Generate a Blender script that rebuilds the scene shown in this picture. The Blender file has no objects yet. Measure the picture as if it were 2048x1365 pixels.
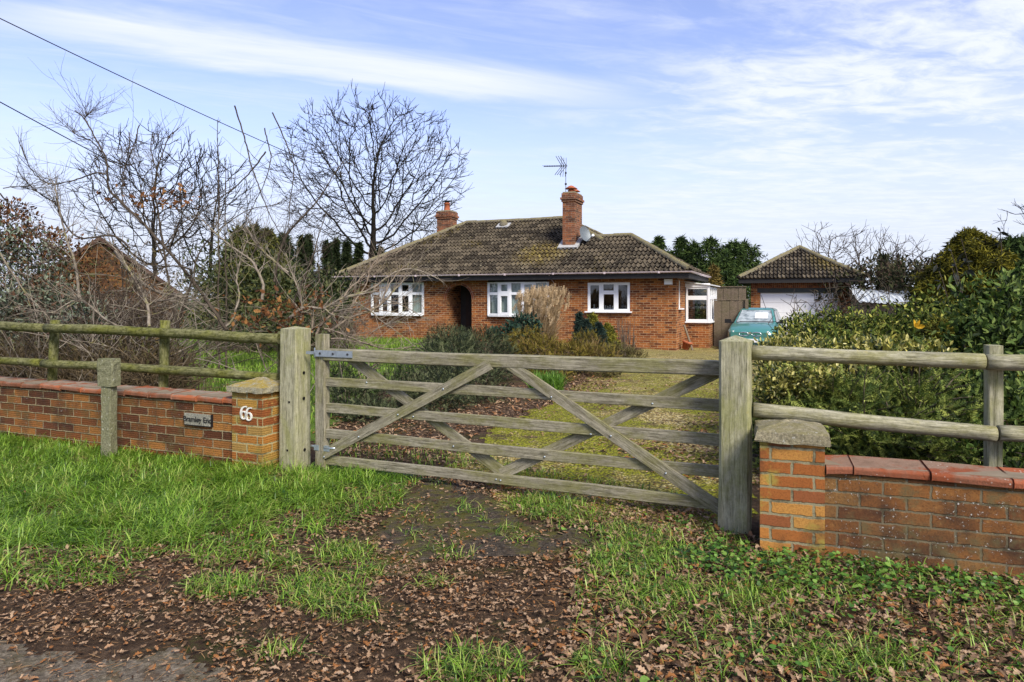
import bpy, bmesh, math, random
import numpy as np
from mathutils import Vector, Matrix
R = math.radians
sc = bpy.context.scene
col = sc.collection
rng = np.random.default_rng(11)
random.seed(11)

# ------------------------------------------------------------------ camera, sky, sun, exposure
H = 1.43                      # eye height
FP = 1365.0                   # focal length in photo pixels (2048 wide)
cd = bpy.data.cameras.new("camera")
cam = bpy.data.objects.new("camera", cd)
col.objects.link(cam)
cam.location = (0, 0, H)
cam.rotation_euler = (R(90), 0, 0)
cd.lens = 24.0
cd.sensor_width = 36.0
cd.shift_y = -(682.5 - 600.0) / 2048.0
cd.clip_start = 0.05
cd.clip_end = 5000
sc.camera = cam
sc.view_settings.view_transform = 'Standard'
sc.view_settings.look = 'None'
sc.view_settings.gamma = 1.0
sc.view_settings.exposure = 1.05
SUN_EL, SUN_AZ = 42.0, 150.0   # azimuth clockwise from +Y

world = bpy.data.worlds.new("World")
sc.world = world
world.use_nodes = True
def sky_world():
    nt = world.node_tree
    nt.nodes.clear()
    N = nt.nodes.new
    L = nt.links.new
    out = N('ShaderNodeOutputWorld'); bg = N('ShaderNodeBackground')
    sky = N('ShaderNodeTexSky'); sky.sky_type = 'NISHITA'; sky.sun_disc = False
    sky.sun_elevation = R(SUN_EL); sky.sun_rotation = R(SUN_AZ)
    sky.air_density = 1.0; sky.dust_density = 1.0; sky.ozone_density = 2.0
    tc = N('ShaderNodeTexCoord'); sp = N('ShaderNodeSeparateXYZ')
    L(tc.outputs['Generated'], sp.inputs[0])
    def m(op, a, b=None, c=None, clamp=False):
        n = N('ShaderNodeMath'); n.operation = op; n.use_clamp = clamp
        for i, x in enumerate((a, b, c)):
            if x is None: continue
            if isinstance(x, (int, float)): n.inputs[i].default_value = x
            else: L(x, n.inputs[i])
        return n.outputs[0]
    def sstep(x, lo, hi):
        n = N('ShaderNodeMapRange'); n.interpolation_type = 'SMOOTHSTEP'
        L(x, n.inputs[0]); n.inputs[1].default_value = lo; n.inputs[2].default_value = hi
        return n.outputs[0]
    z = m('MAXIMUM', sp.outputs[2], 0.02)
    qx = m('DIVIDE', sp.outputs[0], z); qy = m('DIVIDE', sp.outputs[1], z)
    # cloud sheet seen from below, streaks run along direction (cos 22, sin 22)
    ca, sa = math.cos(R(22)), math.sin(R(22))
    a = m('ADD', m('MULTIPLY', qx, ca), m('MULTIPLY', qy, sa))
    b = m('SUBTRACT', m('MULTIPLY', qy, ca), m('MULTIPLY', qx, sa))
    def noise(ax, bx, sc_, det=5, rough=.55, dist=0.0):
        c = N('ShaderNodeCombineXYZ'); L(m('MULTIPLY', a, ax), c.inputs[0]); L(m('MULTIPLY', b, bx), c.inputs[1])
        n = N('ShaderNodeTexNoise'); n.inputs['Scale'].default_value = sc_; n.inputs['Detail'].default_value = det
        n.inputs['Roughness'].default_value = rough; n.inputs['Distortion'].default_value = dist
        L(c.outputs[0], n.inputs['Vector']); return n.outputs[0]
    n1 = noise(.55, 1.3, 1.0, 7, .6, .6)
    n2 = noise(.35, 2.2, 2.2, 6, .6, .8)
    n3 = noise(.25, .4, .9, 3, .5)
    n5 = noise(1.1, 1.7, 2.6, 7, .62, .5)
    wob = m('MULTIPLY', m('SUBTRACT', n1, .5), .9)
    # one long bright streak
    bs = m('ADD', m('SUBTRACT', b, 2.93), wob)
    streak = m('SUBTRACT', 1.0, sstep(m('ABSOLUTE', bs), .02, .38))
    streak = m('MULTIPLY', streak, sstep(a, -1.4, -.2))
    streak = m('MULTIPLY', streak, m('SUBTRACT', 1.0, sstep(a, .9, 2.4)))
    streak = m('MULTIPLY', streak, m('ADD', .55, m('MULTIPLY', n2, .8)))
    wisps = sstep(m('ADD', m('MULTIPLY', n2, .55), m('MULTIPLY', n1, .55)), .5, .78)
    veil = sstep(m('ADD', n3, m('MULTIPLY', m('SUBTRACT', n1, .5), .8)), .40, .70)
    # more cloud to the right and low down
    right = sstep(m('ADD', qx, m('MULTIPLY', m('SUBTRACT', n1, .5), 3.0)), -.1, 2.0)
    low = m('SUBTRACT', 1.0, sstep(m('ADD', sp.outputs[2], m('MULTIPLY', m('SUBTRACT', n5, .5), .12)), .05, .30))
    f = m('MAXIMUM', m('MULTIPLY', streak, .95), m('MULTIPLY', wisps, .5))
    patch = sstep(m('ADD', m('MULTIPLY', n5, .6), m('MULTIPLY', n1, .5)), .43, .70)
    f = m('MAXIMUM', f, m('MULTIPLY', m('MULTIPLY', veil, right), .35))
    f = m('MAXIMUM', f, m('MULTIPLY', m('MULTIPLY', patch, m('ADD', m('MULTIPLY', right, .8), .2)), .95))
    f = m('ADD', f, m('MULTIPLY', m('MULTIPLY', n1, right), .2))
    lowf = m('MULTIPLY', low, m('ADD', .86, m('MULTIPLY', n1, .2)), clamp=True)
    f = m('MINIMUM', m('ADD', m('MULTIPLY', f, m('SUBTRACT', 1.0, m('MULTIPLY', low, .35))), .05), 1.0)
    tint = N('ShaderNodeMix'); tint.data_type = 'RGBA'; tint.blend_type = 'MULTIPLY'; tint.inputs[0].default_value = 1.0
    L(sky.outputs[0], tint.inputs[6]); tint.inputs[7].default_value = SKY_TINT
    haze_mix = N('ShaderNodeMix'); haze_mix.data_type = 'RGBA'
    L(lowf, haze_mix.inputs[0]); L(tint.outputs[2], haze_mix.inputs[6]); haze_mix.inputs[7].default_value = SKY_LOW
    mix = N('ShaderNodeMix'); mix.data_type = 'RGBA'
    L(f, mix.inputs[0]); L(haze_mix.outputs[2], mix.inputs[6]); mix.inputs[7].default_value = SKY_CLOUD
    L(mix.outputs[2], bg.inputs[0]); bg.inputs[1].default_value = SKY_STR
    L(bg.outputs[0], out.inputs[0])
SKY_STR = 0.112
SKY_TINT = (1.06, .93, 1.10, 1)
SKY_CLOUD = (3.95, 4.2, 4.75, 1)
SKY_LOW = (3.35, 3.66, 4.45, 1)
sky_world()
ld = bpy.data.lights.new("sun", 'SUN')
ld.energy = 2.6
ld.angle = R(20)
ld.color = (1.0, .94, .83)
sun = bpy.data.objects.new("sun", ld)
col.objects.link(sun)
sdir = Vector((math.sin(R(SUN_AZ)) * math.cos(R(SUN_EL)), math.cos(R(SUN_AZ)) * math.cos(R(SUN_EL)), math.sin(R(SUN_EL))))
sun.rotation_euler = sdir.to_track_quat('Z', 'Y').to_euler()
sun.location = sdir * 50

# ------------------------------------------------------------------ helpers
def at(px, py, Y):
    return Vector(((px - 1024) / FP * Y, Y, H - (py - 600) / FP * Y))
def gp(px, py):
    Y = H * FP / (py - 600)
    return Vector(((px - 1024) / FP * Y, Y, 0))
def gz(x, y):
    d2 = ((x - 8.6) / 5.0) ** 2 + ((y - 22.0) / 4.5) ** 2
    return -0.20 * math.exp(-d2 * d2)

WO = {}
def link(name, data, parent=None, origin=(0, 0, 0)):
    o = bpy.data.objects.new(name, data)
    col.objects.link(o)
    org = Vector(origin)
    WO[o] = org
    if parent is not None:
        o.parent = parent
        o.location = org - WO[parent]
    else:
        o.location = org
    return o
def tag(o, label=None, cat=None, group=None, kind=None):
    if label: o["label"] = label
    if cat: o["category"] = cat
    if group: o["group"] = group
    if kind: o["kind"] = kind
    return o
def root(name, loc, label, cat, group=None):
    return tag(link(name, None, None, loc), label, cat, group)
def dup(r, loc, label=None):
    def cp(o, par):
        c = o.copy(); col.objects.link(c); c.parent = par
        WO[c] = WO[o]
        for ch in list(o.children): cp(ch, c)
        return c
    c = cp(r, None)
    c.location = loc
    if label: c["label"] = label
    return c

class MB:
    """collects polygons; build() links them as one mesh object"""
    def __init__(s): s.V = []; s.F = []; s.U = []; s.S = []
    def poly(s, pts, uv=None, smooth=False):
        n = len(s.V)
        s.V += [tuple(p) for p in pts]
        s.F.append(tuple(range(n, n + len(pts))))
        s.U.append(uv); s.S.append(smooth)
    def frame_box(s, c, ax, ay, az, hx, hy, hz, uv=False, skip=()):
        c = Vector(c); ax, ay, az = Vector(ax), Vector(ay), Vector(az)
        def P(i, j, k): return c + ax * hx * i + ay * hy * j + az * hz * k
        z0 = c.z - hz
        fs = {'-y': ((-1,-1,-1),(1,-1,-1),(1,-1,1),(-1,-1,1)), '+y': ((1,1,-1),(-1,1,-1),(-1,1,1),(1,1,1)),
              '-x': ((-1,1,-1),(-1,-1,-1),(-1,-1,1),(-1,1,1)), '+x': ((1,-1,-1),(1,1,-1),(1,1,1),(1,-1,1)),
              '+z': ((-1,-1,1),(1,-1,1),(1,1,1),(-1,1,1)), '-z': ((-1,1,-1),(1,1,-1),(1,-1,-1),(-1,-1,-1))}
        for k, f in fs.items():
            if k in skip: continue
            pts = [P(*q) for q in f]
            u = None
            if uv:
                if k[1] == 'z': u = [(q[0] * hx, q[1] * hy) for q in f]
                elif k[1] == 'y': u = [(q[0] * hx + (0 if k[0] == '-' else .5), p.z) for q, p in zip(f, pts)]
                else: u = [(q[1] * hy + hx + .1125, p.z) for q, p in zip(f, pts)]
            s.poly(pts, u)
    def box(s, x0, x1, y0, y1, z0, z1, **k):
        s.frame_box(((x0+x1)/2, (y0+y1)/2, (z0+z1)/2), (1,0,0), (0,1,0), (0,0,1), (x1-x0)/2, (y1-y0)/2, (z1-z0)/2, **k)
    def tube(s, pts, rad, n=8, caps=True):
        pts = [Vector(p) for p in pts]
        if not hasattr(rad, '__len__'): rad = [rad] * len(pts)
        base = len(s.V); up = None
        for i, p in enumerate(pts):
            d = (pts[min(i+1, len(pts)-1)] - pts[max(i-1, 0)]).normalized()
            if up is None:
                up = Vector((0, 0, 1)) if abs(d.z) < .9 else Vector((1, 0, 0))
            sx = d.cross(up).normalized(); up = sx.cross(d).normalized()
            for k in range(n):
                t = 2 * math.pi * k / n
                s.V.append(tuple(p + (sx * math.cos(t) + up * math.sin(t)) * rad[i]))
        for i in range(len(pts) - 1):
            for k in range(n):
                a, b = base + i*n + k, base + i*n + (k+1) % n
                s.F.append((a, b, b + n, a + n)); s.U.append(None); s.S.append(True)
        if caps:
            s.F.append(tuple(base + k for k in reversed(range(n)))); s.U.append(None); s.S.append(False)
            e = base + (len(pts) - 1) * n
            s.F.append(tuple(e + k for k in range(n))); s.U.append(None); s.S.append(False)
    def disc(s, c, nrm, r, n=10, th=.002):
        c = Vector(c); nrm = Vector(nrm).normalized()
        s.tube([c, c + nrm * th], r, n)
    def mesh(s, name, mat, origin=(0, 0, 0)):
        me = bpy.data.meshes.new(name)
        o = Vector(origin)
        me.from_pydata([(v[0]-o.x, v[1]-o.y, v[2]-o.z) for v in s.V], [], s.F)
        if any(u is not None for u in s.U):
            ul = me.uv_layers.new(name="UVMap")
            li = 0
            for f, u in zip(s.F, s.U):
                for k in range(len(f)):
                    if u is not None: ul.data[li].uv = u[k]
                    li += 1
        me.polygons.foreach_set('use_smooth', s.S)
        if mat: me.materials.append(mat)
        me.update()
        return me
    def build(s, name, mat, parent=None, origin=None, bevel=0):
        if origin is None: origin = WO[parent] if parent is not None else (0, 0, 0)
        o = link(name, s.mesh(name, mat, origin), parent, origin)
        if bevel:
            b = o.modifiers.new("bevel", 'BEVEL'); b.width = bevel; b.segments = 2; b.limit_method = 'ANGLE'
        return o

def npmesh(name, V, polys, mat, attr=None, smooth=False):
    """polys: list of int arrays (n,k)"""
    me = bpy.data.meshes.new(name)
    V = np.asarray(V, np.float32)
    me.vertices.add(len(V)); me.vertices.foreach_set('co', V.ravel())
    tot = sum(p.size for p in polys); cnt = sum(len(p) for p in polys)
    li = np.concatenate([p.ravel() for p in polys]).astype(np.int32)
    sz = np.concatenate([np.full(len(p), p.shape[1]) for p in polys]).astype(np.int32)
    st = np.concatenate([[0], np.cumsum(sz)[:-1]]).astype(np.int32)
    me.loops.add(tot); me.loops.foreach_set('vertex_index', li)
    me.polygons.add(cnt); me.polygons.foreach_set('loop_start', st)
    try: me.polygons.foreach_set('loop_total', sz)
    except Exception: pass
    me.polygons.foreach_set('use_smooth', np.full(cnt, smooth))
    if attr is not None:
        a = me.attributes.new('rnd', 'FLOAT', 'POINT')
        a.data.foreach_set('value', np.asarray(attr, np.float32))
    me.materials.append(mat)
    me.update(calc_edges=True)
    return me
def place(name, me, parent=None, origin=(0, 0, 0)):
    """me is in world coordinates"""
    o = Vector(origin)
    me.transform(Matrix.Translation(-o))
    return link(name, me, parent, o)

# ------------------------------------------------------------------ material helpers
class NT:
    def __init__(s, name):
        s.m = bpy.data.materials.new(name); s.m.use_nodes = True
        s.nt = s.m.node_tree; s.nt.nodes.clear()
        s.out = s.n('ShaderNodeOutputMaterial'); s.b = s.n('ShaderNodeBsdfPrincipled')
        s.l(s.b.outputs[0], s.out.inputs[0])
        s.b.inputs['Roughness'].default_value = .8
        s.b.inputs['Specular IOR Level'].default_value = .3
    def n(s, t): return s.nt.nodes.new(t)
    def l(s, a, b): s.nt.links.new(a, b)
    def set(s, sock, v):
        if hasattr(v, 'is_linked') or hasattr(v, 'links'): s.l(v, sock)
        else: sock.default_value = v
    def math(s, op, a, b=None, c=None, clamp=False):
        n = s.n('ShaderNodeMath'); n.operation = op; n.use_clamp = clamp
        for i, x in enumerate((a, b, c)):
            if x is not None: s.set(n.inputs[i], x)
        return n.outputs[0]
    def coord(s, which='Object', scale=(1, 1, 1), rnd=False):
        tc = s.n('ShaderNodeTexCoord')
        v = tc.outputs[which]
        if rnd:
            oi = s.n('ShaderNodeObjectInfo'); a = s.n('ShaderNodeVectorMath'); a.operation = 'ADD'
            mm = s.math('MULTIPLY', oi.outputs['Random'], 37.0)
            s.l(v, a.inputs[0]); s.l(mm, a.inputs[1]); v = a.outputs[0]
        mp = s.n('ShaderNodeMapping'); mp.inputs['Scale'].default_value = scale
        s.l(v, mp.inputs[0])
        return mp.outputs[0]
    def noise(s, vec=None, scale=5, det=4, rough=.6, dist=0):
        n = s.n('ShaderNodeTexNoise'); n.inputs['Scale'].default_value = scale
        n.inputs['Detail'].default_value = det; n.inputs['Roughness'].default_value = rough
        n.inputs['Distortion'].default_value = dist
        if vec is not None: s.l(vec, n.inputs['Vector'])
        return n.outputs[0]
    def vor(s, vec, scale=5, out='Distance', feature='F1'):
        n = s.n('ShaderNodeTexVoronoi'); n.feature = feature; n.inputs['Scale'].default_value = scale
        if vec is not None: s.l(vec, n.inputs['Vector'])
        return n.outputs[out]
    def ramp(s, fac, stops, interp='LINEAR'):
        n = s.n('ShaderNodeValToRGB'); n.color_ramp.interpolation = interp
        e = n.color_ramp.elements
        while len(e) < len(stops): e.new(.5)
        for i, (p, c) in enumerate(stops):
            e[i].position = p; e[i].color = (*c, 1) if len(c) == 3 else c
        s.l(fac, n.inputs[0]); return n.outputs[0]
    def ss(s, x, lo, hi):
        n = s.n('ShaderNodeMapRange'); n.interpolation_type = 'SMOOTHSTEP'
        s.set(n.inputs[0], x); n.inputs[1].default_value = lo; n.inputs[2].default_value = hi
        return n.outputs[0]
    def mix(s, f, a, b, blend='MIX'):
        n = s.n('ShaderNodeMix'); n.data_type = 'RGBA'; n.blend_type = blend
        s.set(n.inputs[0], f)
        for i, x in ((6, a), (7, b)):
            if isinstance(x, tuple): n.inputs[i].default_value = (*x[:3], 1)
            else: s.l(x, n.inputs[i])
        return n.outputs[2]
    def color(s, c): s.set(s.b.inputs['Base Color'], c if not isinstance(c, tuple) else (*c[:3], 1))
    def bump(s, h, strength=.5, dist=.01):
        n = s.n('ShaderNodeBump'); n.inputs['Strength'].default_value = strength; n.inputs['Distance'].default_value = dist
        s.l(h, n.inputs['Height']); s.l(n.outputs[0], s.b.inputs['Normal'])
    def rough(s, v): s.set(s.b.inputs['Roughness'], v)
    def spec(s, v): s.b.inputs['Specular IOR Level'].default_value = v
    def attr(s, name='rnd'):
        n = s.n('ShaderNodeAttribute'); n.attribute_name = name; return n.outputs['Fac']
    def nz(s):
        g = s.n('ShaderNodeNewGeometry'); sp = s.n('ShaderNodeSeparateXYZ'); s.l(g.outputs['Normal'], sp.inputs[0])
        return sp.outputs[2]

def plain(name, c, rough=.6, spec=.3, metal=0, var=.15, scale=8, bump=0):
    t = NT(name)
    nz = t.noise(t.coord('Object', rnd=True), scale, 5, .65)
    d = tuple(x * (1 - var) for x in c); e = tuple(min(1, x * (1 + var)) for x in c)
    t.color(t.ramp(nz, [(.3, d), (.7, e)])); t.rough(rough); t.spec(spec)
    t.b.inputs['Metallic'].default_value = metal
    if bump: t.bump(nz, bump, .01)
    return t.m

def brick_mat(name, bricks, mortar, w=.225, h=.075, joint=.005, grooves=0, moss=0.0, lichen=0.0, mosscol=(.20, .19, .03), dirt=.35, soldier=False, groove_depth=.008):
    t = NT(name)
    uv = t.n('ShaderNodeUVMap'); sp = t.n('ShaderNodeSeparateXYZ'); t.l(uv.outputs[0], sp.inputs[0])
    geo = t.coord('Object')
    wob = t.math('MULTIPLY', t.math('SUBTRACT', t.noise(geo, 13, 5, .7), .5), .020)
    x = t.math('ADD', sp.outputs[0], wob); y = t.math('ADD', sp.outputs[1], wob)
    if soldier: x, y = y, x
    yr = t.math('DIVIDE', y, h); row = t.math('FLOOR', yr); fy = t.math('FRACT', yr)
    sh = t.math('MULTIPLY', t.math('MODULO', t.math('ABSOLUTE', row), 2.0), .5 if not soldier else 0.0)
    xr = t.math('ADD', t.math('DIVIDE', x, w), sh)
    cell = t.math('FLOOR', xr); fx = t.math('FRACT', xr)
    dx = t.math('MULTIPLY', t.math('MINIMUM', fx, t.math('SUBTRACT', 1.0, fx)), w)
    dy = t.math('MULTIPLY', t.math('MINIMUM', fy, t.math('SUBTRACT', 1.0, fy)), h)
    d = t.math('MINIMUM', dx, dy)
    rg = t.noise(geo, 60, 4, .7)
    d = t.math('ADD', d, t.math('MULTIPLY', t.math('SUBTRACT', rg, .5), .013))
    mask = t.ss(d, joint - .0015, joint + .0025)
    cb = t.n('ShaderNodeCombineXYZ'); t.l(cell, cb.inputs[0]); t.l(row, cb.inputs[1])
    wn = t.n('ShaderNodeTexWhiteNoise'); wn.noise_dimensions = '2D'; t.l(cb.outputs[0], wn.inputs['Vector'])
    n = len(bricks)
    bc = t.ramp(wn.outputs[0], [((i + .5) / n, c) for i, c in enumerate(bricks)])
    fine = t.noise(geo, 110, 4, .75)
    bc = t.mix(t.math('MULTIPLY', t.ss(fine, .42, .7), .55), bc, tuple(c * .35 for c in bricks[0]))
    bc = t.mix(t.math('MULTIPLY', t.ss(t.noise(geo, 30, 5, .7), .55, .72), .5), bc, tuple(min(1, c * 1.7) for c in bricks[-1]))
    if dirt: bc = t.mix(t.math('MULTIPLY', t.ss(t.noise(geo, 3.0, 5, .65), .45, .7), dirt), bc, (.035, .022, .015))
    mo = t.mix(fine, tuple(q * .5 for q in mortar), tuple(min(1, q * 1.3) for q in mortar))
    mo = t.mix(t.math('MULTIPLY', t.ss(t.noise(geo, 6, 5, .75), .48, .62), .75), mo, tuple(q * .22 for q in mortar))
    c = t.mix(mask, mo, bc)
    if moss:
        mm = t.math('MULTIPLY', t.ss(t.noise(geo, 4.5, 6, .7), .52, .66), moss)
        c = t.mix(mm, c, mosscol)
    if lichen:
        lv = t.ss(t.noise(geo, 48, 5, .8), .60, .66)
        lm = t.math('MULTIPLY', lv, t.ss(t.noise(geo, 6, 4), .47, .58))
        c = t.mix(t.math('MULTIPLY', lm, lichen), c, (.62, .62, .55))
    t.color(c); t.rough(.9); t.spec(.2)
    hgt = t.math('ADD', mask, t.math('MULTIPLY', fine, .5))
    if grooves:
        gsn = t.math('SINE', t.math('MULTIPLY', fy, 6.2832 * grooves))
        gv = t.math('MULTIPLY', t.ss(gsn, -.2, .5), mask)
        hgt = t.math('ADD', hgt, t.math('MULTIPLY', gv, 1.0))
    t.bump(hgt, .9, .006 if not grooves else groove_depth)
    return t.m

def wood_mat(name, light, dark, algae, amount=.5, cracks=True, lichen=.0, mottle=.45):
    """weathered timber; the grain runs along local X"""
    t = NT(name)
    v = t.coord('Object', (1.2, 16, 16), rnd=True)
    g = t.noise(v, 3.0, 7, .65, .8)
    g2 = t.noise(t.coord('Object', (3, 70, 70), rnd=True), 2.0, 4, .7)
    c = t.ramp(g, [(.28, dark), (.5, tuple((a + b) / 2 for a, b in zip(light, dark))), (.72, light)])
    c = t.mix(t.math('MULTIPLY', t.ss(g2, .52, .68), .75), c, tuple(x * .35 for x in dark))
    pv = t.coord('Object', (.9, 2.2, 2.2), rnd=True)
    p = t.noise(pv, 2.6, 7, .72, .4)
    c = t.mix(t.math('MULTIPLY', t.ss(p, .42, .64), amount), c, algae)
    fine = t.noise(t.coord('Object', (20, 60, 60), rnd=True), 3, 4, .8)
    c = t.mix(t.math('MULTIPLY', t.ss(fine, .58, .72), .6), c, tuple(x * .3 for x in dark))
    if mottle:
        mo = t.noise(t.coord('Object', (9, 14, 14), rnd=True), 2.2, 7, .8)
        c = t.mix(t.math('MULTIPLY', t.ss(mo, .46, .60), mottle), c, tuple(x * .32 for x in algae))
        c = t.mix(t.math('MULTIPLY', t.ss(t.math('SUBTRACT', 1.0, mo), .56, .68), mottle*.6), c, tuple(min(1, x * 1.15) for x in light))
    if lichen:
        c = t.mix(t.math('MULTIPLY', t.ss(t.noise(t.coord('Object', (6, 9, 9), rnd=True), 2.5, 6, .75), .60, .68), lichen), c, (.33, .27, .06))
    t.color(c); t.rough(.88); t.spec(.2)
    hgt = t.math('ADD', t.math('MULTIPLY', g2, 1.0), t.math('MULTIPLY', g, .7))
    t.bump(hgt, .8, .006)
    return t.m

def leaf_mat(name, cols, rough=.45, transl=.25, spec=.4, vein=0):
    t = NT(name)
    a = t.attr()
    n = len(cols)
    c = t.ramp(a, [((i + .5) / n, q) for i, q in enumerate(cols)])
    nz = t.noise(t.coord('Object'), 22, 4, .7)
    c = t.mix(t.math('MULTIPLY', t.ss(nz, .45, .75), .5), c, tuple(x * .45 for x in cols[0]))
    t.color(c); t.rough(rough); t.spec(spec)
    if transl:
        tr = t.n('ShaderNodeBsdfTranslucent'); t.l(c, tr.inputs[0])
        mx = t.n('ShaderNodeMixShader'); mx.inputs[0].default_value = transl
        t.l(t.b.outputs[0], mx.inputs[1]); t.l(tr.outputs[0], mx.inputs[2]); t.l(mx.outputs[0], t.out.inputs[0])
    return t.m
def bark_mat(name, a, b, c3=None, scale=12):
    t = NT(name)
    n1 = t.noise(t.coord('Object'), scale, 6, .7)
    n2 = t.noise(t.coord('Object'), scale * 6, 4, .7)
    c = t.ramp(n1, [(.35, a), (.65, b)])
    if c3: c = t.mix(t.math('MULTIPLY', t.ss(t.noise(t.coord('Object'), scale * .4, 5, .7), .52, .64), .8), c, c3)
    c = t.mix(t.math('MULTIPLY', t.ss(n2, .5, .7), .5), c, tuple(x * .4 for x in a))
    t.color(c); t.rough(.9); t.spec(.15); t.bump(n2, .5, .004)
    return t.m
def glass_mat(name, tint=(.75, .8, .8), refl=.10):
    t = NT(name)
    tr = t.n('ShaderNodeBsdfTransparent'); tr.inputs[0].default_value = (*tint, 1)
    gl = t.n('ShaderNodeBsdfGlossy'); gl.inputs['Roughness'].default_value = .02
    fr = t.n('ShaderNodeFresnel'); fr.inputs[0].default_value = 1.5
    mx = t.n('ShaderNodeMixShader')
    t.l(t.math('ADD', fr.outputs[0], refl - .04, clamp=True), mx.inputs[0]); t.l(tr.outputs[0], mx.inputs[1]); t.l(gl.outputs[0], mx.inputs[2])
    t.l(mx.outputs[0], t.out.inputs[0])
    return t.m

M = {}
M['house_brick'] = brick_mat('house brick', [(.11, .034, .014), (.25, .076, .022), (.33, .108, .029), (.40, .148, .038), (.17, .050, .019), (.35, .12, .032)], (.47, .32, .17), joint=.0065, dirt=.38)
M['soldier'] = brick_mat('soldier brick', [(.16, .05, .025), (.28, .08, .03), (.36, .12, .04), (.2, .06, .03)], (.4, .28, .18), joint=.006, soldier=True)
M['chimney_brick'] = brick_mat('chimney brick', [(.12, .05, .03), (.25, .09, .04), (.32, .12, .05), (.18, .07, .035)], (.33, .25, .17), dirt=.55, moss=.35, mosscol=(.11, .10, .05))
M['left_wall_brick'] = brick_mat('left wall brick', [(.10, .036, .015), (.20, .07, .02), (.29, .11, .028), (.38, .17, .04), (.14, .05, .02)], (.36, .29, .16), joint=.0045, grooves=4, moss=.55, mosscol=(.11, .085, .03), lichen=.4, dirt=.6)
M['left_pillar_brick'] = brick_mat('left pillar brick', [(.26, .08, .022), (.40, .15, .03), (.43, .25, .05), (.36, .22, .06)], (.40, .34, .17), joint=.0065, grooves=4, moss=.75, mosscol=(.27, .22, .05), dirt=.3)
M['right_pillar_brick'] = brick_mat('right pillar brick', [(.30, .10, .025), (.44, .18, .04), (.47, .25, .06), (.36, .15, .035), (.25, .085, .03)], (.28, .245, .14), joint=.007, grooves=0, moss=.8, mosscol=(.30, .25, .05), dirt=.55)
M['right_wall_brick'] = brick_mat('right wall brick', [(.11, .046, .019), (.19, .078, .024), (.26, .11, .030), (.16, .075, .028), (.22, .115, .038)], (.165, .135, .08), joint=.0055, moss=.8, mosscol=(.11, .09, .04), lichen=.95, dirt=.85)
M['gate_wood'] = wood_mat('gate timber', (.40, .365, .265), (.12, .105, .066), (.17, .165, .035), .6, mottle=.3)
M['post_wood'] = wood_mat('post timber', (.50, .475, .32), (.155, .145, .085), (.24, .245, .07), .6, lichen=.25, mottle=.25)
M['rail_wood'] = wood_mat('mossy rail timber', (.25, .24, .11), (.06, .062, .024), (.125, .13, .018), .9, lichen=.25, mottle=.85)
M['right_rail_wood'] = wood_mat('silver rail timber', (.52, .49, .35), (.10, .095, .055), (.20, .19, .045), .6, lichen=.4, mottle=.35)
M['board_wood'] = wood_mat('fence board timber', (.24, .185, .13), (.10, .075, .05), (.11, .10, .045), .4, mottle=.2)
M['galv'] = plain('galvanised steel', (.42, .47, .50), .4, .5, .7, .2, 30)
M['dark_hole'] = plain('dark drilled hole', (.012, .011, .010), .9, .05)
M['black'] = plain('black paint', (.012, .012, .013), .5, .3)
M['white_upvc'] = plain('white plastic frame', (.80, .81, .80), .35, .4, 0, .04)
M['white_door'] = plain('white steel door', (.80, .80, .79), .4, .4, 0, .04)
M['white_paint'] = plain('white painted number', (.70, .68, .60), .5, .3, 0, .05)
M['fascia'] = plain('dark stained fascia', (.022, .020, .018), .6, .3, 0, .3)
M['gutter'] = plain('grey plastic gutter', (.52, .43, .42), .45, .4, 0, .25, 4)
M['lead'] = plain('pale cement flashing', (.36, .36, .34), .7, .3, 0, .3, 20)
M['terracotta'] = plain('terracotta clay', (.36, .11, .05), .8, .2, 0, .35, 12)
M['glass'] = glass_mat('window glass')
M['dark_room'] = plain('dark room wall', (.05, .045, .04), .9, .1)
M['grey_metal'] = plain('grey painted metal', (.13, .15, .16), .5, .4, .2, .2, 20)
M['dark_metal'] = plain('dark aerial metal', (.06, .06, .065), .5, .4, .5, .2)
M['wire'] = plain('black cable', (.015, .015, .017), .6, .2)
def curtain_mat():
    t = NT('net curtain')
    nz = t.noise(t.coord('Object', (30, 30, 1.5)), 2, 3)
    t.color(t.ramp(nz, [(.3, (.26, .30, .27)), (.7, (.58, .63, .58))])); t.rough(.9)
    return t.m
M['curtain'] = curtain_mat()

def coping_mat(name, red, grey, amt):
    t = NT(name)
    v = t.coord('Object')
    n1 = t.noise(v, 5, 6, .7); n2 = t.noise(v, 70, 4, .75)
    oi = t.n('ShaderNodeObjectInfo')
    c = t.mix(t.ss(t.attr(), .2, .9), red, tuple(x * .62 for x in red))
    up = t.ss(t.nz(), .5, .9)
    mk = t.math('MULTIPLY', t.math('MULTIPLY', t.ss(n1, .40, .54), t.math('ADD', t.math('MULTIPLY', up, .75), .25)), amt)
    c = t.mix(mk, c, grey)
    c = t.mix(t.math('MULTIPLY', t.ss(n2, .55, .7), .5), c, (.06, .045, .03))
    lv = t.math('SUBTRACT', 1.0, t.ss(t.vor(v, 45), .12, .25))
    c = t.mix(t.math('MULTIPLY', t.math('MULTIPLY', lv, t.ss(t.noise(v, 9, 3), .55, .65)), .7), c, (.55, .55, .48))
    c = t.mix(t.math('MULTIPLY', t.ss(t.noise(v, 2.6, 6, .75), .48, .64), .6), c, (.10, .06, .035))
    t.color(c); t.rough(.9); t.spec(.15); t.bump(t.math('ADD', n2, n1), .9, .006)
    return t.m
M['coping_left'] = coping_mat('left coping tile', (.33, .10, .04), (.24, .20, .15), 1.0)
M['coping_right'] = coping_mat('right coping tile', (.35, .10, .042), (.23, .175, .125), .75)

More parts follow.
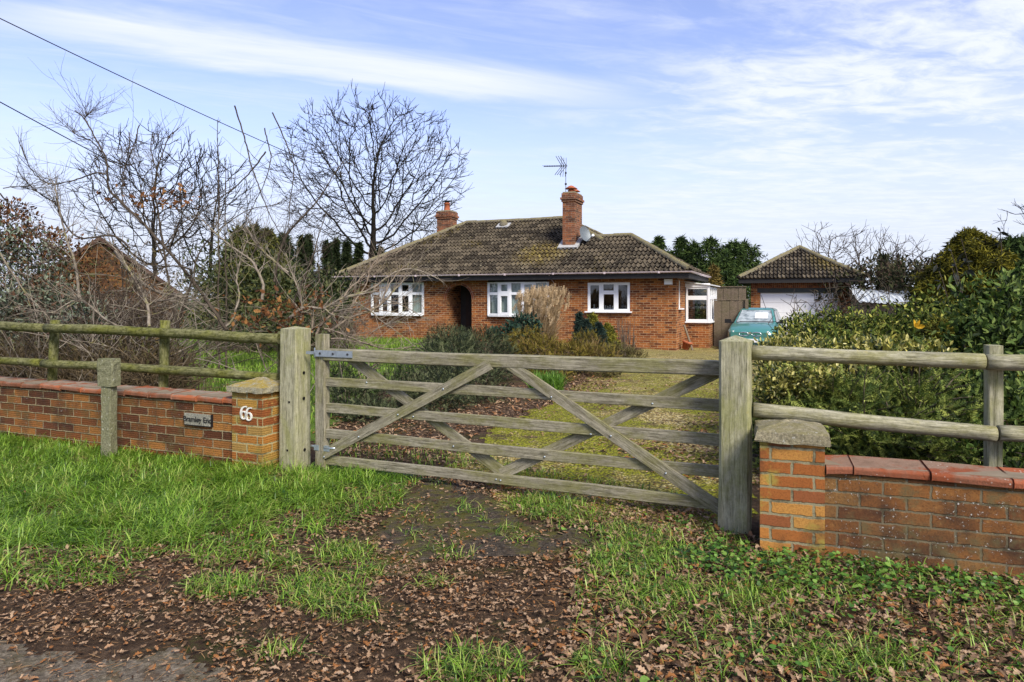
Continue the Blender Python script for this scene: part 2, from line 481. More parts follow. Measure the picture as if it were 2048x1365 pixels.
def stone_cap_mat(name, base, moss, amt):
    t = NT(name)
    v = t.coord('Object')
    n1 = t.noise(v, 9, 6, .75); n2 = t.noise(v, 70, 5, .8)
    c = t.ramp(n2, [(.3, tuple(x * .35 for x in base)), (.55, base), (.72, tuple(min(1, x * 1.6) for x in base))])
    up = t.ss(t.nz(), .3, .8)
    mm = t.math('MULTIPLY', t.ss(n1, .38, .58), t.math('MULTIPLY', t.math('ADD', t.math('MULTIPLY', up, .75), .25), amt))
    c = t.mix(mm, c, moss)
    lv = t.ss(t.noise(v, 34, 5, .8), .60, .66)
    c = t.mix(t.math('MULTIPLY', lv, .7), c, (.58, .57, .48))
    t.color(c); t.rough(.95); t.bump(t.math('ADD', n2, n1), 1.0, .012)
    return t.m
M['cap_left'] = stone_cap_mat('mossy stone cap', (.30, .28, .20), (.30, .22, .04), .95)
M['cap_right'] = stone_cap_mat('lichen stone cap', (.30, .265, .17), (.17, .15, .05), .7)
M['concrete'] = stone_cap_mat('lichen concrete', (.21, .205, .12), (.13, .14, .04), .8)

def tile_mat():
    t = NT('mossy concrete roof tile')
    v = t.coord('Object')
    a = t.attr()
    c = t.ramp(a, [(.1, (.030, .024, .017)), (.5, (.062, .050, .034)), (.9, (.105, .085, .058))])
    n2 = t.noise(v, 9, 6, .8)
    c = t.mix(t.math('MULTIPLY', t.ss(n2, .55, .66), .7), c, (.36, .32, .22))
    n3 = t.noise(v, .55, 5, .65); n4 = t.noise(v, 6, 5, .75)
    mm = t.math('MULTIPLY', t.ss(n3, .52, .66), t.ss(n4, .45, .62))
    c = t.mix(mm, c, (.085, .065, .012))
    y = t.math('MULTIPLY', t.ss(t.noise(v, 1.0, 4), .54, .68), t.ss(t.noise(v, 11, 5, .8), .60, .68))
    c = t.mix(y, c, (.36, .29, .05))
    px_ = t.n('ShaderNodeVectorMath'); px_.operation = 'DISTANCE'; t.l(v, px_.inputs[0]); px_.inputs[1].default_value = (1.5, .35, 2.95)
    spot = t.math('ADD', px_.outputs['Value'], t.math('MULTIPLY', t.math('SUBTRACT', n2, .5), 1.8))
    spm = t.math('SUBTRACT', 1.0, t.ss(spot, .35, 1.25))
    c = t.mix(t.math('MULTIPLY', spm, .55), c, t.ramp(n4, [(.38, (.05, .035, .012)), (.52, (.12, .085, .02)), (.62, (.40, .32, .06))]))
    c = t.mix(t.math('MULTIPLY', t.ss(t.noise(v, 40, 3, .8), .55, .7), .6), c, (.015, .013, .01))
    t.color(c); t.rough(.95); t.spec(.15)
    t.bump(n4, .6, .02)
    return t.m
M['tile'] = tile_mat()
M['ridge'] = stone_cap_mat('mossy ridge tile', (.16, .14, .10), (.20, .17, .05), .8)
# ------------------------------------------------------------------ ground, drive, tarmac, road
def inpoly(px, py, poly):
    px, py = np.asarray(px), np.asarray(py)
    r = np.zeros(px.shape, bool); n = len(poly); j = n - 1
    for i in range(n):
        xi, yi = poly[i]; xj, yj = poly[j]
        if yi != yj:
            cnd = ((yi > py) != (yj > py)) & (px < (xj - xi) * (py - yi) / (yj - yi) + xi)
            r ^= cnd
        j = i
    return r
def gzv(x, y):
    d2 = ((x - 8.6) / 5.0) ** 2 + ((y - 22.0) / 4.5) ** 2
    return -0.20 * np.exp(-d2 * d2)
def soil_mat():
    t = NT('ground soil and leaves')
    v = t.coord('Object')
    n1 = t.noise(v, 1.3, 6, .65); n2 = t.noise(v, 16, 6, .75); n3 = t.noise(v, 90, 4, .8)
    c = t.ramp(n2, [(.3, (.030, .018, .010)), (.5, (.09, .056, .032)), (.7, (.20, .13, .078))])
    c = t.mix(t.math('MULTIPLY', t.ss(n1, .5, .62), t.ss(n2, .4, .6)), c, (.055, .062, .014))
    c = t.mix(t.math('MULTIPLY', t.ss(n3, .55, .7), .7), c, (.012, .008, .005))
    far = t.n('ShaderNodeSeparateXYZ'); t.l(v, far.inputs[0])
    c = t.mix(t.ss(far.outputs[1], 26, 40), c, (.05, .075, .02))
    t.color(c); t.rough(.95); t.spec(.15); t.bump(t.math('ADD', n2, n3), 1.0, .03)
    return t.m
M['soil'] = soil_mat()
def drive_mat():
    t = NT('mossy gravel')
    v = t.coord('Object')
    peb = t.vor(v, 42, 'Color'); ped = t.vor(v, 42)
    sp = t.n('ShaderNodeSeparateColor'); t.l(peb, sp.inputs[0])
    c = t.ramp(sp.outputs[0], [(.15, (.15, .105, .035)), (.4, (.33, .245, .07)), (.65, (.46, .36, .12)), (.9, (.60, .50, .26))])
    n1 = t.noise(v, .9, 5, .6); n2 = t.noise(v, 7, 6, .75)
    mm = t.math('MULTIPLY', t.ss(n1, .38, .50), t.ss(n2, .32, .50))
    mc = t.ramp(t.noise(v, 30, 4, .8), [(.3, (.085, .09, .006)), (.55, (.24, .245, .014)), (.75, (.42, .41, .03))])
    pos = t.n('ShaderNodeSeparateXYZ'); t.l(v, pos.inputs[0])
    near = t.math('SUBTRACT', 1.0, t.math('MULTIPLY', t.ss(pos.outputs[1], 8.5, 17), .7))
    c = t.mix(t.math('MULTIPLY', mm, near), c, mc)
    c = t.mix(t.math('MULTIPLY', t.ss(t.noise(v, 2.2, 6, .75), .52, .64), .8), c, (.085, .058, .032))
    c = t.mix(t.math('MULTIPLY', t.ss(ped, .45, .7), .7), c, (.04, .03, .015))
    t.color(c); t.rough(.95); t.spec(.15)
    t.bump(t.math('ADD', t.math('MULTIPLY', ped, -1.0), n2), 1.0, .02)
    return t.m
M['drive'] = drive_mat()
def tarmac_mat(name, base, leafy, mossy):
    t = NT(name)
    v = t.coord('Object')
    n1 = t.noise(v, 2.2, 6, .7); n2 = t.noise(v, 120, 3, .8); n3 = t.noise(v, 9, 6, .8)
    n4 = t.noise(v, 38, 5, .8)
    c = t.ramp(n4, [(.32, tuple(x * .35 for x in base)), (.5, base), (.62, tuple(x * 1.7 for x in base)), (.72, (.36, .32, .25))])
    c = t.mix(t.math('MULTIPLY', t.ss(n3, .5, .66), leafy), c, (.09, .062, .038))
    c = t.mix(t.math('MULTIPLY', t.math('MULTIPLY', t.ss(n1, .42, .54), t.ss(n3, .38, .56)), mossy), c, (.085, .08, .018))
    t.color(c); t.rough(.95); t.spec(.12); t.bump(t.math('ADD', n4, n3), 1.0, .014)
    return t.m
M['tarmac'] = tarmac_mat('worn tarmac', (.056, .045, .033), .9, .95)
M['road'] = tarmac_mat('gritty road edge', (.135, .112, .082), .95, .25)

def ground():
    xs = np.concatenate([np.linspace(-1500, -60, 12), np.linspace(-50, -12, 20), np.linspace(-11, 16, 55), np.linspace(17, 60, 22), np.linspace(70, 1500, 12)])
    ys = np.concatenate([np.linspace(-60, 0, 8), np.linspace(.5, 32, 64), np.linspace(34, 100, 20), np.linspace(120, 3000, 14)])
    X, Y = np.meshgrid(xs, ys)
    Z = gzv(X, Y)
    V = np.stack([X, Y, Z], -1).reshape(-1, 3)
    nx = len(xs)
    i = np.arange((len(ys) - 1) * (nx - 1)); r, c = i // (nx - 1), i % (nx - 1)
    q = np.stack([r*nx+c, r*nx+c+1, (r+1)*nx+c+1, (r+1)*nx+c], 1)
    o = place('ground', npmesh('ground', V, [q], M['soil'], smooth=True))
    tag(o, 'bare brown soil under the grass and leaves of the whole garden', 'ground', kind='structure')
ground()
M['lawn_soil'] = NT('lawn ground').m
def lawn_soil():
    t = NT('mossy lawn ground'); v = t.coord('Object'); n2 = t.noise(v, 14, 6, .75)
    t.color(t.ramp(n2, [(.3, (.03, .045, .010)), (.5, (.07, .115, .018)), (.7, (.13, .19, .03))])); t.rough(.95); t.spec(.1); t.bump(n2, 1.0, .02)
    return t.m
M['lawn_soil'] = lawn_soil()
def sheet(name, poly_px, cell, z, mat, label, cat, jag=.0):
    P = [tuple(gp(*p)[:2]) for p in poly_px]
    x0, x1 = min(p[0] for p in P), max(p[0] for p in P); y0, y1 = min(p[1] for p in P), max(p[1] for p in P)
    nx, ny = int((x1 - x0) / cell) + 3, int((y1 - y0) / cell) + 3
    gx = x0 - cell + np.arange(nx) * cell; gy = y0 - cell + np.arange(ny) * cell
    X, Y = np.meshgrid(gx, gy)
    cx, cy = X[:-1, :-1] + cell/2, Y[:-1, :-1] + cell/2
    jx = jag * (np.sin(cy*5.1+1) + np.sin(cy*13.7+cx*3) * .6 + np.sin(cy*31.0+cx*9) * .35)
    jy = jag * (np.sin(cx*6.3) + np.sin(cx*15.1+2+cy*4) * .6 + np.sin(cx*29.0+cy*7) * .35)
    keep = inpoly(cx + jx, cy + jy, P)
    V = np.stack([X, Y, gzv(X, Y) + z], -1).reshape(-1, 3)
    r, c = np.nonzero(keep)
    q = np.stack([r*nx+c, r*nx+c+1, (r+1)*nx+c+1, (r+1)*nx+c], 1)
    used = np.unique(q); mp = np.zeros(len(V), int); mp[used] = np.arange(len(used))
    o = place(name, npmesh(name, V[used], [mp[q]], mat, smooth=True))
    return tag(o, label, cat, kind='structure')
DRIVE_PX = [(830, 1000), (1440, 1080), (1520, 1000), (1500, 840), (1560, 720), (1620, 694), (1660, 668), (1500, 672), (1400, 680), (1290, 690), (1250, 712), (1190, 745), (1130, 790), (1010, 850), (900, 920)]
sheet('driveway', DRIVE_PX, .06, .004, M['drive'], 'gravel drive with yellow moss behind the gate', 'driveway', .06)
sheet('lawn_ground', [(250, 690), (340, 672), (690, 668), (880, 676), (900, 700), (840, 740), (720, 800), (640, 890), (560, 880), (380, 800)], .08, .004, M['lawn_soil'], 'mossy green ground under the lawn', 'lawn', .06)
sheet('tarmac_apron', [(770, 1030), (830, 990), (880, 955), (960, 958), (1000, 1000), (1010, 1040), (1150, 1058), (1200, 1080), (1150, 1108), (1000, 1122), (880, 1125), (760, 1160), (690, 1140), (730, 1080)], .025, .008, M['tarmac'], 'patch of dark worn tarmac in front of the gate', 'tarmac', .05)
sheet('road', [(-900, 1270), (-100, 1275), (120, 1300), (330, 1318), (480, 1345), (640, 1385), (1000, 1450), (1000, 1700), (-1500, 1700)], .03, .006, M['road'], 'gritty grey edge of the road at the lower left corner', 'road', .05)

# ------------------------------------------------------------------ garden walls and brick piers
def frame(ang):
    d = Vector((math.cos(R(ang)), -math.sin(R(ang)), 0)); n = Vector((-math.sin(R(ang)), -math.cos(R(ang)), 0))
    return d, n        # d runs to the right and nearer, n points at the viewer
Zv = Vector((0, 0, 1))
def garden_wall(start, ang, sgn, length, base_h, thick, coplen, name, label, bm, cm, seed):
    d, n = frame(ang); d = d * sgn
    rt = root(name, start, label, 'garden wall')
    b = MB()
    c = start + d * length/2 - n * thick/2 + Zv * (base_h/2 - .1)
    b.frame_box(c, d, -n, Zv, length/2, thick/2, base_h/2 + .1, uv=True)
    b.build('brickwork', bm, rt)
    rr = random.Random(seed)
    V = []; F = []; A = []
    x = .004
    first = coplen * .38
    while x < length:
        L = first if x < .01 else coplen
        a = rr.random(); dz = rr.uniform(-.004, .004); dy = rr.uniform(-.006, .006); tl = rr.uniform(-.006, .006)
        prof = [(-thick-.02, 0), (.022, 0), (.024, .028), (.014, .042), (-thick-.014, .054), (-thick-.022, .04)]
        nb = len(V)
        for e, xx in ((0, x + .003), (1, x + L - .003)):
            for (o, z) in prof:
                V.append(tuple(start + d * xx + n * (o + dy) + Zv * (base_h + .003 + z + dz + (tl if e else -tl))))
                A.append(a)
        k = len(prof)
        F.append(tuple(nb + i for i in range(k))); F.append(tuple(nb + k + i for i in reversed(range(k))))
        for i in range(k): F.append((nb + i, nb + (i+1) % k, nb + k + (i+1) % k, nb + k + i))
        x += L
    me = bpy.data.meshes.new('coping'); me.from_pydata([tuple(Vector(v) - start) for v in V], [], F)
    at_ = me.attributes.new('rnd', 'FLOAT', 'POINT'); at_.data.foreach_set('value', A)
    me.materials.append(cm)
    o = link('coping', me, rt, start)
    bv = o.modifiers.new('bevel', 'BEVEL'); bv.width = .004; bv.segments = 2
    m2 = MB(); m2.frame_box(start + d*length/2 - n*thick/2 + Zv*(base_h+.026), d, -n, Zv, length/2, thick/2-.01, .024)
    m2.build('mortar_bed', plain('coping mortar', (.20, .16, .11), .95, .1), rt)
    return rt
def pier(corner, ang, w, h, name, label, bm, cm, capz, apex, over):
    """corner is the front left corner"""
    d, n = frame(ang)
    rt = root(name, corner + d * w/2 - n * w/2, label, 'brick pier')
    c = corner + d * w/2 - n * w/2
    b = MB(); b.frame_box(c + Zv * (h/2 - .1), d, -n, Zv, w/2, w/2, h/2 + .1, uv=True)
    b.build('brickwork', bm, rt, bevel=.004)
    hw = w/2 + over
    bmh = bmesh.new()
    rings = [(hw - .004, h + .001), (hw, h + .008), (hw - .006, capz - .01), (hw - .02, capz)]
    for k in range(1, 6): rings.append(((hw - .02) * (1 - k / 5.6), capz + (apex - capz) * k / 5))
    prev = None
    for (q, z) in rings:
        pts = []
        m_ = 6
        for (s0, s1) in (((-1,-1),(1,-1)), ((1,-1),(1,1)), ((1,1),(-1,1)), ((-1,1),(-1,-1))):
            for j in range(m_):
                f = j / m_; u = s0[0]*(1-f)+s1[0]*f; v = s0[1]*(1-f)+s1[1]*f
                rr = random.uniform(-.005, .005)
                pts.append(bmh.verts.new(c + d*(u*q + rr) - n*(v*q + rr) + Zv*(z + random.uniform(-.004, .004))))
        if prev:
            for i in range(len(pts)):
                bmh.faces.new((prev[i], prev[(i+1) % len(pts)], pts[(i+1) % len(pts)], pts[i]))
        else: bmh.faces.new(list(reversed(pts)))
        prev = pts
    bmh.faces.new(prev)
    me = bpy.data.meshes.new('cap'); bmh.to_mesh(me); me.materials.append(cm)
    place('cap', me, rt, WO[rt])
    return rt
# left
dL, nL = frame(23)
LC = Vector((-2.066, 5.65, 0))
lp0 = LC - dL * .33
pier(lp0, 23, .33, .652, 'brick_pier', 'ribbed brick pier with yellow mossy cap carrying the number 66', M['left_pillar_brick'], M['cap_left'], .71, .765, .035)
garden_wall(lp0 - nL * .03 , 23, -1, 5.0, .545, .215, .225*1.33, 'garden_wall', 'low ribbed brick wall left of the gate with red coping tiles', M['left_wall_brick'], M['coping_left'], 3)
# right
dR, nR = frame(19.5)
rp0 = Vector((1.404, 3.865, 0))
pier(rp0, 19.5, .335, .628, 'brick_pier', 'orange brick pier with grey lichen cap right of the gate', M['right_pillar_brick'], M['cap_right'], .695, .732, .028)
garden_wall(rp0 + dR * .336 - nR * .022, 19.5, 1, 2.6, .472, .215, .365, 'garden_wall', 'low brown brick wall at the right edge with long red copings', M['right_wall_brick'], M['coping_right'], 5)

# house number and name board
def six(o, ax, ay, n, h, th, mb):
    pts = []
    for k in range(26):
        f = k / 25
        if f < .45:
            g = f / .45; a = R(75 + g * 125)
            x, y = .62 + math.cos(a) * .60, .40 + math.sin(a) * .60 if False else .42 + math.sin(a) * .58
            x = .66 + math.cos(a) * .60
        else:
            g = (f - .45) / .55; a = R(180 + g * 395)
            x, y = .42 + math.cos(a) * .34, .30 + math.sin(a) * .30
        pts.append((x, y))
    P = [o + ax * (x * h * .80) + ay * (y * h) for x, y in pts]
    L = []; Rr = []
    for i, p in enumerate(P):
        q = (P[min(i+1, len(P)-1)] - P[max(i-1, 0)]).normalized()
        s = q.cross(n).normalized()
        wd = h * (.035 + .05 * abs(q.dot(ay)))
        L.append(p + s * wd); Rr.append(p - s * wd)
    for i in range(len(P) - 1):
        a, b, c, d_ = L[i], L[i+1], Rr[i+1], Rr[i]
        e = n * th
        mb.poly([a+e, b+e, c+e, d_+e]); mb.poly([a, b, b+e, a+e]); mb.poly([d_, c, c+e, d_+e]); mb.poly([d_, c, b, a])
num0 = lp0 + dL * .100 + nL * .003 + Zv * .432
hn = root('house_number', num0, 'white serif numerals 66 fixed to the left brick pier', 'house number')
for i in range(2):
    mb = MB(); six(num0 + dL * (.056 * i) - Zv * .008 * i, dL, Zv, nL, .105, .008, mb); mb.build('numeral', M['white_paint'], hn)
def text_mesh(body, size):
    cu = bpy.data.curves.new('lettering', 'FONT'); cu.body = body; cu.size = size; cu.extrude = .002; cu.offset = .0006
    cu.align_x = 'CENTER'; cu.align_y = 'CENTER'
    o = bpy.data.objects.new('lettering', cu); col.objects.link(o)
    bpy.context.view_layer.update()
    me = bpy.data.meshes.new_from_object(o.evaluated_get(bpy.context.evaluated_depsgraph_get()))
    bpy.data.objects.remove(o); bpy.data.curves.remove(cu)
    return me
sg = lp0 - nL * .03 - dL * .405 + nL * .012 + Zv * .385
ns = root('name_board', sg, 'small weathered board lettered Bramley End on the left wall', 'name sign')
mb = MB(); mb.frame_box(sg, dL, -nL, Zv, .155, .010, .05); mb.build('board', stone_cap_mat('weathered sign paint', (.30, .29, .23), (.16, .15, .07), .5), ns, bevel=.002)
mb = MB()
mb.frame_box(sg - nL*.004 - dL*0 + dL*.157, dL, -nL, Zv, .004, .014, .053); mb.frame_box(sg - nL*.004 - Zv*.052, dL, -nL, Zv, .155, .014, .004)
mb.build('edge_strip', M['black'], ns)
tm = text_mesh("Bramley End", .066)
rot = Matrix((( dL.x, Zv.x, nL.x), (dL.y, Zv.y, nL.y), (dL.z, Zv.z, nL.z))).to_4x4()
tm.transform(Matrix.Translation(sg + nL * .0115) @ rot)
tm.materials.clear(); tm.materials.append(M['black'])
place('lettering', tm, ns, sg)

# concrete marker post in the verge
mp = Vector((-3.60, 6.10, 0))
mk = root('concrete_marker_post', mp, 'stubby lichen covered concrete post with a square head in the grass', 'marker post')
dm, nm = frame(12)
def rough_box(c, d, n, hx, hy, z0, z1, seg=8, j=.004):
    bm_ = bmesh.new(); prev = None
    zs = [z0 + (z1 - z0) * k / seg for k in range(seg + 1)]
    for z in zs:
        ring = []
        for (u, v) in ((-1,-.86),(-.86,-1),(0,-1),(.86,-1),(1,-.86),(1,0),(1,.86),(.86,1),(0,1),(-.86,1),(-1,.86),(-1,0)):
            e = .97 if z in (z0, z1) else 1
            ring.append(bm_.verts.new(c + d*(u*hx*e + random.uniform(-j, j)) - n*(v*hy*e + random.uniform(-j, j)) + Zv*z))
        if prev:
            for i in range(12): bm_.faces.new((prev[i], prev[(i+1) % 12], ring[(i+1) % 12], ring[i]))
        else: bm_.faces.new(list(reversed(ring)))
        prev = ring
    bm_.faces.new(prev)
    return bm_
def fin(bm_, name, mat, par, smooth=False):
    me = bpy.data.meshes.new(name); bm_.to_mesh(me); bm_.free(); me.materials.append(mat)
    if smooth: me.polygons.foreach_set('use_smooth', [True] * len(me.polygons))
    return place(name, me, par, WO[par])
fin(rough_box(mp, dm, nm, .050, .042, -.1, .665), 'shaft', M['concrete'], mk)
fin(rough_box(mp, dm, nm, .082, .052, .66, .905), 'head', M['concrete'], mk)

# ------------------------------------------------------------------ timber members
def member(name, p0, p1, w, h, mat, parent, up=Zv, sec='rect', n=10, jit=.0, cap_dome=0, rad=None):
    """a timber whose local X runs from p0 to p1; its grain follows it"""
    p0, p1 = Vector(p0), Vector(p1)
    ax = (p1 - p0); L = ax.length; ax.normalize()
    ay = Vector(up).cross(ax).normalized(); az = ax.cross(ay)
    if sec == 'rect':
        b = min(w, h) * .09
        S = [(-w/2+b, -h/2), (w/2-b, -h/2), (w/2, -h/2+b), (w/2, h/2-b), (w/2-b, h/2), (-w/2+b, h/2), (-w/2, h/2-b), (-w/2, -h/2+b)]
    else:
        S = [(math.cos(2*math.pi*k/14) * w/2, math.sin(2*math.pi*k/14) * h/2) for k in range(14)]
    V = []; F = []; k = len(S)
    ph = [random.uniform(0, 6.28) for _ in range(4)]
    for i in range(n + 1):
        x = L * i / n
        oy = jit * math.sin(x * 2.1 + ph[0]) + jit * .4 * math.sin(x * 6.3 + ph[1]); oz = jit * math.sin(x * 1.7 + ph[2]) + jit * .4 * math.sin(x * 5.1 + ph[3])
        s = 1 + (jit / w) * .6 * math.sin(x * 3.7 + ph[1]) if jit else 1
        for (y, z) in S: V.append((x, y * s + oy + random.uniform(-1, 1) * jit * .12, z * s + oz + random.uniform(-1, 1) * jit * .12))
    for i in range(n):
        for j in range(k): F.append((i*k+j, i*k+(j+1) % k, (i+1)*k+(j+1) % k, (i+1)*k+j))
    F.append(tuple(reversed(range(k))))
    if cap_dome:
        c = len(V); V.append((L + cap_dome, 0, 0))
        for j in range(k): F.append((n*k+j, n*k+(j+1) % k, c))
    else: F.append(tuple(n*k+j for j in range(k)))
    me = bpy.data.meshes.new(name); me.from_pydata(V, [], F); me.materials.append(mat)
    if sec != 'rect': me.polygons.foreach_set('use_smooth', [len(f) == 4 for f in F])
    o = bpy.data.objects.new(name, me); col.objects.link(o)
    mw = Matrix(((ax.x, ay.x, az.x, p0.x), (ax.y, ay.y, az.y, p0.y), (ax.z, ay.z, az.z, p0.z), (0, 0, 0, 1)))
    WO[o] = p0
    if parent is not None:
        o.parent = parent; o.matrix_basis = Matrix.Translation(-WO[parent]) @ mw
    else: o.matrix_basis = mw
    return o

# gate
GL = Vector((-1.577, 5.68, 0)); GR = Vector((1.45, 4.376, 0))
gd = (GR - GL); GLEN = gd.length; gd.normalize()
gn = Vector((gd.y, -gd.x, 0))
def GP(s, z, o=0): return GL + gd * s + gn * o + Zv * z
def sg_(px):
    k = (px - 1024) / FP
    return (k * GL.y - GL.x) / (gd.x - gd.y * k)
def zg_(px, py):
    return H - (py - 600) / FP * (GL.y + gd.y * sg_(px))
gate = root('field_gate', GP(0, 0), 'weathered grey five bar timber gate closed across the drive', 'gate')
member('hanging_stile', GP(0, .03), GP(0, 1.145), .075, .098, M['gate_wood'], gate, up=gd)
member('shutting_stile', GP(GLEN - .02, .05), GP(GLEN - .02, 1.05), .075, .075, M['gate_wood'], gate, up=gd)
member('top_rail', GP(.045, .975), GP(GLEN - .04, .985), .088, .096, M['gate_wood'], gate, n=24, jit=.0025)
for (za, zb) in ((.752, .748), (.535, .522), (.322, .316), (.105, .108)):
    member('rail', GP(.03, za), GP(GLEN - .03, zb), .034, .074, M['gate_wood'], gate, n=24, jit=.002)
def brace(p, q, o):
    a = GP(sg_(p[0]), zg_(*p), o); b = GP(sg_(q[0]), zg_(*q), o)
    return member('brace', a, b, .022, .080, M['gate_wood'], gate, n=14, jit=.0015)
brace((652, 908), (985, 728), .030)
brace((1022, 728), (1450, 1022), .030)
brace((690, 712), (1006, 950), -.030)
brace((1432, 745), (1000, 950), -.030)
# strap hinge, bottom hinge, bolts
mb = MB()
mb.frame_box(GP(.155, .988, .052), gd, -gn, Zv, .185, .004, .026); mb.tube([GP(-.055, .95, .02), GP(-.055, 1.03, .02)], .014, 10)
mb.frame_box(GP(-.10, .988, .02), gd, -gn, Zv, .05, .006, .012)
hg = mb.build('strap_hinge', M['galv'], gate, bevel=.0015)
for s in (.02, .15, .295):
    mb = MB(); mb.disc(GP(s, .988, .055), gn, .010, 8, .006); mb.build('hinge_bolt', M['dark_metal'], hg)
mb = MB()
mb.frame_box(GP(.075, .205, .030), gd, -gn, Zv, .03, .012, .022); mb.tube([GP(.05, .205, .035), GP(.16, .215, .035)], .009, 8); mb.tube([GP(-.06, .205, .0), GP(-.12, .205, 0)], .010, 8)
mb.frame_box(GP(-.03, .205, .038), gd, -gn, Zv, .025, .003, .022)
mb.build('lower_hinge', M['galv'], gate)
for (px, py, o) in ((736, 765, .017), (892, 777, .044), (802, 828, .044), (829, 833, .017), (724, 872, .044), (655, 912, .044), (909, 892, .017), (994, 958, .017), (1003, 960, .017),
                 (1107, 793, .044), (1306, 807, .017), (1183, 868, .017), (1225, 870, .044), (1091, 913, .017), (1334, 944, .044)):
    mb = MB(); c = GP(sg_(px), zg_(px, py), o)
    mb.tube([c, c + gn*.004, c + gn*.007], [.0075, .007, .003], 8); mb.build('bolt', M['galv'], gate)
# gate posts
def gate_post(c, w, h, label, dome, holes, mat):
    rt = root('gate_post', c, label, 'gate post')
    o = member('post', c - Zv*.3, c + Zv*h, w, w, mat, rt, up=gd, n=16, jit=.004, cap_dome=dome)
    for (dd, nn, z, r) in holes:
        p = c + (gd * (w/2) + gn * nn if dd else gn * (w/2) + gd * nn)
        nrm = gd if dd else gn
        mb = MB(); mb.disc(p + Zv*z, nrm, r, 10, .0035 + .002); mb.build('bolt_hole', M['dark_hole'], rt)  # solid disc on the face; the hole's inner shade is its dark colour
    return rt
gate_post(Vector((-1.84, 5.80, 0)), .192, 1.185, 'tall square hanging post beside the number pier with drilled holes', .022,
          [(1, .01, .815, .014), (1, .01, .60, .014), (1, -.0, .165, .013), (0, .02, .575, .010), (0, .0, .17, .010)], M['post_wood'])
gate_post(Vector((1.39, 4.25, 0)), .186, 1.175, 'square timber shutting post with pointed top beside the right pier', .035, [], M['post_wood'])

# ------------------------------------------------------------------ post and rail fences
lf = root('post_and_rail_fence', (-3.7, 6.6, 0), 'mossy green round rail fence standing behind the left wall', 'fence')
A0 = at(560, 677, 5.90); A1 = at(94, 656, 6.98); A2 = A1 + (A1 - A0) * 1.2
def rail(p, q, w, mat, par): return member('rail', p, q, w, w * .92, mat, par, sec='round', n=22, jit=.006)
rail(A0, A1, .100, M['rail_wood'], lf); rail(A1 + (A1-A0).normalized()*.012, A2, .098, M['rail_wood'], lf)
B0 = at(558, 754, 5.90); B1 = at(88, 727, 6.98); B2 = B1 + (B1 - B0) * 1.2
rail(B0, B1, .090, M['rail_wood'], lf); rail(B1 + (B1-B0).normalized()*.012, B2, .088, M['rail_wood'], lf)
for (px, Y, top, lean) in ((106, 7.08, 1.22, -.05), (328, 6.50, 1.235, -.03), (566, 6.02, 1.15, 0), (-130, 7.7, 1.22, 0)):
    c = Vector(((px - 1024) / FP * Y, Y, 0))
    member('post', c + Vector((lean, 0, -.2)), c + Zv * top - Vector((lean*.4, 0, 0)), .092, .085, M['rail_wood'], lf, up=dL, sec='round', n=10, jit=.003)
rf = root('post_and_rail_fence', (2.6, 3.95, 0), 'silver grey round rail fence standing behind the right wall', 'fence')
C0 = at(1503, 707, 4.25); C1 = at(1966, 726, 3.90); C2 = C1 + (C1 - C0) * 1.1 + Vector((0, 0, .02))
rail(C0, C1, .098, M['right_rail_wood'], rf); rail(C1 + (C1-C0).normalized()*.012, C2, .098, M['right_rail_wood'], rf)
D0 = at(1506, 823, 4.25); D1 = at(1990, 867, 3.88); D2 = D1 + (D1 - D0) * 1.1 + Vector((0, 0, .06))
rail(D0, D1, .098, M['right_rail_wood'], rf); rail(D1 + (D1-D0).normalized()*.012, D2, .098, M['right_rail_wood'], rf)
for (px, Y, top) in ((1985, 3.99, 1.165), (2520, 3.6, 1.16)):
    c = Vector(((px - 1024) / FP * Y, Y, 0))
    member('post', c - Zv*.2, c + Zv*top, .092, .075, M['post_wood'], rf, up=dR, n=10, jit=.003)

# ------------------------------------------------------------------ the bungalow
HA = 22.0
HU = Vector((-math.cos(R(HA)), math.sin(R(HA)), 0)); HV = Vector((math.sin(R(HA)), math.cos(R(HA)), 0))
H0 = Vector((5.09, 21.2, 0))
def HP(u, v, z): return H0 + HU * u + HV * v + Zv * z
def hbox(mb, u0, u1, v0, v1, z0, z1, uv=False, skip=()):
    mb.frame_box(HP((u0+u1)/2, (v0+v1)/2, (z0+z1)/2), HU, HV, Zv, (u1-u0)/2, (v1-v0)/2, (z1-z0)/2, uv=uv, skip=skip)
house = root('brick_bungalow', HP(6, 0, 0), 'red brick bungalow with mossy tiled hipped roof and white bow windows', 'house')
UL, VD = 11.95, 7.6
EZ = 2.30
W3 = (1.44, 2.83, 1.04, 1.985); W2 = (4.19, 6.35, .886, 2.03); W1 = (8.93, 11.08, .886, 2.05); AR = (7.01, 8.0, -.3, 1.95)
def wall_panel(mb, P, a0, a1, z0, z1, holes, off=0):
    us = sorted({a0, a1, *[h[0] for h in holes], *[h[1] for h in holes]}); zs = sorted({z0, z1, *[h[2] for h in holes], *[h[3] for h in holes]})
    for i in range(len(us)-1):
        for j in range(len(zs)-1):
            cu, cz = (us[i]+us[i+1])/2, (zs[j]+zs[j+1])/2
            if any(h[0] < cu < h[1] and h[2] < cz < h[3] for h in holes): continue
            q = [(us[i], zs[j]), (us[i+1], zs[j]), (us[i+1], zs[j+1]), (us[i], zs[j+1])]
            mb.poly([P(u, z) for u, z in q], [(u + off, z) for u, z in q])
mb = MB()
wall_panel(mb, lambda u, z: HP(u, 0, z), 0, UL, -.4, 2.2, [W3, W2, W1, AR])
wall_panel(mb, lambda v, z: HP(0, v, z), 0, 4.6, -.4, 2.2, [(.62, 1.0, 1.15, 2.05)], .06)
wall_panel(mb, lambda v, z: HP(UL, v, z), 0, VD, -.4, 2.2, [], .06)
wall_panel(mb, lambda u, z: HP(u, VD, z), 1.0, UL, -.4, 2.2, [])
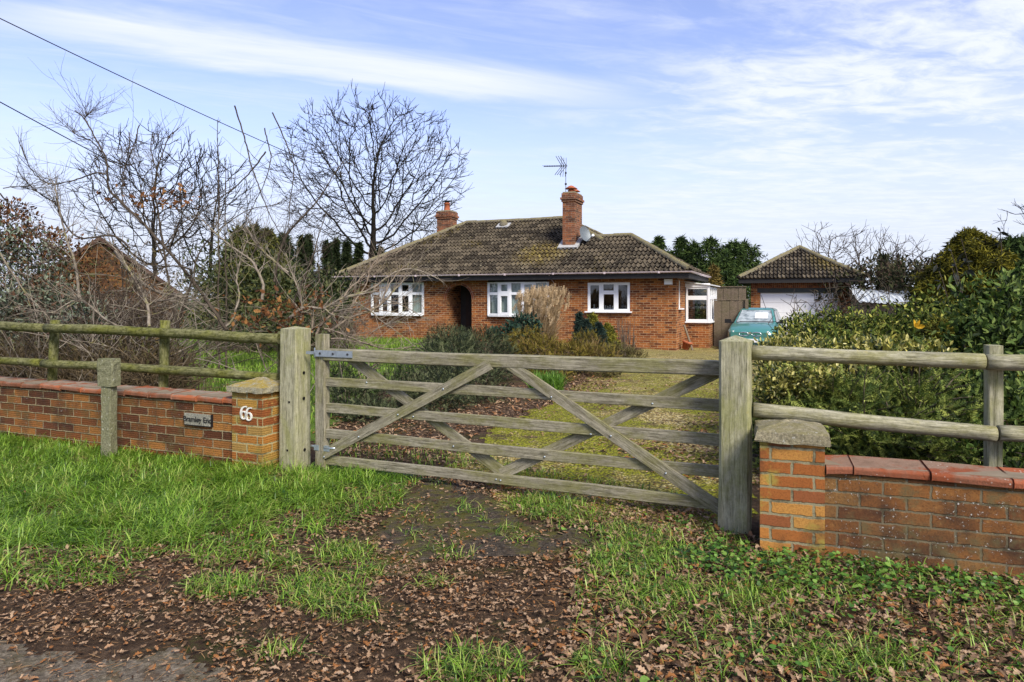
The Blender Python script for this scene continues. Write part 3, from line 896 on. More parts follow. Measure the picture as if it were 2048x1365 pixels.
wall_panel(mb, lambda u, z: HP(u, 4.6, z), 0, 1.0, -.4, 2.2, [])
wall_panel(mb, lambda v, z: HP(1.0, v, z), 4.6, VD, -.4, 2.2, [])
for (a, b, c, d_) in (W3, W2, W1):
    for u in (a, b): mb.poly([HP(u, 0, c), HP(u, .12, c), HP(u, .12, d_), HP(u, 0, d_)], [(0, c), (.12, c), (.12, d_), (0, d_)])
# flank window reveals
for v in (.62, 1.0): mb.poly([HP(0, v, 1.15), HP(.1, v, 1.15), HP(.1, v, 2.05), HP(0, v, 2.05)], [(0, 1.15), (.1, 1.15), (.1, 2.05), (0, 2.05)])
# arch spandrels and the recessed porch
ac, ar = (AR[0] + AR[1]) / 2, (AR[1] - AR[0]) / 2; az0 = AR[3] - ar
for k in range(16):
    t0, t1 = math.pi * k / 16, math.pi * (k+1) / 16
    p0, p1 = (ac - math.cos(t0)*ar, az0 + math.sin(t0)*ar), (ac - math.cos(t1)*ar, az0 + math.sin(t1)*ar)
    q = [p0, p1, (p1[0], AR[3]), (p0[0], AR[3])]
    mb.poly([HP(u, 0, z) for u, z in q], q)
    mb.poly([HP(p0[0], 0, p0[1]), HP(p1[0], 0, p1[1]), HP(p1[0], .24, p1[1]), HP(p0[0], .24, p0[1])], [(0, k*.1), (0, k*.1+.1), (.24, k*.1+.1), (.24, k*.1)])
for u in (AR[0], AR[1]):
    mb.poly([HP(u, 0, -.3), HP(u, 1.15, -.3), HP(u, 1.15, 2.15), HP(u, 0, 2.15)] if u == AR[1] else [HP(u, 0, -.3), HP(u, .24, -.3), HP(u, .24, 2.15), HP(u, 0, 2.15)],
            [(0, -.3), (1.15, -.3), (1.15, 2.15), (0, 2.15)] if u == AR[1] else [(0, -.3), (.24, -.3), (.24, 2.15), (0, 2.15)])
mb.build('wall', M['house_brick'], house)
mb = MB()
for k in range(18):       # ring of bricks round the arch, 4 mm proud
    t0, t1 = math.pi * k / 18, math.pi * (k+1) / 18
    q = [(ac - math.cos(t)*r_, az0 + math.sin(t)*r_) for t, r_ in ((t0, ar), (t1, ar), (t1, ar+.12), (t0, ar+.12))]
    mb.poly([HP(u, -.004, z) for u, z in q], [(0, k*.087), (0, k*.087+.087), (.12, k*.087+.087), (.12, k*.087)])
mb.build('arch_ring', M['soldier'], house)
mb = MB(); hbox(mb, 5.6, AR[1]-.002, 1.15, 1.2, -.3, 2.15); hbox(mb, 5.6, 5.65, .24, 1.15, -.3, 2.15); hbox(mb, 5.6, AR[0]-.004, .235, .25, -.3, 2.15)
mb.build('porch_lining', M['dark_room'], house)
mb = MB(); hbox(mb, 6.75, 7.75, 1.08, 1.14, -.2, 1.98); dr = mb.build('front_door', plain('dark oak door', (.03, .018, .012), .5, .3), house, bevel=.004)
mb = MB()
for (u0, u1, z0, z1) in ((6.85, 7.2, .1, .85), (7.3, 7.65, .1, .85), (6.85, 7.2, 1.0, 1.8), (7.3, 7.65, 1.0, 1.8)): hbox(mb, u0, u1, 1.065, 1.08, z0, z1)
mb.build('door_panel', plain('dark oak panel', (.022, .013, .009), .5, .3), dr)
mb = MB(); hbox(mb, 6.82, 6.86, 1.03, 1.08, .92, 1.02); mb.build('handle', M['galv'], dr)
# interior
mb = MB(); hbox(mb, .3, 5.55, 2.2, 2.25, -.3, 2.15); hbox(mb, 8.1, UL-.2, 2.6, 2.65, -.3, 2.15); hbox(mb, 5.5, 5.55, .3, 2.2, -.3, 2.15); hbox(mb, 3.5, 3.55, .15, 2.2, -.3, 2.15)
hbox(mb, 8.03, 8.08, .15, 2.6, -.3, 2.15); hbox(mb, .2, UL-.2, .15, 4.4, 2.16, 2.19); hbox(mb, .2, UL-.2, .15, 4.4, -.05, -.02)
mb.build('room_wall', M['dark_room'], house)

def bar(mb, a, b, w, d, nrm):
    """flat bar a->b, width w across, depth d along nrm"""
    a, b = Vector(a), Vector(b); ax = (b - a).normalized(); sd = nrm.cross(ax).normalized()
    mb.frame_box((a+b)/2, ax, sd, nrm, (b-a).length/2, w/2, d/2)
def light(fr, gl, a, b, z0, z1, nrm, fw, inset=0):
    """one window light between plan points a and b"""
    ax = (b - a).normalized()
    def P(p, z): return Vector((p.x, p.y, z))
    o = nrm * (.012 if inset else 0)
    bar(fr, P(a, z0+fw/2)+o, P(b, z0+fw/2)+o, fw, .06, nrm); bar(fr, P(a, z1-fw/2)+o, P(b, z1-fw/2)+o, fw, .06, nrm)
    bar(fr, P(a+ax*fw/2, z0+fw)+o, P(a+ax*fw/2, z1-fw)+o, fw, .058, nrm); bar(fr, P(b-ax*fw/2, z0+fw)+o, P(b-ax*fw/2, z1-fw)+o, fw, .058, nrm)
    g0, g1 = a + ax*fw, b - ax*fw
    gl.poly([P(g0, z0+fw), P(g1, z0+fw), P(g1, z1-fw), P(g0, z1-fw)])
def bow_window(u0, u1, z0, z1, curtains, label):
    n = 5; cu = (u0+u1)/2; hw = (u1-u0)/2
    prj = .17
    pl = []
    for i in range(n+1):
        f = -1 + 2*i/n
        pl.append((cu + f*hw, -prj*(1-f*f) - .01))
    fr, gl, ct = MB(), MB(), MB()
    zt = z0 + (z1-z0)*.66
    for i in range(n):
        a, b = HP(*pl[i], 0), HP(*pl[i+1], 0)
        ax = (b-a).normalized(); nrm = Vector((ax.y, -ax.x, 0)); 
        if nrm.dot(HV) > 0: nrm = -nrm
        fw = .045 if i % 2 == 0 else .085
        light(fr, gl, a, b, z0+.03, zt, nrm, fw, i % 2); light(fr, gl, a, b, zt, z1, nrm, fw, i % 2)
    for (pu, pv) in pl:
        fr.frame_box(HP(pu, pv, (z0+z1)/2), HU, HV, Zv, .035, .035, (z1-z0)/2)
    w = fr.build('window', M['white_upvc'], house); tag(w, label)
    gl.build('pane', M['glass'], w)
    sl = MB(); top = MB()
    pts = [HP(u, v-.07, 0) for u, v in pl]
    for i in range(n):
        for (m_, za, zb, ins) in ((sl, z0-.03, z0+.02, 0), ):
            a, b = pts[i], pts[i+1]; c, d_ = HP(pl[i+1][0], .02, 0), HP(pl[i][0], .02, 0)
            lo = [Vector((p.x, p.y, za)) for p in (a, b, c, d_)]; hi = [Vector((p.x, p.y, zb)) for p in (a, b, c, d_)]
            m_.poly(hi); m_.poly(lo); m_.poly([lo[0], lo[1], hi[1], hi[0]])
            if i == 0: m_.poly([lo[0], lo[3], hi[3], hi[0]])
            if i == n-1: m_.poly([lo[1], lo[2], hi[2], hi[1]])
    sl.build('sill', M['white_upvc'], w)
    for i in range(n):
        a, b = pts[i], pts[i+1]; c, d_ = HP(pl[i+1][0], .02, 0), HP(pl[i][0], .02, 0)
        lo = [Vector((p.x, p.y, z1)) for p in (a, b, c, d_)]; hi = [Vector((p.x, p.y, z1+.13)) for p in (a, b, c, d_)]
        top.poly(lo); top.poly(hi); top.poly([lo[0], lo[1], hi[1], hi[0]])
    top.build('canopy', M['fascia'], w)
    for (c0, c1, top_z) in curtains:
        m = 40
        for i in range(m):
            def cp(k):
                uu = c0 + (c1-c0)*k/m
                f = (uu-cu)/hw
                return uu, -prj*(1-f*f)+.09 + .018*math.sin(k*1.25)
            a, b = cp(i), cp(i+1)
            ct.poly([HP(a[0], a[1], z0+.02), HP(b[0], b[1], z0+.02), HP(b[0], b[1], top_z), HP(a[0], a[1], top_z)], smooth=True)
    ct.build('curtain', M['curtain'], w)
bow_window(W2[0], W2[1], W2[2], W2[3], [(W2[0]+.05, W2[0]+.5, W2[3]-.03), (W2[0]+.5, W2[1]-.05, W2[3]-.03)], 'white bow window with net curtains behind the dry grass')
bow_window(W1[0], W1[1], W1[2], W1[3], [(W1[0]+.05, W1[0]+.50, W1[3]-.03)], 'white bow window with one pale curtain behind the bare branches')
def flat_window(a, b, z0, z1, parts, nrm, label):
    fr, gl = MB(), MB()
    fr_o = nrm * 0
    ax = (b-a).normalized(); L = (b-a).length
    for (f0, f1, g0, g1, fw, ins) in parts:
        light(fr, gl, a + ax*L*f0, a + ax*L*f1, z0 + (z1-z0)*g0, z0 + (z1-z0)*g1, nrm, fw, ins)
    w = fr.build('window', M['white_upvc'], house); tag(w, label)
    gl.build('pane', M['glass'], w)
    s = MB(); c = (a+b)/2
    s.frame_box(Vector((c.x, c.y, z0-.012)) + nrm*.06, ax, -nrm, Zv, L/2+.07, .10, .022); s.build('sill', M['white_upvc'], w, bevel=.004)
    return w
nf = -HV
flat_window(HP(W3[1], .04, 0), HP(W3[0], .04, 0), W3[2]+.01, W3[3], [(0, .335, 0, 1, .085, 0), (.335, .665, .0, .66, .06, 0), (.335, .665, .66, 1, .06, 1), (.665, 1, 0, 1, .085, 0)], nf, 'white three light window with ornaments on the sill')
flat_window(HP(.05, .62, 0), HP(.05, 1.0, 0), 1.15, 2.05, [(0, 1, 0, 1, .07, 0)], -HU, 'narrow white flank window')
mb = MB()
hbox(mb, W3[0]-.1, W3[1]+.1, -.003, -.001, W3[2]-.30, W3[2]-.05)
ornu = [2.27, 2.19, 2.11, 2.03, 2.64, 2.52]
for i, u in enumerate(ornu):
    zb = W3[2] + .1; p = HP(u, .12, zb)
    o = MB(); hh = (.11, .09, .12, .10, .15, .05)[i]
    o.tube([p, p+Zv*.02, p+Zv*hh*.45, p+Zv*hh*.6, p+Zv*hh*.85, p+Zv*hh], [.035, .036, .022, .018, .03, .008], 8)
    t = link('window_ornament', o.mesh('window_ornament', M['white_paint'], p), None, p)
    tag(t, 'small white ornament in a row of four on the inner sill of the right window' if i < 4 else ('taller white ornament alone behind the left light of the right window' if i == 4 else 'low white dish behind the left light of the right window'), 'ornament', 'ornaments in a row on the window sill' if i < 4 else None)
mb = MB(); hbox(mb, W3[0]-.05, W3[1]+.05, .08, .3, W3[2]+.07, W3[2]+.1); mb.build('inner_sill', M['white_upvc'], house)

# eaves: soffit, fascia, gutter
OV = .45
mb = MB()
hbox(mb, -OV+.03, UL+OV-.03, -OV+.03, 0.0, 2.11, 2.135); hbox(mb, -OV+.03, 0, 0, 4.6+OV-.03, 2.11, 2.135)
hbox(mb, -OV+.005, UL+OV-.005, -OV+.005, -OV+.03, 2.09, 2.29); hbox(mb, -OV+.005, -OV+.03, -OV+.03, 4.6+OV, 2.09, 2.29); hbox(mb, UL+OV-.03, UL+OV-.005, -OV+.03, VD+OV, 2.09, 2.29)
mb.build('eaves_board', M['fascia'], house)
def gutter(mb, p, q, out):
    for i in range(6):
        t0, t1 = math.pi * i/6, math.pi*(i+1)/6
        def w(b, t): return b + out*(.055 - math.cos(t)*.055) - Zv*(math.sin(t)*.055)
        mb.poly([w(p, t0), w(q, t0), w(q, t1), w(p, t1)], smooth=True)
mb = MB()
gutter(mb, HP(-OV-.1, -OV, 2.30), HP(UL+OV+.1, -OV, 2.30), -HV); gutter(mb, HP(-OV, -OV-.1, 2.30), HP(-OV, 4.6+OV, 2.30), -HU)
for k in range(8):
    u = .4 + k*1.7
    hbox(mb, u, u+.06, -OV-.118, -OV, 2.242, 2.306)
mb.tube([HP(4.0, -OV-.03, 2.25), HP(4.0, -OV+.1, 2.12), HP(3.98, -.05, 2.02), HP(3.98, -.05, -.2)], .012, 6)
mb.build('gutter', M['gutter'], house)

# roof planes with real tile profile
TA = (EZ and 2.28 / 4.25)
def roof_plane(O, du, slope_dir, width, length, clips, mat, name, parent, pitch=TA, gauge=.31, wave=.15, seed=1):
    """O eave start, du unit along the eave, slope_dir horizontal unit up the slope"""
    rr = np.random.default_rng(seed)
    up = (slope_dir + Zv*pitch).normalized(); nrm = du.cross(up).normalized()
    if nrm.z < 0: nrm = -nrm
    nu = int(width / (wave/6)) + 1; us = np.linspace(0, width, nu)
    nc = int(math.ceil(length / gauge))
    ph = us / wave * 2*np.pi
    prof = .034*np.cos(ph) + .012*np.cos(2*ph+.6)
    V = []; Q = []; A = []
    O, du, up, nrm = map(np.array, (O, du, up, nrm))
    n0 = 0
    for c in range(nc):
        tid = np.floor(us/(wave*2) + (c % 2)*.5).astype(int)
        rnd = rr.random(tid.max()+2)[tid]; jz = rr.normal(0, .004, tid.max()+2)[tid]; jv = rr.normal(0, .006, tid.max()+2)[tid]
        rows = [(c*gauge - .02, prof*.3 - .03), (c*gauge - .06 , prof + .058 + jz), (c*gauge+gauge*.5, prof + .030 + jz), ((c+1)*gauge, prof - .002)]
        for (v, h) in rows:
            V.append(O[None] + du[None]*us[:, None] + up[None]*v + nrm[None]*h[:, None])
            A.append(rnd)
        for r_ in range(3):
            i = n0 + r_*nu + np.arange(nu-1)
            Q.append(np.stack([i, i+1, i+1+nu, i+nu], 1))
        n0 += 4*nu
    me = npmesh(name, np.concatenate(V), [np.concatenate(Q)], mat, np.concatenate(A))
    b = bmesh.new(); b.from_mesh(me)
    for (pc, pn) in clips:
        bmesh.ops.bisect_plane(b, geom=b.verts[:]+b.edges[:]+b.faces[:], plane_co=pc, plane_no=pn, clear_outer=True)
    b.to_mesh(me); b.free()
    return me
def hipclip(p_eave, p_ridge, keep_pt):
    a, b = Vector(p_eave), Vector(p_ridge)
    d_ = (b-a); d_.z = 0; n_ = Vector((d_.y, -d_.x, 0)).normalized()
    if (Vector(keep_pt) - a).dot(n_) > 0: n_ = -n_
    return (a, n_)
def join(mes, name, mat):
    b = bmesh.new()
    for m_ in mes: b.from_mesh(m_)
    me = bpy.data.meshes.new(name); b.to_mesh(me); b.free()
    me.materials.clear(); me.materials.append(mat)
    return me
um = 1.01
eL, eR, eW = UL+OV, um-OV, -OV
RZ = EZ + 4.25*TA
RL, RR = HP(9.05, 3.8, RZ), HP(um-OV+4.25, 3.8, RZ)
LE, RE = HP(eL, -OV, EZ), HP(eR, -OV, EZ)
LEb, REb = HP(eL, 8.05, EZ), HP(eR, 8.05, EZ)
WZ = EZ + 2.54*TA
WR, WL_ = HP(1.84, 2.09, WZ), HP(eR+2.54, 2.09, WZ)
WE, WEb = HP(-OV, -OV, EZ), HP(-OV, 4.63, EZ)
planes = []
mid = HP(5, 1, 0)
# front slope: from the left hip to the wing's hip, stops at the ridge / wing ridge
front_main = roof_plane(HP(-OV-.02, -OV, EZ), HU, HV, eL+OV+.04, 4.85, [hipclip(LE, RL, mid), hipclip(HP(eR, -OV, 0), HP(eR+4.25, 3.8, 0), mid), (HP(0, 3.8, 0), HV)], M['tile'], 'roof', house, seed=1)
front_wing = roof_plane(HP(-OV-.02, -OV, EZ), HU, HV, 6.0, 2.95, [hipclip(WE, WR, HP(2.5, .5, 0)), (HP(0, 2.09, 0), HV), hipclip(HP(eR, -OV, 0), HP(eR+4.25, 3.8, 0), HP(0, 0, 0))], M['tile'], 'roof', house, seed=1)
end_main = roof_plane(HP(eR, -OV, EZ), HV, HU, 8.5, 4.85, [hipclip(HP(eR, -OV, 0), HP(eR+4.25, 3.8, 0), HP(1, 3, 0)), hipclip(REb, RR, HP(1, 3, 0)), ], M['tile'], 'roof', house, seed=2)
end_wing = roof_plane(HP(-OV, -OV, EZ), HV, HU, 5.1, 2.7, [hipclip(WE, WR, HP(0, 2, 0)), hipclip(WEb, WR, HP(0, 2, 0))], M['tile'], 'roof', house, pitch=(WZ-EZ)/2.29, seed=3)
back_wing = roof_plane(HP(-OV, 4.63, EZ), HU, -HV, 5.0, 2.95, [hipclip(WEb, WR, HP(2.5, 4, 0)), (HP(0, 2.09, 0), -HV), ], M['tile'], 'roof', house, seed=4)
left_end = roof_plane(HP(eL, -OV, EZ), HV, -HU, 8.5, 4.2, [hipclip(LE, RL, HP(11, 3.8, 0)), hipclip(LEb, RL, HP(11, 3.8, 0))], M['tile'], 'roof', house, pitch=2.28/3.35, seed=5)
back_main = roof_plane(HP(eR, 8.05, EZ), HU, -HV, 12, 4.85, [hipclip(LEb, RL, HP(6, 7, 0)), hipclip(REb, RR, HP(6, 7, 0)), (HP(0, 3.8, 0), -HV)], M['tile'], 'roof', house, seed=6)
me = join([front_main, front_wing, end_main, end_wing, back_wing, left_end, back_main], 'roof', M['tile'])
roof = place('roof', me, house, WO[house])
def ridge_run(mb, a, b, r=.11):
    a, b = Vector(a), Vector(b); d_ = (b-a).normalized(); L = (b-a).length; sd = d_.cross(Zv).normalized(); up = sd.cross(d_)
    n = max(1, int(L/.45))
    for i in range(n):
        p, q = a + d_*(L*i/n + .006), a + d_*(L*(i+1)/n - .006)
        dz = random.uniform(-.012, .012); p += Zv*dz; q += Zv*(dz+random.uniform(-.006, .006))
        for k in range(7):
            t0, t1 = math.pi*k/7 , math.pi*(k+1)/7
            w = lambda b_, t, rr=r: b_ + sd*math.cos(t)*rr + up*(math.sin(t)*rr - .035)
            mb.poly([w(p, t0), w(q, t0), w(q, t1), w(p, t1)], smooth=True)
        mb.poly([p + sd*math.cos(math.pi*k/7)*r + up*(math.sin(math.pi*k/7)*r-.035) for k in range(8)])
        mb.poly([q + sd*math.cos(math.pi*k/7)*r + up*(math.sin(math.pi*k/7)*r-.035) for k in range(8)])
mb = MB()
e = Zv*.05
for (a, b) in ((RL, RR), (LE+e, RL), (HP(eR+2.2, -OV+2.2, EZ+2.2*TA), RR), (WL_, WR), (WE+e, WR), (REb, RR), (LEb, RL)): ridge_run(mb, Vector(a)+e*.6, Vector(b)+e*.6)
mb.build('ridge_tile', M['ridge'], roof)
# roof vent
vp = HP(7.15, 3.25, EZ + 3.7*TA)
mb = MB()
upv = (HV + Zv*TA).normalized(); nv = HU.cross(upv); nv = nv if nv.z > 0 else -nv
mb.frame_box(vp + nv*.075, HU, upv, nv, .26, .20, .03); mb.build('vent_flashing', M['lead'], roof)
mb = MB(); mb.tube([vp + nv*.05 + upv*.02, vp + nv*.16 + upv*.04, vp + nv*.22 + upv*.02, vp+nv*.25], [.17, .16, .11, .02], 12); mb.build('roof_vent', M['ridge'], roof)

# chimneys
def chimney(u, v, wu, wv, z0, z1, pots, label):
    mb = MB()
    hbox(mb, u-wu/2, u+wu/2, v-wv/2, v+wv/2, z0, z1-.30, uv=True)
    hbox(mb, u-wu/2-.035, u+wu/2+.035, v-wv/2-.035, v+wv/2+.035, z1-.30, z1-.222, uv=True)
    hbox(mb, u-wu/2-.07, u+wu/2+.07, v-wv/2-.07, v+wv/2+.07, z1-.222, z1-.147, uv=True)
    hbox(mb, u-wu/2-.03, u+wu/2+.03, v-wv/2-.03, v+wv/2+.03, z1-.147, z1, uv=True)
    c = mb.build('chimney', M['chimney_brick'], house, bevel=.008); tag(c, label)
    mb = MB()
    hbox(mb, u-wu/2+.0, u+wu/2-.0, v-wv/2, v+wv/2, z1, z1+.05); mb.build('flaunching', M['cap_right'], c, bevel=.02)
    for (pu, pv, r, h, hat) in pots:
        p = HP(u+pu, v+pv, z1+.03); m2 = MB()
        m2.tube([p, p+Zv*h*.2, p+Zv*h*.85, p+Zv*h*.88, p+Zv*h], [r*1.1, r, r*.85, r*1.08, r*1.05], 14)
        if hat: m2.tube([p+Zv*(h+.03), p+Zv*(h+.05), p+Zv*(h+.15), p+Zv*(h+.17)], [r*.9, r*1.9, r*.6, r*.1], 14)
        m2.build('chimney_pot', M['terracotta'], c)
    return c
c1 = chimney(3.88, 1.75, .44, .92, 2.9, 5.16, [(-.02, -.22, .12, .10, 1), (-.02, .2, .11, .06, 1)], 'tall brick chimney with two capped clay pots')
mb = MB()
for s in (-1, 1):   # stepped flashing following the roof slope
    pass
for (va, vb, ua, ub) in ((1.75-.46-.16, 1.75-.46, 3.88-.36, 3.88+.36),):
    z = EZ + ((va+vb)/2 + OV)*TA
    mb.frame_box(HP((ua+ub)/2, (va+vb)/2, z+.075), HU, upv, nv, (ub-ua)/2, .10, .035)
for uu in (3.88-.29, 3.88+.29):
    z = EZ + (1.75 + OV)*TA
    mb.frame_box(HP(uu, 1.75, z+.075), HU, upv, nv, .075, .56, .037)
mb.build('flashing', M['lead'], c1)
c2 = chimney(10.05, 4.0, .62, .62, 3.2, 5.10, [(0, 0, .13, .36, 0)], 'shorter brick chimney with one tall red pot and black cowl')
mb = MB(); p = HP(10.05, 4.0, 5.10+.40)
mb.tube([p, p+Zv*.05], .10, 10); mb.tube([p+Zv*.05, p+Zv*.065, p+Zv*.10], [.19, .19, .05], 12); mb.build('cowl', M['dark_metal'], c2)
# alarm lamp by the corner
mb = MB(); p = HP(.22, -.06, 1.99); mb.frame_box(p, HU, HV, Zv, .12, .06, .085); al = link('wall_lamp', mb.mesh('wall_lamp', M['white_upvc'], p), None, p); tag(al, 'white box lamp under the eaves at the bungalow corner', 'lamp')
bvl = al.modifiers.new('bevel', 'BEVEL'); bvl.width = .02; bvl.segments = 2
# aerial
ap = HP(4.0, 1.35, 5.14)
ae = root('tv_aerial', ap, 'black television aerial on a thin mast above the tall chimney', 'aerial')
mb = MB(); mb.tube([ap, ap + Zv*1.05], .011, 6); mb.frame_box(ap+Zv*.35, HU, HV, Zv, .03, .03, .03); mb.frame_box(ap+Zv*.74, HU, HV, Zv, .025, .025, .035); mb.build('mast', M['dark_metal'], ae)
bd = (HU*.98 + HV*.2).normalized(); bs = bd.cross(Zv).normalized()
b0 = ap + Zv*.98 - bd*.06; b1 = b0 + bd*.94 + Zv*.09
mb = MB(); mb.tube([b0, b1], .016, 6); mb.build('boom', M['dark_metal'], ae)
mb = MB()
for k in range(11):
    f = .25 + .75*k/10; p = b0.lerp(b1, f); mb.tube([p - bs*.13 , p + bs*.13], .006, 5); mb.frame_box(p, bd, bs, Zv, .012, .012, .022)
for k in range(3):
    p = b0.lerp(b1, .04 + .10*k); mb.tube([p, p + Zv*.33 + bd*.12 - bs*.2], .011, 5); mb.tube([p, p - Zv*.33 + bd*.16 - bs*.2], .011, 5)
    mb.tube([p, p + Zv*.33 + bd*.12 + bs*.2], .008, 5); mb.tube([p, p - Zv*.33 + bd*.16 + bs*.2], .008, 5)
mb.build('element', M['dark_metal'], ae)
# dish
dp = HP(3.38, 1.5, 3.72)
ds = root('satellite_dish', dp, 'grey satellite dish fixed beside the tall chimney', 'satellite dish')
fw_ = (-HU*.80 - HV*.50 + Zv*.28).normalized(); sx = fw_.cross(Zv).normalized(); sy = sx.cross(fw_)
mb = MB(); rings = []
for k in range(7):
    r_ = .265*k/6; dep = .06*(k/6)**2
    rings.append([dp + sx*math.cos(a)*r_*.92 + sy*math.sin(a)*r_*1.08 + fw_*dep for a in [2*math.pi*j/20 for j in range(20)]])
for k in range(6):
    for j in range(20): mb.poly([rings[k][j], rings[k][(j+1) % 20], rings[k+1][(j+1) % 20], rings[k+1][j]], smooth=True)
mb.build('reflector', M['grey_metal'], ds)
mb = MB(); mb.tube([dp - sy*.3 + fw_*.05, dp - sy*.22 + fw_*.36], .012, 6); mb.tube([dp - fw_*.02, dp - fw_*.12, HP(3.66, 1.55, 3.6)], .02, 6); mb.build('arm', M['grey_metal'], ds)
mb = MB(); mb.tube([dp - sy*.22 + fw_*.34, dp - sy*.19 + fw_*.44], .045, 8); mb.build('receiver', M['white_upvc'], ds)

# glazed side porch
pv0, pu0 = 2.0, 0.0
pc = root('glazed_porch', HP(-.4, 2.6, 0), 'small white glazed lean to porch on a low brick base beside the bungalow', 'porch')
PU = -.80
mb = MB()
wall_panel(mb, lambda u, z: HP(u, 2.0, z), PU, -.002, -.4, .66, []); wall_panel(mb, lambda v, z: HP(PU, v, z), 2.0, 4.5, -.4, .66, [])
mb.build('base_wall', M['house_brick'], pc)
fr, gl = MB(), MB()
a, b = HP(-.03, 2.04, 0), HP(PU+.02, 2.04, 0)
light(fr, gl, a, b, .70, 1.50, -HV, .075); light(fr, gl, a, b, 1.50, 1.86, -HV, .065)
hbox(fr, PU-.02, -.01, 1.98, 2.06, 1.86, 1.98)
hbox(fr, PU-.02, PU+.06, 1.99, 2.07, .70, 1.86)
for k in range(4):
    a, b = HP(PU+.02, 2.08+.6*k, 0), HP(PU+.02, 2.08+.6*(k+1), 0)
    light(fr, gl, a, b, .70, 1.50, -HU, .06); light(fr, gl, a, b, 1.50, 1.86, -HU, .06)
pf = fr.build('frame', M['white_upvc'], pc); gl.build('pane', M['glass'], pf)
s = MB(); hbox(s, PU-.07, -.01, 1.93, 2.0, .655, .70); hbox(s, PU-.07, PU, 2.0, 4.5, .655, .70); s.build('sill', M['white_upvc'], pf)
s = MB(); s.poly([HP(PU-.12, 1.93, 1.90), HP(-.0, 1.93, 2.02), HP(-.0, 4.6, 2.02), HP(PU-.12, 4.6, 1.90)]); s.poly([HP(PU-.12, 1.93, 1.93), HP(-.0, 1.93, 2.05), HP(-.0, 4.6, 2.05), HP(PU-.12, 4.6, 1.93)])
s.poly([HP(PU-.12, 1.93, 1.90), HP(-.0, 1.93, 2.02), HP(-.0, 1.93, 2.05), HP(PU-.12, 1.93, 1.93)]); s.poly([HP(PU-.12, 1.93, 1.90), HP(PU-.12, 4.6, 1.90), HP(PU-.12, 4.6, 1.93), HP(PU-.12, 1.93, 1.93)])
s.build('porch_roof', M['white_upvc'], pc)
# clay pot, stake at the corner
pp = HP(-.18, .75, 0); pp.z = gz(pp.x, pp.y)
mb = MB()
ax_ = (Vector((.25, -.1, .95))).normalized()
mb.tube([pp+Zv*.02, pp + ax_*.22, pp + ax_*.225, pp + ax_*.28], [.10, .14, .16, .165], 14); o = link('plant_pot', mb.mesh('plant_pot', M['terracotta'], pp), None, pp); tag(o, 'tilted terracotta pot on the drive by the bungalow corner', 'plant pot')
p2 = HP(-.42, .7, 0); p2.z = gz(p2.x, p2.y)
st = member('wooden_stake', p2, HP(-.12, .95, .62), .07, .03, M['board_wood'], None); tag(st, 'short grey wooden stake leaning on the bungalow flank wall', 'stake')

# close boarded fence between porch and garage
fb = root('board_fence', HP(-1.4, 3.0, 0), 'grey close boarded timber fence between the bungalow porch and the garage', 'fence')
mb = MB()
u = PU - .05
k = 0
while u > -1.9:
    w = .145; zt = 1.41 + random.uniform(-.012, .012)
    hbox(mb, u-w, u, 3.0 + (k % 2)*.012, 3.02 + (k % 2)*.012, -.35, zt); u -= w - .012; k += 1
mb.build('board', M['board_wood'], fb)
mb = MB(); hbox(mb, -1.96, PU-.05, 2.975, 3.045, 1.43, 1.46); mb.build('cap_rail', M['board_wood'], fb)
for uu in (-1.93,):
    mb = MB(); hbox(mb, uu-.05, uu+.05, 2.93, 3.0, -.35, 1.45); mb.build('post', M['board_wood'], fb)
fb2 = root('board_fence', HP(-1.2, 6.5, 0), 'taller mossy panel fence far behind the boarded fence', 'fence')
mb = MB()
for k in range(8): hbox(mb, -.6-.14*(k+1)+.005, -.6-.14*k, 6.5+(k % 2)*.012, 6.52+(k % 2)*.012, -.3, 1.92)
mb.build('board', M['board_wood'], fb2); mb = MB(); hbox(mb, -1.74, -.58, 6.47, 6.55, 1.925, 1.96); mb.build('cap_rail', M['board_wood'], fb2)

# ------------------------------------------------------------------ garage
GU = Vector((math.cos(R(22)), -math.sin(R(22)), 0)); GV = Vector((math.sin(R(22)), math.cos(R(22)), 0))
G0 = Vector((9.78, 27.95, 0))     # front left corner
def QP(u, v, z): return G0 + GU*u + GV*v + Zv*z
def qbox(mb, u0, u1, v0, v1, z0, z1, uv=False):
    mb.frame_box(QP((u0+u1)/2, (v0+v1)/2, (z0+z1)/2), GU, GV, Zv, (u1-u0)/2, (v1-v0)/2, (z1-z0)/2, uv=uv)
GW = 3.7; GD = 6.5; GE = 2.30
ga = root('brick_garage', QP(GW/2, 0, 0), 'detached red brick garage with a hipped tiled roof and white door', 'garage')
mb = MB()
wall_panel(mb, lambda u, z: QP(u, 0, z), 0, GW, -.4, 2.22, [(.36, 3.22, -.4, 1.72), (.25, 3.35, 1.72, 1.90)])
wall_panel(mb, lambda v, z: QP(0, v, z), 0, GD, -.4, 2.22, []); wall_panel(mb, lambda v, z: QP(GW, v, z), 0, GD, -.4, 2.22, []); wall_panel(mb, lambda u, z: QP(u, GD, z), 0, GW, -.4, 2.22, [])
for u in (.36, 3.22): mb.poly([QP(u, 0, -.4), QP(u, .12, -.4), QP(u, .12, 1.72), QP(u, 0, 1.72)], [(0, -.4), (.12, -.4), (.12, 1.72), (0, 1.72)])
mb.build('wall', M['house_brick'], ga)
mb = MB(); q = [(0, 1.92), (GW, 1.92), (GW, 2.14), (0, 2.14)]; mb.poly([QP(u, -.005, z) for u, z in q], q); mb.build('soldier_course', M['soldier'], ga)
mb = MB(); qbox(mb, .25, 3.35, -.01, .14, 1.72, 1.90); mb.build('lintel', plain('dark lintel', (.06, .065, .06), .8, .2), ga)
mb = MB()
for k in range(5): qbox(mb, .37, 3.21, .09, .13, -.3 + k*.404, -.3 + (k+1)*.404 - .006)
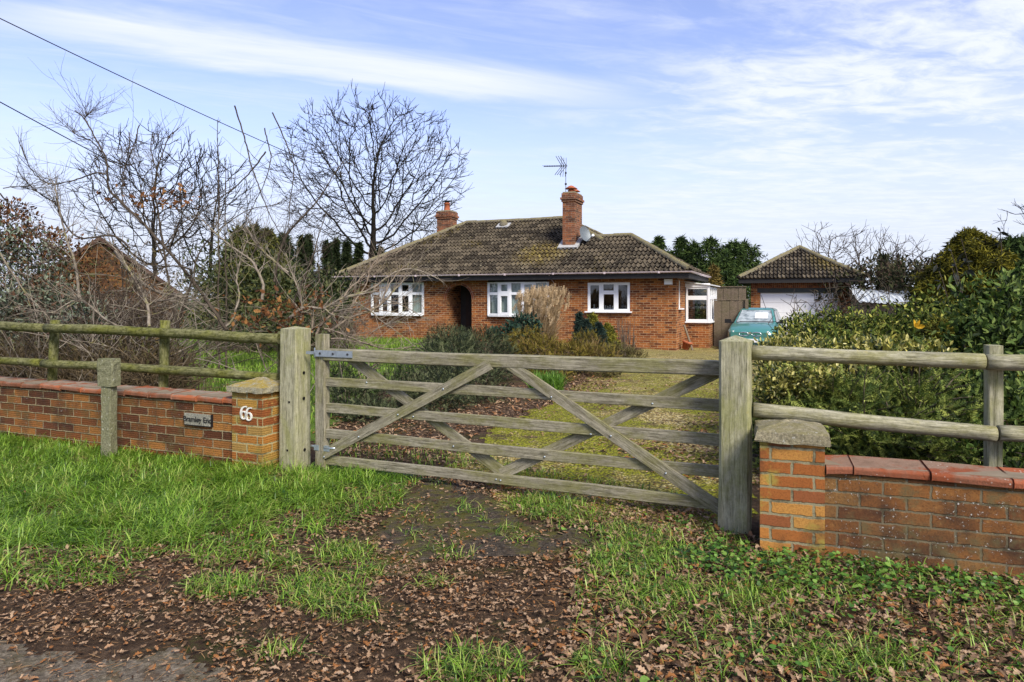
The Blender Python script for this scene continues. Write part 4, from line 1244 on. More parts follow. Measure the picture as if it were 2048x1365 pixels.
gdoor = mb.build('door', M['white_door'], ga)
mb = MB(); qbox(mb, 1.7, 1.9, .06, .09, .45, .5); mb.build('handle', M['dark_metal'], gdoor)
mb = MB(); go = .45
qbox(mb, -go, GW+go, -go, -go+.03, 2.10, 2.30); qbox(mb, -go, -go+.03, -go+.03, GD+go, 2.10, 2.30); qbox(mb, GW+go-.03, GW+go, -go+.03, GD+go, 2.10, 2.30)
qbox(mb, -go+.03, GW+go-.03, -go+.03, 0, 2.13, 2.15); qbox(mb, -go+.03, 0, 0, GD+go, 2.13, 2.15)
mb.build('eaves_board', M['fascia'], ga)
hw = GW/2 + go; gp_ = 1.32/hw
apx, apb = QP(GW/2, -go+hw, GE+1.32), QP(GW/2, GD+go-hw, GE+1.32)
e1, e2 = QP(-go, -go, GE), QP(GW+go, -go, GE); e3, e4 = QP(-go, GD+go, GE), QP(GW+go, GD+go, GE)
Ls = math.hypot(hw, 1.32) + .02
r1 = roof_plane(e1, GU, GV, 2*hw, Ls, [hipclip(e1, apx, QP(GW/2, 0, 0)), hipclip(e2, apx, QP(GW/2, 0, 0))], M['tile'], 'roof', ga, pitch=gp_, seed=11)
r2 = roof_plane(e1, GV, GU, GD+2*go, Ls, [hipclip(e1, apx, QP(0, 3, 0)), hipclip(e3, apb, QP(0, 3, 0)), (QP(GW/2, 0, 0), GU)], M['tile'], 'roof', ga, pitch=gp_, seed=12)
r3 = roof_plane(e2, GV, -GU, GD+2*go, Ls, [hipclip(e2, apx, QP(GW, 3, 0)), hipclip(e4, apb, QP(GW, 3, 0)), (QP(GW/2, 0, 0), -GU)], M['tile'], 'roof', ga, pitch=gp_, seed=13)
r4 = roof_plane(e3, GU, -GV, 2*hw, Ls, [hipclip(e3, apb, QP(GW/2, GD, 0)), hipclip(e4, apb, QP(GW/2, GD, 0))], M['tile'], 'roof', ga, pitch=gp_, seed=14)
gr = place('roof', join([r1, r2, r3, r4], 'roof', M['tile']), ga, WO[ga])
mb = MB()
for (a, b) in ((e1, apx), (e2, apx), (apx, apb), (e3, apb), (e4, apb)): ridge_run(mb, a + Zv*.05, b + Zv*.05)
mb.build('ridge_tile', M['ridge'], gr)
# greenhouse-like shed with a grey corrugated roof right of the garage
sh = root('corrugated_shed', (13.6, 24.6, 0), 'low shed with a pale grey corrugated roof behind the hedge', 'shed')
S0 = at(1725, 640, 23.0); S0.z = 0
mb = MB(); sd_ = Vector((.93, -.37, 0)); sv_ = Vector((.37, .93, 0))
mb.frame_box(S0 + sd_*1.6 + sv_*1.5 + Zv*.6, sd_, sv_, Zv, 1.6, 1.4, .75); mb.build('wall', M['board_wood'], sh)
mb = MB(); n = 60
for i in range(n):
    def cp(k, w): return S0 + sd_*(-.15 + 3.5*k/n) + sv_*(-.15 + 3.2*w) + Zv*(1.36 + .50*w + .02*math.cos(k*math.pi/1.5) - .22*k/n)
    mb.poly([cp(i, 0), cp(i+1, 0), cp(i+1, 1), cp(i, 1)], smooth=True)
mb.build('roof', plain('grey corrugated sheet', (.44, .47, .47), .7, .3, 0, .35, 6), sh)

# ------------------------------------------------------------------ neighbour's brick outbuilding, far left
nb = root('brick_outbuilding', (-14.4, 24, 0), 'orange brick gable of an outbuilding behind the bare shrubs at the left', 'outbuilding')
N0 = at(200, 600, 24.0); N0.z = 0; nd = Vector((.857, .515, 0)); nv_ = Vector((-.515, .857, 0))
def NP(u, v, z): return N0 + nd*u + nv_*v + Zv*z
mb = MB(); q = [(-2.3, -.2), (2.3, -.2), (2.3, 1.75), (0, 3.5), (-2.3, 1.75)]
mb.poly([NP(u, 0, z) for u, z in q], q); mb.poly([NP(2.3, 0, -.2), NP(2.3, 6, -.2), NP(2.3, 6, 1.75), NP(2.3, 0, 1.75)], [(0, -.2), (6, -.2), (6, 1.75), (0, 1.75)])
mb.build('gable_wall', brick_mat('outbuilding brick', [(.08, .032, .012), (.13, .055, .017), (.18, .085, .024), (.05, .022, .010)], (.11, .08, .045), joint=.005, dirt=.85), nb)
mb = MB()
for s_ in (-1, 1):
    a, b = NP(0, -.12, 3.66), NP(s_*2.75, -.12, 1.57)
    c, d_ = NP(s_*2.75, 6, 1.57), NP(0, 6, 3.66)
    mb.poly([a, b, c, d_]); e = Zv*.16
    mb.poly([a-e, b-e, c-e, d_-e]); mb.poly([a, b, b-e, a-e]); mb.poly([b, c, c-e, b-e])
mb.build('roof', plain('dark brown roof', (.075, .045, .032), .9, .2, 0, .4, 3), nb)
# ------------------------------------------------------------------ the car
cb = Vector((.45, .893, 0)); cr = Vector((.893, -.45, 0)); CF = at(1500, 600, 21.6); CF.z = gz(CF.x + .6, CF.y + 1.6)
CS = .96
def CP(x, y, z): return CF + (cb*x + cr*y)*CS + Zv*(z*CS)
car = root('parked_car', CP(1.8, 0, 0), 'small rounded dark green hatchback parked facing out in front of the garage', 'car')
def car_paint():
    t = NT('green car paint'); t.color((.045, .19, .165)); t.rough(.3); t.spec(.6)
    t.b.inputs['Coat Weight'].default_value = .8; t.b.inputs['Coat Roughness'].default_value = .08
    return t.m
M['car_paint'] = car_paint()
M['car_glass'] = glass_mat('car glass', (.55, .62, .60), .16)
M['lamp_glass'] = plain('headlamp glass', (.62, .60, .55), .12, .7)
M['chrome'] = plain('chrome trim', (.75, .76, .76), .15, .6, .9, .05)
M['rubber'] = plain('black rubber', (.016, .016, .017), .8, .2)
ST = [(0, .58, .26, .46, .50, .58, .60), (.06, .68, .21, .48, .60, .645, .665), (.25, .755, .18, .52, .675, .735, .765), (.6, .785, .17, .56, .71, .82, .862), (.98, .79, .17, .58, .72, .885, .935), (1.3, .79, .17, .6, .725, .91, .93),
      (2.4, .79, .17, .6, .725, .925, .94), (3.1, .78, .18, .6, .71, .92, .935), (3.5, .74, .22, .6, .66, .88, .89), (3.62, .62, .3, .55, .55, .78, .78)]
bmc = bmesh.new(); prev = None
for (x, hw, zb, zm, hs, zs, zc) in ST:
    half = [(0, zb), (hw*.85, zb), (hw*.98, zb+.10), (hw, zm), (hw*.985, (zm+zs)/2), (hs, zs), (hs*.55, zc-.008), (0, zc)]
    pts = [CP(x, y, z) for y, z in half] + [CP(x, -y, z) for y, z in reversed(half[1:-1])]
    ring = [bmc.verts.new(p) for p in pts]
    if prev:
        for i in range(len(ring)): bmc.faces.new((prev[i], prev[(i+1) % len(ring)], ring[(i+1) % len(ring)], ring[i]))
    else: bmc.faces.new(ring)
    prev = ring
bmc.faces.new(list(reversed(prev)))
cabb = [(1.0, -.70), (1.0, .70), (3.48, .70), (3.48, -.70)]; cabt = [(1.66, -.535), (1.66, .535), (3.05, .54), (3.05, -.54)]
vb = [bmc.verts.new(CP(x, y, .86)) for x, y in cabb]; vt = [bmc.verts.new(CP(x, y, 1.365)) for x, y in cabt]; vr = [bmc.verts.new(CP(x + (.14 if x < 2 else -.14), y*.72, 1.41)) for x, y in cabt]
for A_, B_ in ((vb, vt), (vt, vr)):
    for i in range(4): bmc.faces.new((A_[i], A_[(i+1) % 4], B_[(i+1) % 4], B_[i]))
bmc.faces.new(vr)
me = bpy.data.meshes.new('body'); bmc.to_mesh(me); bmc.free(); me.materials.append(M['car_paint'])
me.polygons.foreach_set('use_smooth', [True]*len(me.polygons))
body = place('body', me, car, WO[car])
bv = body.modifiers.new('bevel', 'BEVEL'); bv.width = .05; bv.segments = 4; bv.limit_method = 'ANGLE'; bv.angle_limit = R(22)
def panel(pts, off, nrm, name, mat, par):
    mb = MB(); mb.poly([p + nrm*off for p in pts]); mb.poly([p + nrm*(off-.004) for p in reversed(pts)]); return mb.build(name, mat, par)
def quadpt(q, u, v): return (q[0]*(1-u)+q[1]*u)*(1-v) + (q[3]*(1-u)+q[2]*u)*v
M['car_dark'] = plain('dark car interior', (.10, .105, .105), .9, .1)
def glazing(q, u0, u1, v0, v1, name, nrm):
    pts = [quadpt(q, u, v) for u, v in ((u0, v0), (u1, v0), (u1, v1), (u0, v1))]
    o = panel(pts, .006, nrm, name + '_seal' if False else name, M['car_dark'], car)
    panel([quadpt(pts, u, v) for u, v in ((.02, .03), (.98, .03), (.98, .97), (.02, .97))], .010, nrm, 'pane', M['wind_glass'], o)
def wind_mat():
    t = NT('car windscreen'); t.color(t.ramp(t.noise(t.coord('Object', (3, 3, 5)), 1.6, 3, .5), [(.35, (.10, .125, .12)), (.6, (.38, .43, .42))])); t.rough(.04); t.spec(1.0)  # pale patches in the base colour stand for sky reflected in the glass
    t.b.inputs['Coat Weight'].default_value = 1.0; t.b.inputs['Coat Roughness'].default_value = .02
    return t.m
M['wind_glass'] = wind_mat()
fq = [CP(1.0, -.70, .86), CP(1.0, .70, .86), CP(1.66, .535, 1.365), CP(1.66, -.535, 1.365)]
nn = (fq[1]-fq[0]).cross(fq[3]-fq[0]).normalized(); nn = nn if nn.dot(cb) < 0 else -nn
glazing(fq, .05, .95, .10, .95, 'windscreen', nn)
for s in (-1, 1):
    q = [CP(1.0, s*.70, .86), CP(3.48, s*.70, .86), CP(3.05, s*.54, 1.365), CP(1.66, s*.535, 1.365)]
    ns_ = (q[1]-q[0]).cross(q[3]-q[0]).normalized(); ns_ = ns_ if ns_.dot(cr)*s > 0 else -ns_
    glazing(q, .10, .48, .12, .90, 'side_window', ns_); glazing(q, .51, .80, .12, .90, 'side_window', ns_)
    # headlamp
    mb = MB(); c = CP(.10, s*.555, .585)
    rings = []
    for k in range(5):
        a = math.pi/2*k/4; rr = math.cos(a); dd = math.sin(a)*.07
        rings.append([c + cr*math.cos(t)*.125*CS*rr*1.0 + Zv*math.sin(t)*.085*CS*rr - cb*dd*CS - cr*s*0 + cb*(.10*abs(math.cos(t)) if math.cos(t)*s > 0 else 0)*rr for t in [2*math.pi*j/18 for j in range(18)]])
    for k in range(4):
        for j in range(18): mb.poly([rings[k][j], rings[k][(j+1) % 18], rings[k+1][(j+1) % 18], rings[k+1][j]], smooth=True)
    mb.build('headlight', M['lamp_glass'], car)
    # oval grille
    mb = MB(); c = CP(-.012, s*.20, .565)
    loop = [c + cr*math.cos(t)*.155*CS + Zv*math.sin(t)*.062*CS + cb*(.02*abs(math.cos(t))) for t in [2*math.pi*j/20 for j in range(21)]]
    mb.tube(loop, .013, 6, caps=False); g_ = mb.build('grille', M['chrome'], car)
    mb = MB(); mb.poly([p + cb*.006 for p in loop[:-1]]); mb.build('grille_mesh', M['rubber'], g_)
    # mirror, wheels
    mb = MB(); c = CP(1.22, s*.90, .95); mb.frame_box(c, cr, cb, Zv, .10, .05, .065); m_ = mb.build('mirror', M['rubber'], car); b_ = m_.modifiers.new('bevel', 'BEVEL'); b_.width = .035; b_.segments = 3
    mb = MB(); mb.tube([CP(1.22, s*.70, .90), CP(1.22, s*.86, .93)], .022, 6); mb.build('mirror_arm', M['rubber'], m_)
    for x in (.66, 2.98):
        c = CP(x, s*.72, .28); mb = MB(); mb.tube([c - cr*s*.10, c - cr*s*.09, c + cr*s*.06, c + cr*s*.075], [.25, .275, .275, .25], 22)
        w = mb.build('wheel', M['rubber'], car); mb = MB(); mb.tube([c + cr*s*.07, c + cr*s*.083], [.18, .16], 18); mb.build('rim', M['grey_metal'], w)
mb = MB(); pts = [CP(.02, -.60, .36), CP(-.05, -.35, .36), CP(-.07, 0, .36), CP(-.05, .35, .36), CP(.02, .60, .36), CP(.14, .72, .36)]
mb.tube([CP(.14, -.72, .36)] + pts, .075, 10); mb.build('bumper', M['car_paint'], car)
mb = MB(); mb.frame_box(CP(-.16, 0, .36), cr, cb, Zv, .26, .006, .055); mb.build('number_plate', M['white_upvc'], car)
mb = MB(); mb.disc(CP(-.035, 0, .605), -cb, .036, 14, .012); bd_ = mb.build('badge', M['chrome'], car)
mb = MB(); mb.frame_box(CP(.86, -.08, .955), (cr + cb*.1).normalized(), (cb-cr*.1).normalized(), Zv, .36, .012, .01); mb.frame_box(CP(.93, .42, .955), (cr + cb*.05).normalized(), cb, Zv, .28, .012, .01); mb.build('wiper', M['rubber'], car)
mb = MB(); mb.tube([CP(1.7, .30, 1.40), CP(2.15, .1, 1.85)], .008, 5); mb.build('car_aerial', M['rubber'], car)
mb = MB(); cc = CP(1.36, .20, 1.14); mb.frame_box(cc + nn*.016, cr, nn.cross(cr), nn, .20, .15, .002); o = link('paper_sheet', mb.mesh('paper_sheet', M['white_door'], cc), None, cc); tag(o, 'white sheet of paper behind the windscreen of the green car', 'paper')

# ------------------------------------------------------------------ overhead cables
def cable(name, a, b, sag, r, label):
    a, b = Vector(a), Vector(b); pts = []
    for k in range(41):
        f = k/40; p = a.lerp(b, f); p.z -= sag*4*f*(1-f); pts.append(p)
    mb = MB(); mb.tube(pts, r, 6); o = link(name, mb.mesh(name, M['wire'], a), None, a); tag(o, label, 'cable', )
cable('overhead_cable', at(-260, -90, 11.0), HP(10.05, 4.0, 4.95), .25, .010, 'upper black cable sagging across the sky to the shorter chimney')
cable('overhead_cable', at(-120, 139, 10.0), HP(12.3, -.4, 2.3), .10, .009, 'lower black cable running down to the left eaves of the bungalow')
cable('overhead_cable', HP(10.05, 4.1, 4.95), HP(6.5, 14.0, 4.0), .3, .016, 'short black cable running off behind the ridge from the shorter chimney')

# ------------------------------------------------------------------ vegetation tools
def norm(a): return a / np.maximum(np.linalg.norm(a, axis=-1, keepdims=True), 1e-9)
def frames(tang, up):
    """rotation columns: x along tang, z near up"""
    x = norm(tang); y = norm(np.cross(up, x)); z = np.cross(x, y)
    return np.stack([x, y, z], -1)
def instance(tV, tF, pos, rot, scl):
    tV = np.asarray(tV, float); N = len(pos); n = len(tV)
    s = np.asarray(scl, float)
    L = tV[None] * (s[:, None, None] if s.ndim == 1 else s[:, None, :])
    V = np.einsum('nij,nkj->nki', rot, L) + pos[:, None, :]
    P = {}
    base = (np.arange(N) * n)[:, None]
    for f in tF: P.setdefault(len(f), []).append(base + np.array(f)[None])
    return V.reshape(-1, 3), [np.concatenate(v) for v in P.values()], n
LEAF_V = [(0,0,0), (.30,.20,.05), (.68,.17,.03), (1,0,-.06), (.68,-.17,.03), (.30,-.20,.05)]
LEAF_F = [(0,3,2,1), (0,5,4,3)]
NEEDLE_V = [(0,0,0), (.35,.10,.02), (1,.0,-.05), (.4,-.10,.02)]
NEEDLE_F = [(0,3,2,1)]
def spray_tpl(n=7, w=.30, seed=0):
    """a flat conifer spray: central line with side leaflets"""
    r_ = random.Random(seed); V = []; F = []
    for k in range(n):
        x = .05 + .85*k/(n-1); L = w*(1-.55*k/(n-1))
        for s in (-1, 1):
            b = len(V); a = r_.uniform(.5, .9)
            V += [(x, 0, 0), (x+L*a*.55, s*L*.40, r_.uniform(-.04, .05)), (x+L*a*1.1, s*L*.75, r_.uniform(-.05, .04)), (x+.13, s*L*.12, 0)]
            F.append((b, b+1, b+2, b+3))
    b = len(V); V += [(0,.012,0), (1.02,.0,0), (0,-.012,0)]; F.append((b, b+1, b+2))
    return V, F
def clump_tpl(k=9, seed=0, leaf=.5, tpl=None):
    r_ = np.random.default_rng(seed); tv, tf = tpl or (LEAF_V, LEAF_F)
    d = norm(r_.normal(size=(k, 3))); 
    V, P, n = instance(tv, tf, d*.22*r_.random((k, 1)), frames(d, norm(r_.normal(size=(k, 3)))), leaf*(.7+.6*r_.random(k)))
    return V, [tuple(int(i) for i in q) for p in P for q in p]
def segs_mesh(name, P0, P1, R0, R1, n, mat, attr=None):
    P0, P1, R0, R1 = map(np.asarray, (P0, P1, R0, R1))
    d = norm(P1-P0); ref = np.where(np.abs(d[:, 2:3]) < .9, np.array([[0, 0, 1.]]), np.array([[1., 0, 0]]))
    x = norm(np.cross(d, ref)); y = np.cross(d, x)
    t = np.arange(n)*2*np.pi/n; c, s = np.cos(t), np.sin(t)
    ring = x[:, None]*c[None, :, None] + y[:, None]*s[None, :, None]
    ov = d*np.minimum(R0, R1)[:, None]*.35
    V = np.concatenate([(P0-ov)[:, None] + ring*R0[:, None, None], (P1+ov)[:, None] + ring*R1[:, None, None]], 1).reshape(-1, 3)
    N = len(P0); base = (np.arange(N)*2*n)[:, None]
    i = np.arange(n)[None]; j = (np.arange(n)+1)[None] % n
    q = np.stack([base+i, base+j, base+n+j, base+n+i], -1).reshape(-1, 4)
    return npmesh(name, V, [q], mat, None if attr is None else np.repeat(attr, 2*n), smooth=True)
class Segs:
    def __init__(s): s.a = []; s.b = []; s.ra = []; s.rb = []
    def add(s, p, q, r0, r1): s.a.append(tuple(p)); s.b.append(tuple(q)); s.ra.append(r0); s.rb.append(r1)
    def path(s, pts, r0, r1):
        n = len(pts)-1
        for i in range(n): s.add(pts[i], pts[i+1], r0+(r1-r0)*i/n, r0+(r1-r0)*(i+1)/n)
    def build(s, name, mat, par, n=5): return place(name, segs_mesh(name, s.a, s.b, s.ra, s.rb, n, mat), par, WO[par])

def blob_points(blobs, n, shell=.55, rs=None, lump=.25):
    """points near the surface of a union of ellipsoids (cx,cy,cz,rx,ry,rz); returns positions and outward normals"""
    rs = rs or rng
    B = np.array(blobs, float)
    area = (B[:, 3]*B[:, 4] + B[:, 3]*B[:, 5] + B[:, 4]*B[:, 5]); pk = rs.choice(len(B), n, p=area/area.sum())
    d = norm(rs.normal(size=(n, 3))); b = B[pk]
    ph = d*3.1 + pk[:, None]*1.7
    lumpf = 1 + lump*(np.sin(ph[:, 0]*2.3+1)*np.sin(ph[:, 1]*2.9+2)*np.sin(ph[:, 2]*2.1) + .5*np.sin(ph[:, 0]*6.1)*np.sin(ph[:, 1]*5.3+1)*np.sin(ph[:, 2]*5.7+2))
    r_ = (1 - shell*rs.random(n)**1.6)*lumpf
    p = b[:, :3] + d*b[:, 3:6]*r_[:, None]
    inside = np.zeros(n, bool)
    for k in range(len(B)):
        e = np.linalg.norm((p - B[k, :3])/B[k, 3:6], axis=1)
        inside |= (e < .55) & (pk != k)
    keep = ~inside & (p[:, 2] > gzv(p[:, 0], p[:, 1]) + .01)
    nr = norm(d/b[:, 3:6])
    return p[keep], nr[keep]
def foliage(name, p, nr, size, mat, par, tpl=(LEAF_V, LEAF_F), out=.6, up=.4, rnd=.8, droop=0.0, rs=None, var=.4, aspect=1.0):
    rs = rs or rng
    n = len(p)
    tang = norm(nr*out + rs.normal(size=(n, 3))*rnd + np.array([0, 0, up-droop]))
    upv_ = norm(nr*.6 + np.array([0, 0, .9]) + rs.normal(size=(n, 3))*.6)
    s = size*(1-var + 2*var*rs.random(n))
    sc3 = np.stack([s, s*aspect, s], 1)
    V, P, k = instance(tpl[0], tpl[1], p, frames(tang, upv_), sc3)
    return place(name, npmesh(name, V, P, mat, np.repeat(rs.random(n), k)), par, WO[par])
def shrub(name, label, cat, blobs, n, size, mat, group=None, stems=14, stem_mat=None, stem_r=.012, **kw):
    B = np.array(blobs); c = Vector((float(B[:, 0].mean()), float(B[:, 1].mean()), 0)); c.z = gz(c.x, c.y)
    rt = root(name, c, label, cat, group)
    fk = {k: kw.pop(k) for k in ('shell', 'lump') if k in kw}
    p, nr = blob_points(blobs, n, **fk)
    foliage('foliage', p, nr, size, mat, rt, **kw)
    if stems and len(p):
        S = Segs()
        for k in range(stems):
            q = Vector(p[rng.integers(len(p))]); b = Vector((q.x*.5+c.x*.5, q.y*.6+c.y*.4, c.z-.05)); m1 = b.lerp(q, .5) + Vector((random.uniform(-.1, .1), random.uniform(-.1, .1), .1))
            S.path([b, m1, q], stem_r*1.6, stem_r*.5)
        S.build('stems', stem_mat or M['bark'], rt)
    return rt
def spline(pts, n=6):
    pts = [Vector(p) for p in pts]; P = [pts[0]*2-pts[1]] + pts + [pts[-1]*2-pts[-2]]; out = []
    for i in range(1, len(P)-2):
        for k in range(n):
            t = k/n; a, b, c, d_ = P[i-1], P[i], P[i+1], P[i+2]
            out.append(.5*((2*b) + (c-a)*t + (2*a-5*b+4*c-d_)*t*t + (3*b-a-3*c+d_)*t*t*t))
    out.append(pts[-1]); return out
def colonize(attr, nodes, parents, D, di, dk, iters, jitter=.15, up=.05, rs=None):
    rs = rs or rng
    A = np.array(attr, float); N = [np.array(x, float) for x in nodes]; par = list(parents)
    alive = np.ones(len(A), bool); nd = np.full(len(A), 1e9); ni = np.zeros(len(A), int)
    def upd(i0):
        X = np.array(N[i0:]); d = np.linalg.norm(A[:, None]-X[None], axis=2); j = d.argmin(1); m = d[np.arange(len(A)), j]
        b = m < nd; nd[b] = m[b]; ni[b] = i0 + j[b]
    upd(0); cc = {}
    for it in range(iters):
        alive &= nd > dk
        act = alive & (nd < di)
        if not act.any(): break
        i0 = len(N); dirs = {}
        for a in np.nonzero(act)[0]:
            dirs.setdefault(ni[a], []).append(A[a]-N[ni[a]])
        for k, v in dirs.items():
            cc[k] = cc.get(k, 0) + 1
            if cc[k] > 3:
                alive[(ni == k) & (nd < di)] = False; continue
            d = norm(np.array(v)).sum(0); d = d/max(np.linalg.norm(d), 1e-6) + rs.normal(size=3)*jitter + np.array([0, 0, up]); d /= np.linalg.norm(d)
            q = N[k] + d*D
            N.append(q); par.append(k)
        if len(N) == i0: continue
        upd(i0)
        alive &= ~((nd < di) & (nd == 1e9))
        if len(N) > 9000: break
    return np.array(N), np.array(par)
def tree_segs(N, par, tip, expo, rmax=None):
    n = len(N); r = np.zeros(n); kids = np.zeros(n, int)
    for i in range(n-1, 0, -1):
        if kids[i] == 0: r[i] = tip**expo
        r[par[i]] += r[i]; kids[par[i]] += 1
    r = r**(1/expo)
    if rmax: r = np.minimum(r, rmax)
    return r, kids
M['bark'] = bark_mat('grey brown bark', (.036, .028, .020), (.095, .075, .054))
M['dark_bark'] = bark_mat('dark tree bark', (.010, .008, .006), (.026, .021, .015), (.030, .031, .013), 3)
M['pale_bark'] = bark_mat('pale lichen bark', (.13, .105, .08), (.30, .26, .20), (.19, .18, .055), 14)
M['twig'] = bark_mat('brown twig', (.085, .06, .042), (.19, .15, .11))
M['red_twig'] = bark_mat('reddish twig', (.10, .05, .035), (.20, .12, .085))

def bare_tree(name, label, base, h_trunk, lean, centre, radii, nattr, D, tip, seed, twigs=2, twig_len=.8, mat=None, expo=2.3, di=None, forks=1, rmax=.35, rt=None, top_bias=.0, tw_r=None):
    rs = np.random.default_rng(seed); rnd_ = random.Random(seed)
    base = Vector(base)
    rt = root(name, base, label, 'tree')
    pts = rs.normal(size=(nattr*2, 3)); pts = norm(pts)*(rs.random((len(pts), 1))**(1/2.2))
    pts = pts*np.array(radii) + np.array(centre); pts = pts[pts[:, 2] > base.z + h_trunk*.75][:nattr]
    nodes = []; parents = []
    k = int(h_trunk/D)+1
    for i in range(k+1):
        f = i/k; nodes.append((base.x + lean[0]*f + .05*math.sin(i), base.y + lean[1]*f, base.z + h_trunk*f)); parents.append(max(0, i-1))
    N, par = colonize(pts, nodes, parents, D, di or D*9, D*1.7, 140, .10, .09, rs)
    r, kids = tree_segs(N, par, tip, expo, rmax)
    big = Segs(); small = Segs()
    for i in range(1, len(N)):
        (big if i <= k else small).add(N[par[i]], N[i], (min(r[par[i]], r[i]*1.25) if i > k else r[par[i]]*(1.25 if par[i] == 0 else 1)), r[i])
    cen = np.array(centre)
    for i in range(k+1, len(N)):
        if r[i] < tip*2.6:
            d0 = Vector(N[i]-N[par[i]]).normalized(); outd = Vector(N[i]-cen).normalized()
            for q in range(twigs if kids[i] == 0 else rnd_.choice((0, 1, 1))):
                d = (d0 + outd*.5 + Vector((rnd_.gauss(0, .55), rnd_.gauss(0, .55), rnd_.gauss(.2, .4)))).normalized(); p = Vector(N[i]); L = twig_len*rnd_.uniform(.5, 1.2)
                p1 = p + d*L*.5; d2 = (d + Vector((rnd_.gauss(0, .25), rnd_.gauss(0, .25), rnd_.gauss(.15, .2)))).normalized(); p2 = p1 + d2*L*.5
                tr = tw_r or tip*.75
                small.add(p, p1, tr, tr*.8); small.add(p1, p2, tr*.8, tr*.5)
                d3 = (d + Vector((rnd_.gauss(0, .7), rnd_.gauss(0, .7), rnd_.gauss(.1, .4)))).normalized(); small.add(p1, p1 + d3*L*.4, tr*.7, tr*.45)
    mat = mat or M['dark_bark']
    big.build('trunk', mat, rt, 10); small.build('branches', mat, rt, 4)
    return rt

# ------------------------------------------------------------------ trees behind the house
tb = at(748, 600, 45); tb.z = 0
bare_tree('bare_tree', 'large leafless tree with a round dark crown standing behind the bungalow roof', tb, 5.2, (-.1, 0, 0), tuple(at(742, 352, 45)), (6.4, 5.6, 5.2), 2200, .38, .014, 4, twigs=3, twig_len=1.0, rmax=.36, tw_r=.018, expo=2.05)
t2 = at(300, 600, 32); t2.z = 0
bare_tree('bare_tree', 'thin leafless tree with rising limbs behind the outbuilding at the left', t2, 2.2, (.2, 0, 0), tuple(at(300, 400, 32)), (3.4, 2.8, 3.3), 1000, .30, .013, 9, twigs=2, twig_len=.9, rmax=.20, tw_r=.016)
t3 = at(410, 600, 34); t3.z = 0
bare_tree('bare_tree', 'slim leafless tree between the outbuilding and the large tree', t3, 2.0, (.1, 0, 0), tuple(at(425, 430, 34)), (2.2, 2.0, 3.3), 520, .28, .013, 12, twigs=2, twig_len=.9, rmax=.15, tw_r=.016)
t4 = at(820, 600, 60); t4.z = 0
bare_tree('bare_tree', 'distant leafless tree low beside the shorter chimney', t4, 4, (0, 0, 0), tuple(at(825, 478, 60)), (3.2, 3, 3.0), 330, .45, .018, 14, twigs=2, twig_len=1.0, rmax=.2, tw_r=.02)
t5 = at(2065, 600, 16); t5.z = 0
bare_tree('bare_tree', 'leafless tree reaching in at the upper right edge', t5, 1.8, (0, 0, 0), tuple(at(2075, 480, 16)), (1.0, 1.0, 1.0), 240, .16, .007, 15, twigs=2, twig_len=.35, rmax=.08, tw_r=.006)
for i, (px, py, rx, Y, sd, lb) in enumerate(((1650, 520, 1.7, 36, 21, 'twiggy bare tree showing above the garage roof ridge'), (1725, 530, 1.8, 33, 22, 'twiggy bare tree just right of the garage roof'), (1790, 545, 1.3, 32, 23, 'small twiggy bare tree behind the corrugated shed'))):
    b = at(px, 600, Y); b.z = 0
    bare_tree('bare_tree', lb, b, 1.3, (0, 0, 0), tuple(at(px, py, Y)), (rx*1.2, 1.5, 1.9), 260, .26, .012, sd, twigs=2, twig_len=.7, rmax=.12, mat=M['bark'], tw_r=.012)

# conifers
M['conifer'] = leaf_mat('dark conifer', [(.010, .018, .007), (.018, .030, .011), (.032, .048, .017), (.048, .062, .022)], .8, .1, .1)
M['conifer_mid'] = leaf_mat('green conifer', [(.010, .020, .006), (.026, .048, .012), (.055, .09, .022), (.08, .12, .03)], .75, .1, .1)
M['olive_conifer'] = leaf_mat('olive conifer', [(.020, .026, .006), (.05, .06, .013), (.095, .10, .022), (.14, .135, .035)], .75, .1, .1)
SPRAY = spray_tpl(6, .42, 3)
CL = clump_tpl(10, 4, .6)
CLN = clump_tpl(12, 5, .62, (NEEDLE_V, NEEDLE_F))
def conifer(name, label, base, h, Rb, n, size, mat, seed, group=None, tops=1, pw=.8, gap=.35, tpl=None, droop=.25):
    rs = np.random.default_rng(seed)
    rt = root(name, base, label, 'tree', group)
    t = rs.random(n)**.8; az = rs.random(n)*6.283
    prof = np.where(t < .12, .75 + t*2.0, (1-t)**pw + .02)
    lob = 1 + gap*np.sin(az*3 + t*9 + seed)*np.sin(t*23 + az*2 + seed*2) + gap*.6*np.sin(az*7 - t*31)
    rr = Rb*prof*lob*(1 - .45*rs.random(n)**2)
    p = np.stack([base[0]+np.cos(az)*rr, base[1]+np.sin(az)*rr, base[2] + .15 + t*h], 1)
    nr = norm(np.stack([np.cos(az), np.sin(az), .35+0*az], 1))
    foliage('crown', p, nr, size, mat, rt, tpl=tpl or CLN, out=.8, up=.25, droop=droop, rnd=.5, rs=rs)
    mb = MB(); b = Vector(base); mb.tube([b, b+Zv*h*.5, b+Zv*h*.93], [Rb*.10, Rb*.06, .015], 7); mb.build('trunk', M['dark_bark'], rt)
    return rt
rr_ = random.Random(31)
row = [(478, 470, 27, 3.1, .75), (508, 462, 30, 3.0, .6), (535, 470, 31, 2.6, .6), (566, 476, 33, 2.4, .6), (604, 482, 35, 2.3, .9), (616, 478, 37, 2.0, .9), (655, 492, 38, 2.3, .8), (672, 488, 40, 2.0, .9), (694, 490, 39, 2.2, .85), (718, 492, 41, 2.2, .85), (760, 500, 43, 2.2, .8)]
